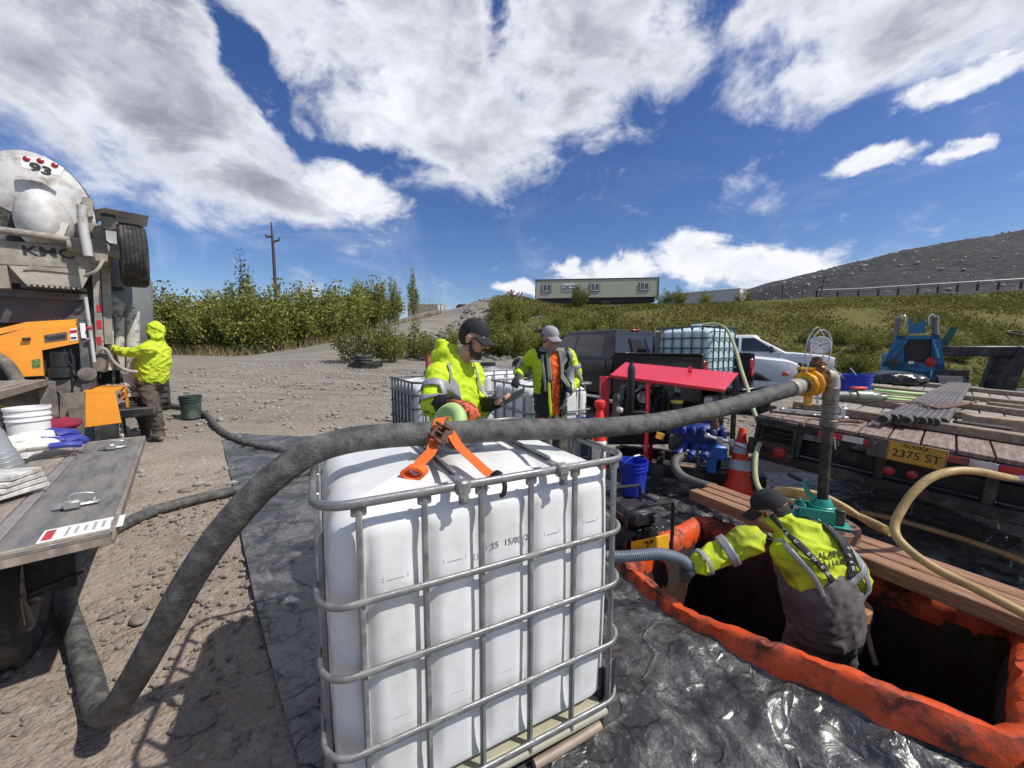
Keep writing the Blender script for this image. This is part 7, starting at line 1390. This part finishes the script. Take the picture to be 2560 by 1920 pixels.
def eyes(p, HF):
    for s in (-1, 1): b = B(HF); b.sph((s*.032, .078, .004), (.014, .010, .008), 10); p.solid(b, 'eye', M('eye', (.25, .2, .17), .2))
def boots(p, feet, mat=BOOT):
    for a, d in feet:
        d = V(d).normalized(); b = B(); limb(b, [V(a)+V((0, 0, .16)), V(a)+V((0, 0, .06))], [.058, .056]); b.sph(V(a)+d*.02+V((0, 0, .045)), (.052, .052, .05), 12); limb(b, [V(a)-d*.05+V((0, 0, .035)), V(a)+d*.15+V((0, 0, .032))], [.042, .05, .042]); p.part(b, 'boot', mat, .012, 2)
TW_ = [(0, .17), (.15, .185), (.35, .175), (.6, .195), (.8, .205), (.92, .14), (1, .075)]; TD_ = [(0, .12), (.2, .135), (.4, .13), (.65, .14), (.82, .12), (.93, .09), (1, .075)]
def sc(tab, k): return [(a, b_*k) for a, b_ in tab]

# --- man with the phone beside the foreground tank
def person_phone():
    gz = TZ(-.4, 2.7); p = Person('man in yellow hooded jacket and black cap looking at a phone behind the tank', (-.40, 2.68, gz)); f = V((.80, -.60, 0)).normalized(); rt = V((f.y, -f.x, 0))
    pel = V((-.41, 2.68, .84)); che = V((-.40, 2.67, 1.18)); nk = at(1138, 893, 2.64); hc_ = at(1186, 846, 2.60); hf = V((.93, -.25, -.36)); HF = head_frame(hc_, hf)
    rs_, re_, rw_ = at(1098, 935, 2.50), at(1082, 1015, 2.36), at(1138, 1006, 2.12); ls_, le_, lw_ = at(1182, 930, 2.85), at(1196, 1015, 2.80), at(1240, 1006, 2.56)
    feet = [(V((-.46, 2.60, gz)), f), (V((-.34, 2.80, gz)), f)]; kn = [V((-.45, 2.60, .38)), V((-.33, 2.79, .38))]; hip = [pel+rt*.09, pel-rt*.09]
    b = B(); torso(b, [pel-V((0, 0, .08)), che, nk], rt, sc(TW_, .85), sc(TD_, .85)); head(b, HF); limb(b, [nk-V((0, 0, .04)), hc_+V((-.02, .01, -.07))], [.062, .056])
    limb(b, [rs_, re_, rw_], [.06, .05, .032]); limb(b, [ls_, le_, lw_], [.06, .05, .032])
    for k in (0, 1): limb(b, [hip[k], kn[k], feet[k][0]+V((0, 0, .08))], [.085, .06, .045])
    hd3 = (at(1275, 1004, 2.50)-lw_).normalized(); hand(b, lw_, hd3, (0, -.25, 1), 1, (.9, .9, .9, .95), .9, .95); p.part(b, 'body', SKIN, .008, 3)
    b = B(); torso(b, [pel-V((0, 0, .06)), che, nk+V((0, 0, .03))], rt, [(0, .18), (.2, .19), (.4, .185), (.6, .20), (.8, .19), (.91, .12), (1, .07)], [(0, .135), (.2, .155), (.45, .155), (.65, .15), (.82, .115), (.93, .09), (1, .072)])
    limb(b, [rs_, re_+V((0, .01, .02)), re_.lerp(rw_, .3)], [.085, .077, .066]); limb(b, [ls_, le_, le_.lerp(lw_, .45)], [.082, .072, .058])
    b.sph(nk+V((-.05, .03, .03)), (.09, .10, .06), 14); b.sph(nk+V((-.10, .04, -.01)), (.085, .10, .075), 14); b.sph(at(1105, 845, 2.66)+V((0, 0, -.05)), (.05, .05, .05), 12); j, raw = p.part(b, 'hooded_jacket', HIVIS, .012, 4, .009, 7.)
    b = B(); limb(b, [re_, re_.lerp(rw_, .55), rw_], [.068, .058, .042]); p.part(b, 'black_cuff', BLACKC, .011, 3, .006, 9); b = B(); limb(b, [le_.lerp(lw_, .35), lw_], [.06, .046]); p.part(b, 'black_cuff', BLACKC, .011, 3, .005, 9)
    b = B(); limb(b, [hip[0], kn[0], feet[0][0]+V((0, 0, .1))], [.11, .085, .075]); limb(b, [hip[1], kn[1], feet[1][0]+V((0, 0, .1))], [.11, .085, .075]); b.sph(pel, (.17, .15, .13), 18); p.part(b, 'trousers', BROWNP, .015, 4, .01)
    boots(p, feet); b = B(HF); b.sph((0, -.030, .012), (.081, .088, .088), 22); p.part(b, 'hair', HAIR, .008, 2, .004, 40)
    b = B(HF); b.sph((0, .034, -.092), (.060, .058, .036), 20); b.sph((0, .062, -.108), (.034, .030, .026), 14)
    for s in (-1, 1): limb(b, [V((s*.066, .005, -.02)), V((s*.060, .025, -.08))], [.010, .016], 10); limb(b, [V((s*.03, .088, -.058)), V((0, .098, -.045))], [.009, .008], 8)
    p.part(b, 'beard', M('brown_beard', (.055, .036, .028), .8, 0, var=.3, vs=60, b=.5, bs=150), .008, 2, .004, 40); cap(p, HF, BLACKC, BLACKC)
    for s in (-1, 1): b = B(HF); b.sph((s*.034, .088, .002), (.030, .012, .019), 14); p.solid(b, 'sunglass_lens', GLASS); b = B(HF); b.tube([(s*.062, .08, .008), (s*.082, .0, .004)], .004, 6); p.solid(b, 'sunglass_arm', BLACKP)
    # reflective stripes
    up = V((0, 0, 1)); p.ring(raw, pel+V((0, 0, .05)), up, .3, 'reflective_band', STRIPE, .055, j); ax = (re_-rs_).normalized(); p.ring(raw, rs_.lerp(re_, .48), ax, .16, 'reflective_band', STRIPE, .045, j); p.ring(raw, rs_.lerp(re_, .92), ax, .14, 'reflective_band', STRIPE, .045, j)
    for s in (1, -1): p.band(raw, [nk+rt*s*.13+f*.09-V((0, 0, .01)), nk+rt*s*.13+f*.16-V((0, 0, .09)), che+rt*s*.13+f*.26, pel+rt*s*.12+f*.28+V((0, 0, .12)), pel+rt*s*.12+f*.28], 'reflective_band', STRIPE, .036, rt, parent=j)
    # gloved right hand closing on the green hose
    b = B(); hand(b, rw_, (at(1196, 1020, 1.98)-rw_), (-.35, .1, -1), 1, (.75, .8, .8, .75), .9, 1.25, .0115); limb(b, [rw_+(re_-rw_).normalized()*.05, rw_], [.045, .036]); g_, graw = p.part(b, 'work_glove', GLOVEO, .007, 2)
    # phone
    ph = B(frame(lw_+hd3*.13+V((.01, -.01, .035)), (.72, .1, .36), (-.3, -.4, .85))); ph.box((0, 0, 0), (.155, .075, .009), .004); ph.v = [tuple(q) for q in ph.v]; o = ph.done('phone', BLACKP); tag(o, 'dark smartphone held in the bare hand of the man in black cap', 'phone')
person_phone()

# --- man in the open jacket and grey cap
def person_open():
    gz = TZ(.42, 4.2); p = Person('man in open yellow jacket, orange shirt and grey cap resting a hand on a tank', (.42, 4.25, gz)); f = V((.30, -.95, 0)).normalized(); rt = V((f.y, -f.x, 0))
    pel = V((.44, 4.26, .82)); che = V((.42, 4.24, 1.22)); nk = at(1378, 873, 4.2); hc_ = at(1376, 846, 4.14); HF = head_frame(hc_, (.62, -.72, -.26))
    rs_, re_, rw_ = at(1333, 890, 4.22), at(1303, 925, 4.34), at(1296, 938, 4.12); ls_, le_, lw_ = at(1420, 888, 4.2), at(1440, 940, 4.24), at(1420, 985, 4.08)
    feet = [(V((.33, 4.22, gz)), f), (V((.55, 4.28, gz)), f)]; kn = [V((.34, 4.2, .38)), V((.54, 4.25, .38))]; hip = [pel+rt*.09, pel-rt*.09]
    b = B(); torso(b, [pel-V((0, 0, .08)), che, nk], rt, sc(TW_, .82), sc(TD_, .82)); head(b, HF); limb(b, [nk-V((0, 0, .04)), hc_+V((0, .01, -.07))], [.058, .052]); limb(b, [rs_, re_, rw_], [.055, .045, .03]); limb(b, [ls_, le_, lw_], [.055, .045, .03])
    for k in (0, 1): limb(b, [hip[k], kn[k], feet[k][0]+V((0, 0, .08))], [.08, .058, .044])
    p.part(b, 'body', SKIN, .009, 3); eyes(p, HF)
    b = B(); torso(b, [pel-V((0, 0, .06)), che, nk+V((0, 0, .005))], rt, sc(TW_, .92), sc(TD_, .97)); p.part(b, 'orange_shirt', M('orange_shirt', (.85, .13, .015), .8, 0, var=.1, b=.3, bs=60), .013, 4, .008, 8)
    b = B(); torso(b, [pel+V((0, 0, .03)), che, nk+V((0, 0, .02))], rt, [(0, .18), (.2, .19), (.4, .185), (.6, .20), (.82, .195), (.93, .125), (1, .08)], [(0, .15), (.3, .155), (.65, .155), (.82, .125), (.93, .095), (1, .085)])
    limb(b, [rs_, re_, re_.lerp(rw_, .8)], [.08, .07, .056]); limb(b, [ls_, le_, le_.lerp(lw_, .85)], [.08, .07, .052]); raw = fuse(b, 'jacket_smooth', .012, 6); e = fuse(b, 'open_jacket', .012, 4, .009, 8.)
    bm = bmesh.new(); bm.from_mesh(e); dele = []
    for fc in bm.faces:
        c = fc.calc_center_median(); a = che+(nk-che)*((c.z-che.z)/(nk.z-che.z)); r = c-a; fx, rx = r.dot(f), r.dot(rt)
        wopen = .052+.05*max(0, (c.z-1.25)/.3)
        if fx > .04 and abs(rx+.015) < wopen and c.z < nk.z+.1 and (c-ls_).length > .1 and (c-rs_).length > .1: dele.append(fc)
    bmesh.ops.delete(bm, geom=dele, context='FACES')
    for fc in bm.faces: 
        c = fc.calc_center_median(); a = che; r = c-V((a.x, a.y, c.z)); inner = abs(r.dot(rt)) < .15+.02*noise.noise(c*9) and r.dot(f) > .03; low = c.z < 1.10 and (c-lw_).length > .17 and (c-le_).length > .14; up_ = c.z > 1.47
        fc.tag = bool(inner or low or (up_ and abs(r.dot(rt)) < .17))
    mi_ = [1 if fc.tag else 0 for fc in bm.faces]; bm.to_mesh(e); bm.free(); e.transform(p.T); j = link('open_jacket', e, HIVIS, p.o); e.materials.append(M('jacket_black', (.014, .022, .020), .8, 0, var=.3, vs=7, b=.3, bs=60)); e.polygons.foreach_set('material_index', mi_); md = j.modifiers.new('t', 'SOLIDIFY'); md.thickness = .012; md.offset = -1
    p.ring(raw, nk+V((0, 0, .015)), (0, 0, 1), .13, 'collar', M('collar_grey', (.20, .195, .19), .9), .075, j, .012)
    for s in (1, -1): p.band(raw, [nk+rt*s*.06+f*.12+V((0, 0, .03)), nk+rt*s*.085+f*.16-V((0, 0, .1)), che+rt*s*.085+f*.25], 'lapel', M('collar_grey', (.20, .195, .19), .9), .05, rt, parent=j, off=.012)
    for s in (1, -1): p.band(raw, [nk+rt*s*.16+f*.10-V((0, 0, .03)), nk+rt*s*.17+f*.15-V((0, 0, .1)), che+rt*s*.17+f*.24, che+rt*s*.17+f*.24-V((0, 0, .1))], 'reflective_band', STRIPE, .04, rt, parent=j)
    p.band(raw, [nk+rt*.10+f*.14-V((0, 0, .02)), che+rt*.105+f*.25+V((0, 0, .1)), che+rt*.10+f*.26-V((0, 0, .1)), pel+rt*.09+f*.28-V((0, 0, .02))], 'front_edge', HIVIS, .045, rt, parent=j, off=.010)
    for (a_, c_) in ((rs_, re_), (ls_, le_)): p.ring(raw, a_.lerp(c_, .6), c_-a_, .14, 'reflective_band', STRIPE, .045, j)
    p.ring(raw, le_.lerp(lw_, .12), lw_-le_, .12, 'reflective_band', STRIPE, .045, j); p.ring(raw, re_.lerp(rw_, .2), rw_-re_, .12, 'reflective_band', STRIPE, .04, j)
    b = B(); 
    for k in (0, 1): limb(b, [hip[k], kn[k], feet[k][0]+V((0, 0, .1))], [.105, .085, .078])
    b.sph(pel, (.165, .14, .13), 18); p.part(b, 'trousers', OLIVEP, .015, 4, .012); boots(p, feet)
    b = B(); hand(b, rw_, (-.3, -.75, -.5), (.3, -.3, -1), -1, (.7, .7, .75, .8), .7, 1.12, .0115); limb(b, [rw_+(re_-rw_).normalized()*.05, rw_], [.042, .034]); p.part(b, 'work_glove', GLOVEK, .008, 2)
    b = B(); hand(b, lw_, (-.25, -.15, -1), (-.9, .1, .1), 1, (.35, .35, .4, .45), .5, 1.1, .0115); limb(b, [lw_+(le_-lw_).normalized()*.05, lw_], [.042, .034]); p.part(b, 'work_glove', GLOVEW, .008, 2)
    b = B(HF); b.sph((0, -.030, .008), (.080, .086, .082), 20); p.part(b, 'hair', M('grey_hair', (.10, .09, .085), .8, b=.4, bs=120), .009, 2, .003, 40); cap(p, HF, M('cap_grey', (.30, .30, .32), .85, 0, var=.1, b=.3, bs=90), M('cap_grey_visor', (.26, .26, .29), .85))
person_open()

# --- hooded man at the concrete pump
def person_hood():
    X, Yd = at(378, 900, 5.85).x, 5.85; gz = TZ(X, Yd)+.01; p = Person('man in yellow hooded sweatshirt with his hood up working the concrete pump controls', (X, Yd, gz)); f = V((-.90, .44, 0)).normalized(); rt = V((f.y, -f.x, 0))
    P5 = lambda px, py, d=0.: at(px, py, 5.85+d)
    pel = P5(380, 952); che = P5(385, 900, -.02); nk = P5(391, 852, -.02); hc_ = P5(388, 828, -.01); HF = head_frame(hc_, f+V((0, 0, -.25)))
    ls_, le_, lw_ = P5(372, 874, -.2), P5(318, 882, -.22), P5(272, 868, -.12); rs_, re_, rw_ = P5(396, 870, .18), P5(350, 880, .3), P5(300, 868, .25)
    feet = [(V((X-.07, Yd-.10, gz)), f), (V((X-.10, Yd+.14, gz)), f)]; feet[0] = (V((P5(402, 1080, -.05).x, Yd-.08, gz)), f); feet[1] = (V((P5(365, 1075, .1).x, Yd+.12, gz)), f); kn = [V((feet[0][0].x-.03, Yd-.1, gz+.48)), V((feet[1][0].x+.0, Yd+.1, gz+.48))]; hip = [pel-rt*.09, pel+rt*.09]
    b = B(); torso(b, [pel-V((0, 0, .06)), che, nk], rt, sc(TW_, .85), sc(TD_, .85)); head(b, HF); limb(b, [nk, hc_-V((0, 0, .06))], [.058, .054]); limb(b, [ls_, le_, lw_], [.055, .045, .032]); limb(b, [rs_, re_, rw_], [.055, .045, .032])
    for k in (0, 1): limb(b, [hip[k], kn[k], feet[k][0]+V((0, 0, .08))], [.08, .06, .045])
    hand(b, rw_, (-1, .1, -.1), (0, -.3, -1), 1, (.5,)*4, .6); p.part(b, 'body', SKIN, .010, 3)
    b = B(); torso(b, [pel-V((0, 0, .02)), che, nk+V((0, 0, .02))], rt, [(0, .155), (.08, .19), (.3, .20), (.6, .205), (.8, .19), (.92, .12), (1, .085)], [(0, .13), (.08, .17), (.3, .175), (.6, .165), (.82, .13), (.93, .10), (1, .085)]); limb(b, [ls_, le_, lw_+V((.04, 0, 0))], [.09, .07, .048]); limb(b, [rs_, re_, rw_+V((.04, 0, 0))], [.09, .07, .048])
    b.sph(hc_+V((.012, 0, .012)), (.118, .112, .135), 22); b.sph(hc_+V((.075, -.03, .05)), (.055, .06, .06), 14); b.sph(hc_+V((.05, -.02, -.08)), (.085, .09, .07), 16); j, raw = p.part(b, 'hooded_sweatshirt', M('lime_sweatshirt', (.50, .62, .03), .85, 0, var=.08, vs=4, dirt=(.40, .46, .06), da=.66, b=.3, bs=60), .012, 4, .014, 6.)
    b = B(HF); b.sph((0, .075, -.01), (.075, .07, .10), 16); p.solid(b, 'hood_opening_shade', M('hood_shadow', (.10, .12, .02), .9))  # solid ball, dark colour painted as the shade inside the hood
    b = B(); 
    for k in (0, 1): limb(b, [hip[k]+V((0, 0, .02)), kn[k], feet[k][0]+V((0, 0, .07))], [.112, .092, .08])
    b.sph(pel-V((0, 0, .02)), (.155, .145, .12), 18); p.part(b, 'trousers', BROWNP, .015, 4, .018, 5.); boots(p, feet)
    b = B(); hand(b, lw_, (-1, .1, .05), (0, .3, -1), -1, (.45, .45, .5, .5), .5, 1.12, .0115); limb(b, [lw_+V((.05, 0, 0)), lw_], [.046, .036]); p.part(b, 'work_glove', M('glove_red', (.30, .06, .05), .8, 0, var=.3, vs=20), .009, 2)
person_hood()

# --- man working in the pit, seen from behind
def person_pit():
    p = Person('man in grimy yellow jacket and grey bib overalls standing in the pit', (1.75, 2.10, -.92)); f = V((-.30, .95, 0)).normalized(); rt = V((f.y, -f.x, 0))
    pel = V((1.80, 2.06, .05)); nk = at(1972, 1318, 2.20); che = pel.lerp(nk, .62)+V((.02, -.04, .02)); hc_ = at(1925, 1278, 2.27); HF = head_frame(hc_, (-.75, .55, -.45))
    ls_, le_, lw_ = at(1872, 1352, 2.18), at(1800, 1385, 2.20), at(1752, 1408, 2.17); rs_, re_, rw_ = at(2062, 1362, 2.10), at(2128, 1440, 2.08), at(2110, 1478, 2.20)
    feet = [(V((1.70, 2.05, -.92)), f), (V((1.95, 2.10, -.92)), f)]; kn = [V((1.68, 2.12, -.46)), V((1.93, 2.15, -.46))]; hip = [pel-rt*.09, pel+rt*.09]
    b = B(); torso(b, [pel-V((0, 0, .08)), che, nk], rt, sc(TW_, .85), sc(TD_, .82)); head(b, HF); limb(b, [nk, hc_-V((-.02, .02, .05))], [.06, .055]); limb(b, [ls_, le_, lw_], [.055, .046, .034]); limb(b, [rs_, re_, rw_], [.055, .046, .034])
    for k in (0, 1): limb(b, [hip[k], kn[k], feet[k][0]+V((0, 0, .08))], [.085, .06, .045])
    p.part(b, 'body', SKIN, .009, 3)
    b = B(); torso(b, [pel+V((0, 0, .0)), che, nk+V((0, 0, .02))], rt, [(0, .165), (.25, .185), (.5, .20), (.78, .205), (.92, .13), (1, .08)], [(0, .13), (.3, .14), (.6, .145), (.82, .12), (.93, .095), (1, .08)]); limb(b, [ls_, le_, lw_], [.09, .078, .064]); limb(b, [rs_, re_, rw_], [.092, .082, .066])
    b.sph(nk+V((.03, -.055, -.005)), (.125, .075, .085), 18); b.sph(nk+V((.04, -.085, -.06)), (.085, .055, .07), 16); b.sph(nk+V((-.05, .02, .03)), (.085, .085, .06), 14); j, raw = p.part(b, 'hooded_jacket', HIVISD, .012, 4, .013, 6.)
    b = B(); torso(b, [pel-V((0, 0, .10)), pel.lerp(che, .5), pel.lerp(nk, .70)], rt, [(0, .19), (.3, .20), (.6, .205), (.85, .165), (1, .11)], [(0, .15), (.3, .168), (.6, .172), (.85, .17), (1, .155)])
    for k in (0, 1): limb(b, [hip[k], kn[k], feet[k][0]+V((0, 0, .1))], [.125, .10, .09])
    bo_, braw = p.part(b, 'bib_overalls', GREYB, .013, 4, .010, 6.)
    boots(p, feet, RUB)
    bk = -f
    strapmat = M('strap_black', (.015, .015, .016), .7)
    for s in (-1, 1):
        pts = [nk+rt*s*.105+f*.03+V((0, 0, .07)), nk+rt*s*.115+bk*.13-V((0, 0, .02)), pel.lerp(nk, .78)+rt*s*.095+bk*.24, pel.lerp(nk, .66)+rt*s*.07+bk*.26]
        st2 = p.band(raw, pts, 'shoulder_strap', strapmat, .042, rt, parent=bo_, off=.016)
        bvh = BVHTree.FromPolygons([v.co for v in raw.vertices], [q.vertices for q in raw.polygons]); pc_ = cr(pts, 6)
        for i, chh in enumerate('TRUEWERK'):
            q = pc_[3+int(i*1.7)]; h = bvh.find_nearest(q); nn_ = h[1]; dn = (pc_[min(len(pc_)-1, 5+int(i*1.7))]-q).normalized(); yv = dn.cross(nn_); 
            if s < 0: pass
            zz = nn_; xx = dn; yy = zz.cross(xx); Tm_ = Matrix(((xx.x, yy.x, zz.x, 0), (xx.y, yy.y, zz.y, 0), (xx.z, yy.z, zz.z, 0), (0, 0, 0, 1))); Tm_.translation = h[0]+nn_*.0205
            text(chh, .026, p.T@Tm_, 'strap_letter', M('letter_grey', (.4, .4, .41), .6), st2, .0005, .0008)
    # back print: letters placed one by one on the cloth
    bvh = BVHTree.FromPolygons([v.co for v in raw.vertices], [q.vertices for q in raw.polygons]); c0_ = pel.lerp(nk, .87)+bk*.3+rt*.0
    h0 = bvh.ray_cast(c0_, f); nn_ = (h0[1]*.5+bk).normalized(); xx = (rt-nn_*rt.dot(nn_)).normalized(); yy = nn_.cross(xx)
    for row, (s_, sz_t, dz) in enumerate((('ALASKA', .044, .012), ('DRILLING', .038, -.028))):
        m_ = len(s_)
        for i, chh in enumerate(s_):
            if chh == ' ': continue
            Tm_ = Matrix(((xx.x, yy.x, nn_.x, 0), (xx.y, yy.y, nn_.y, 0), (xx.z, yy.z, nn_.z, 0), (0, 0, 0, 1))); q = h0[0]+xx*(i-(m_-1)/2)*sz_t*.70+yy*dz; h = bvh.ray_cast(q+nn_*.15, -nn_); Tm_.translation = (q if h[0] is None else q+nn_*(max(-.012, min(.02, (h[0]-q).dot(nn_)))))+nn_*.016
            text(chh, sz_t, p.T@Tm_, 'back_letter', FLAT_BLACK, j, .0006, .0016)
    for s in (-1, 1): p.band(raw, [nk+rt*s*.165+bk*.06+V((0, 0, .0)), nk+rt*s*.165+bk*.12-V((0, 0, .04)), pel.lerp(nk, .6)+rt*s*.175+bk*.24, pel.lerp(nk, .25)+rt*s*.18+bk*.24], 'reflective_band', STRIPE, .048, rt, parent=j)
    for a_, c_ in ((ls_, le_), (rs_, re_)): p.ring(raw, a_.lerp(c_, .75), c_-a_, .15, 'reflective_band', STRIPE, .045, j)
    p.ring(raw, lw_.lerp(le_, .06), lw_-le_, .13, 'reflective_band', STRIPE, .03, j); p.ring(raw, re_.lerp(rw_, .35), rw_-re_, .13, 'reflective_band', STRIPE, .05, j)
    b = B(); hand(b, lw_, (-.8, .0, -.45), (.1, .3, -1), -1, (.9, .9, .95, 1.), .8, 1.12, .0115); limb(b, [lw_+(le_-lw_).normalized()*.05, lw_], [.05, .036]); p.part(b, 'work_glove', GLOVEK, .008, 2); b = B(); hand(b, rw_, (-.2, .5, -1), (-.9, .1, -.2), 1, (.6,)*4, .6, 1.1, .0115); p.part(b, 'work_glove', GLOVEK, .008, 2)
    b = B(HF); b.sph((0, -.02, .01), (.081, .09, .086), 20); p.part(b, 'hair', HAIR, .008, 2, .003, 40); cap(p, HF, BLACKC, BLACKC)
person_pit()
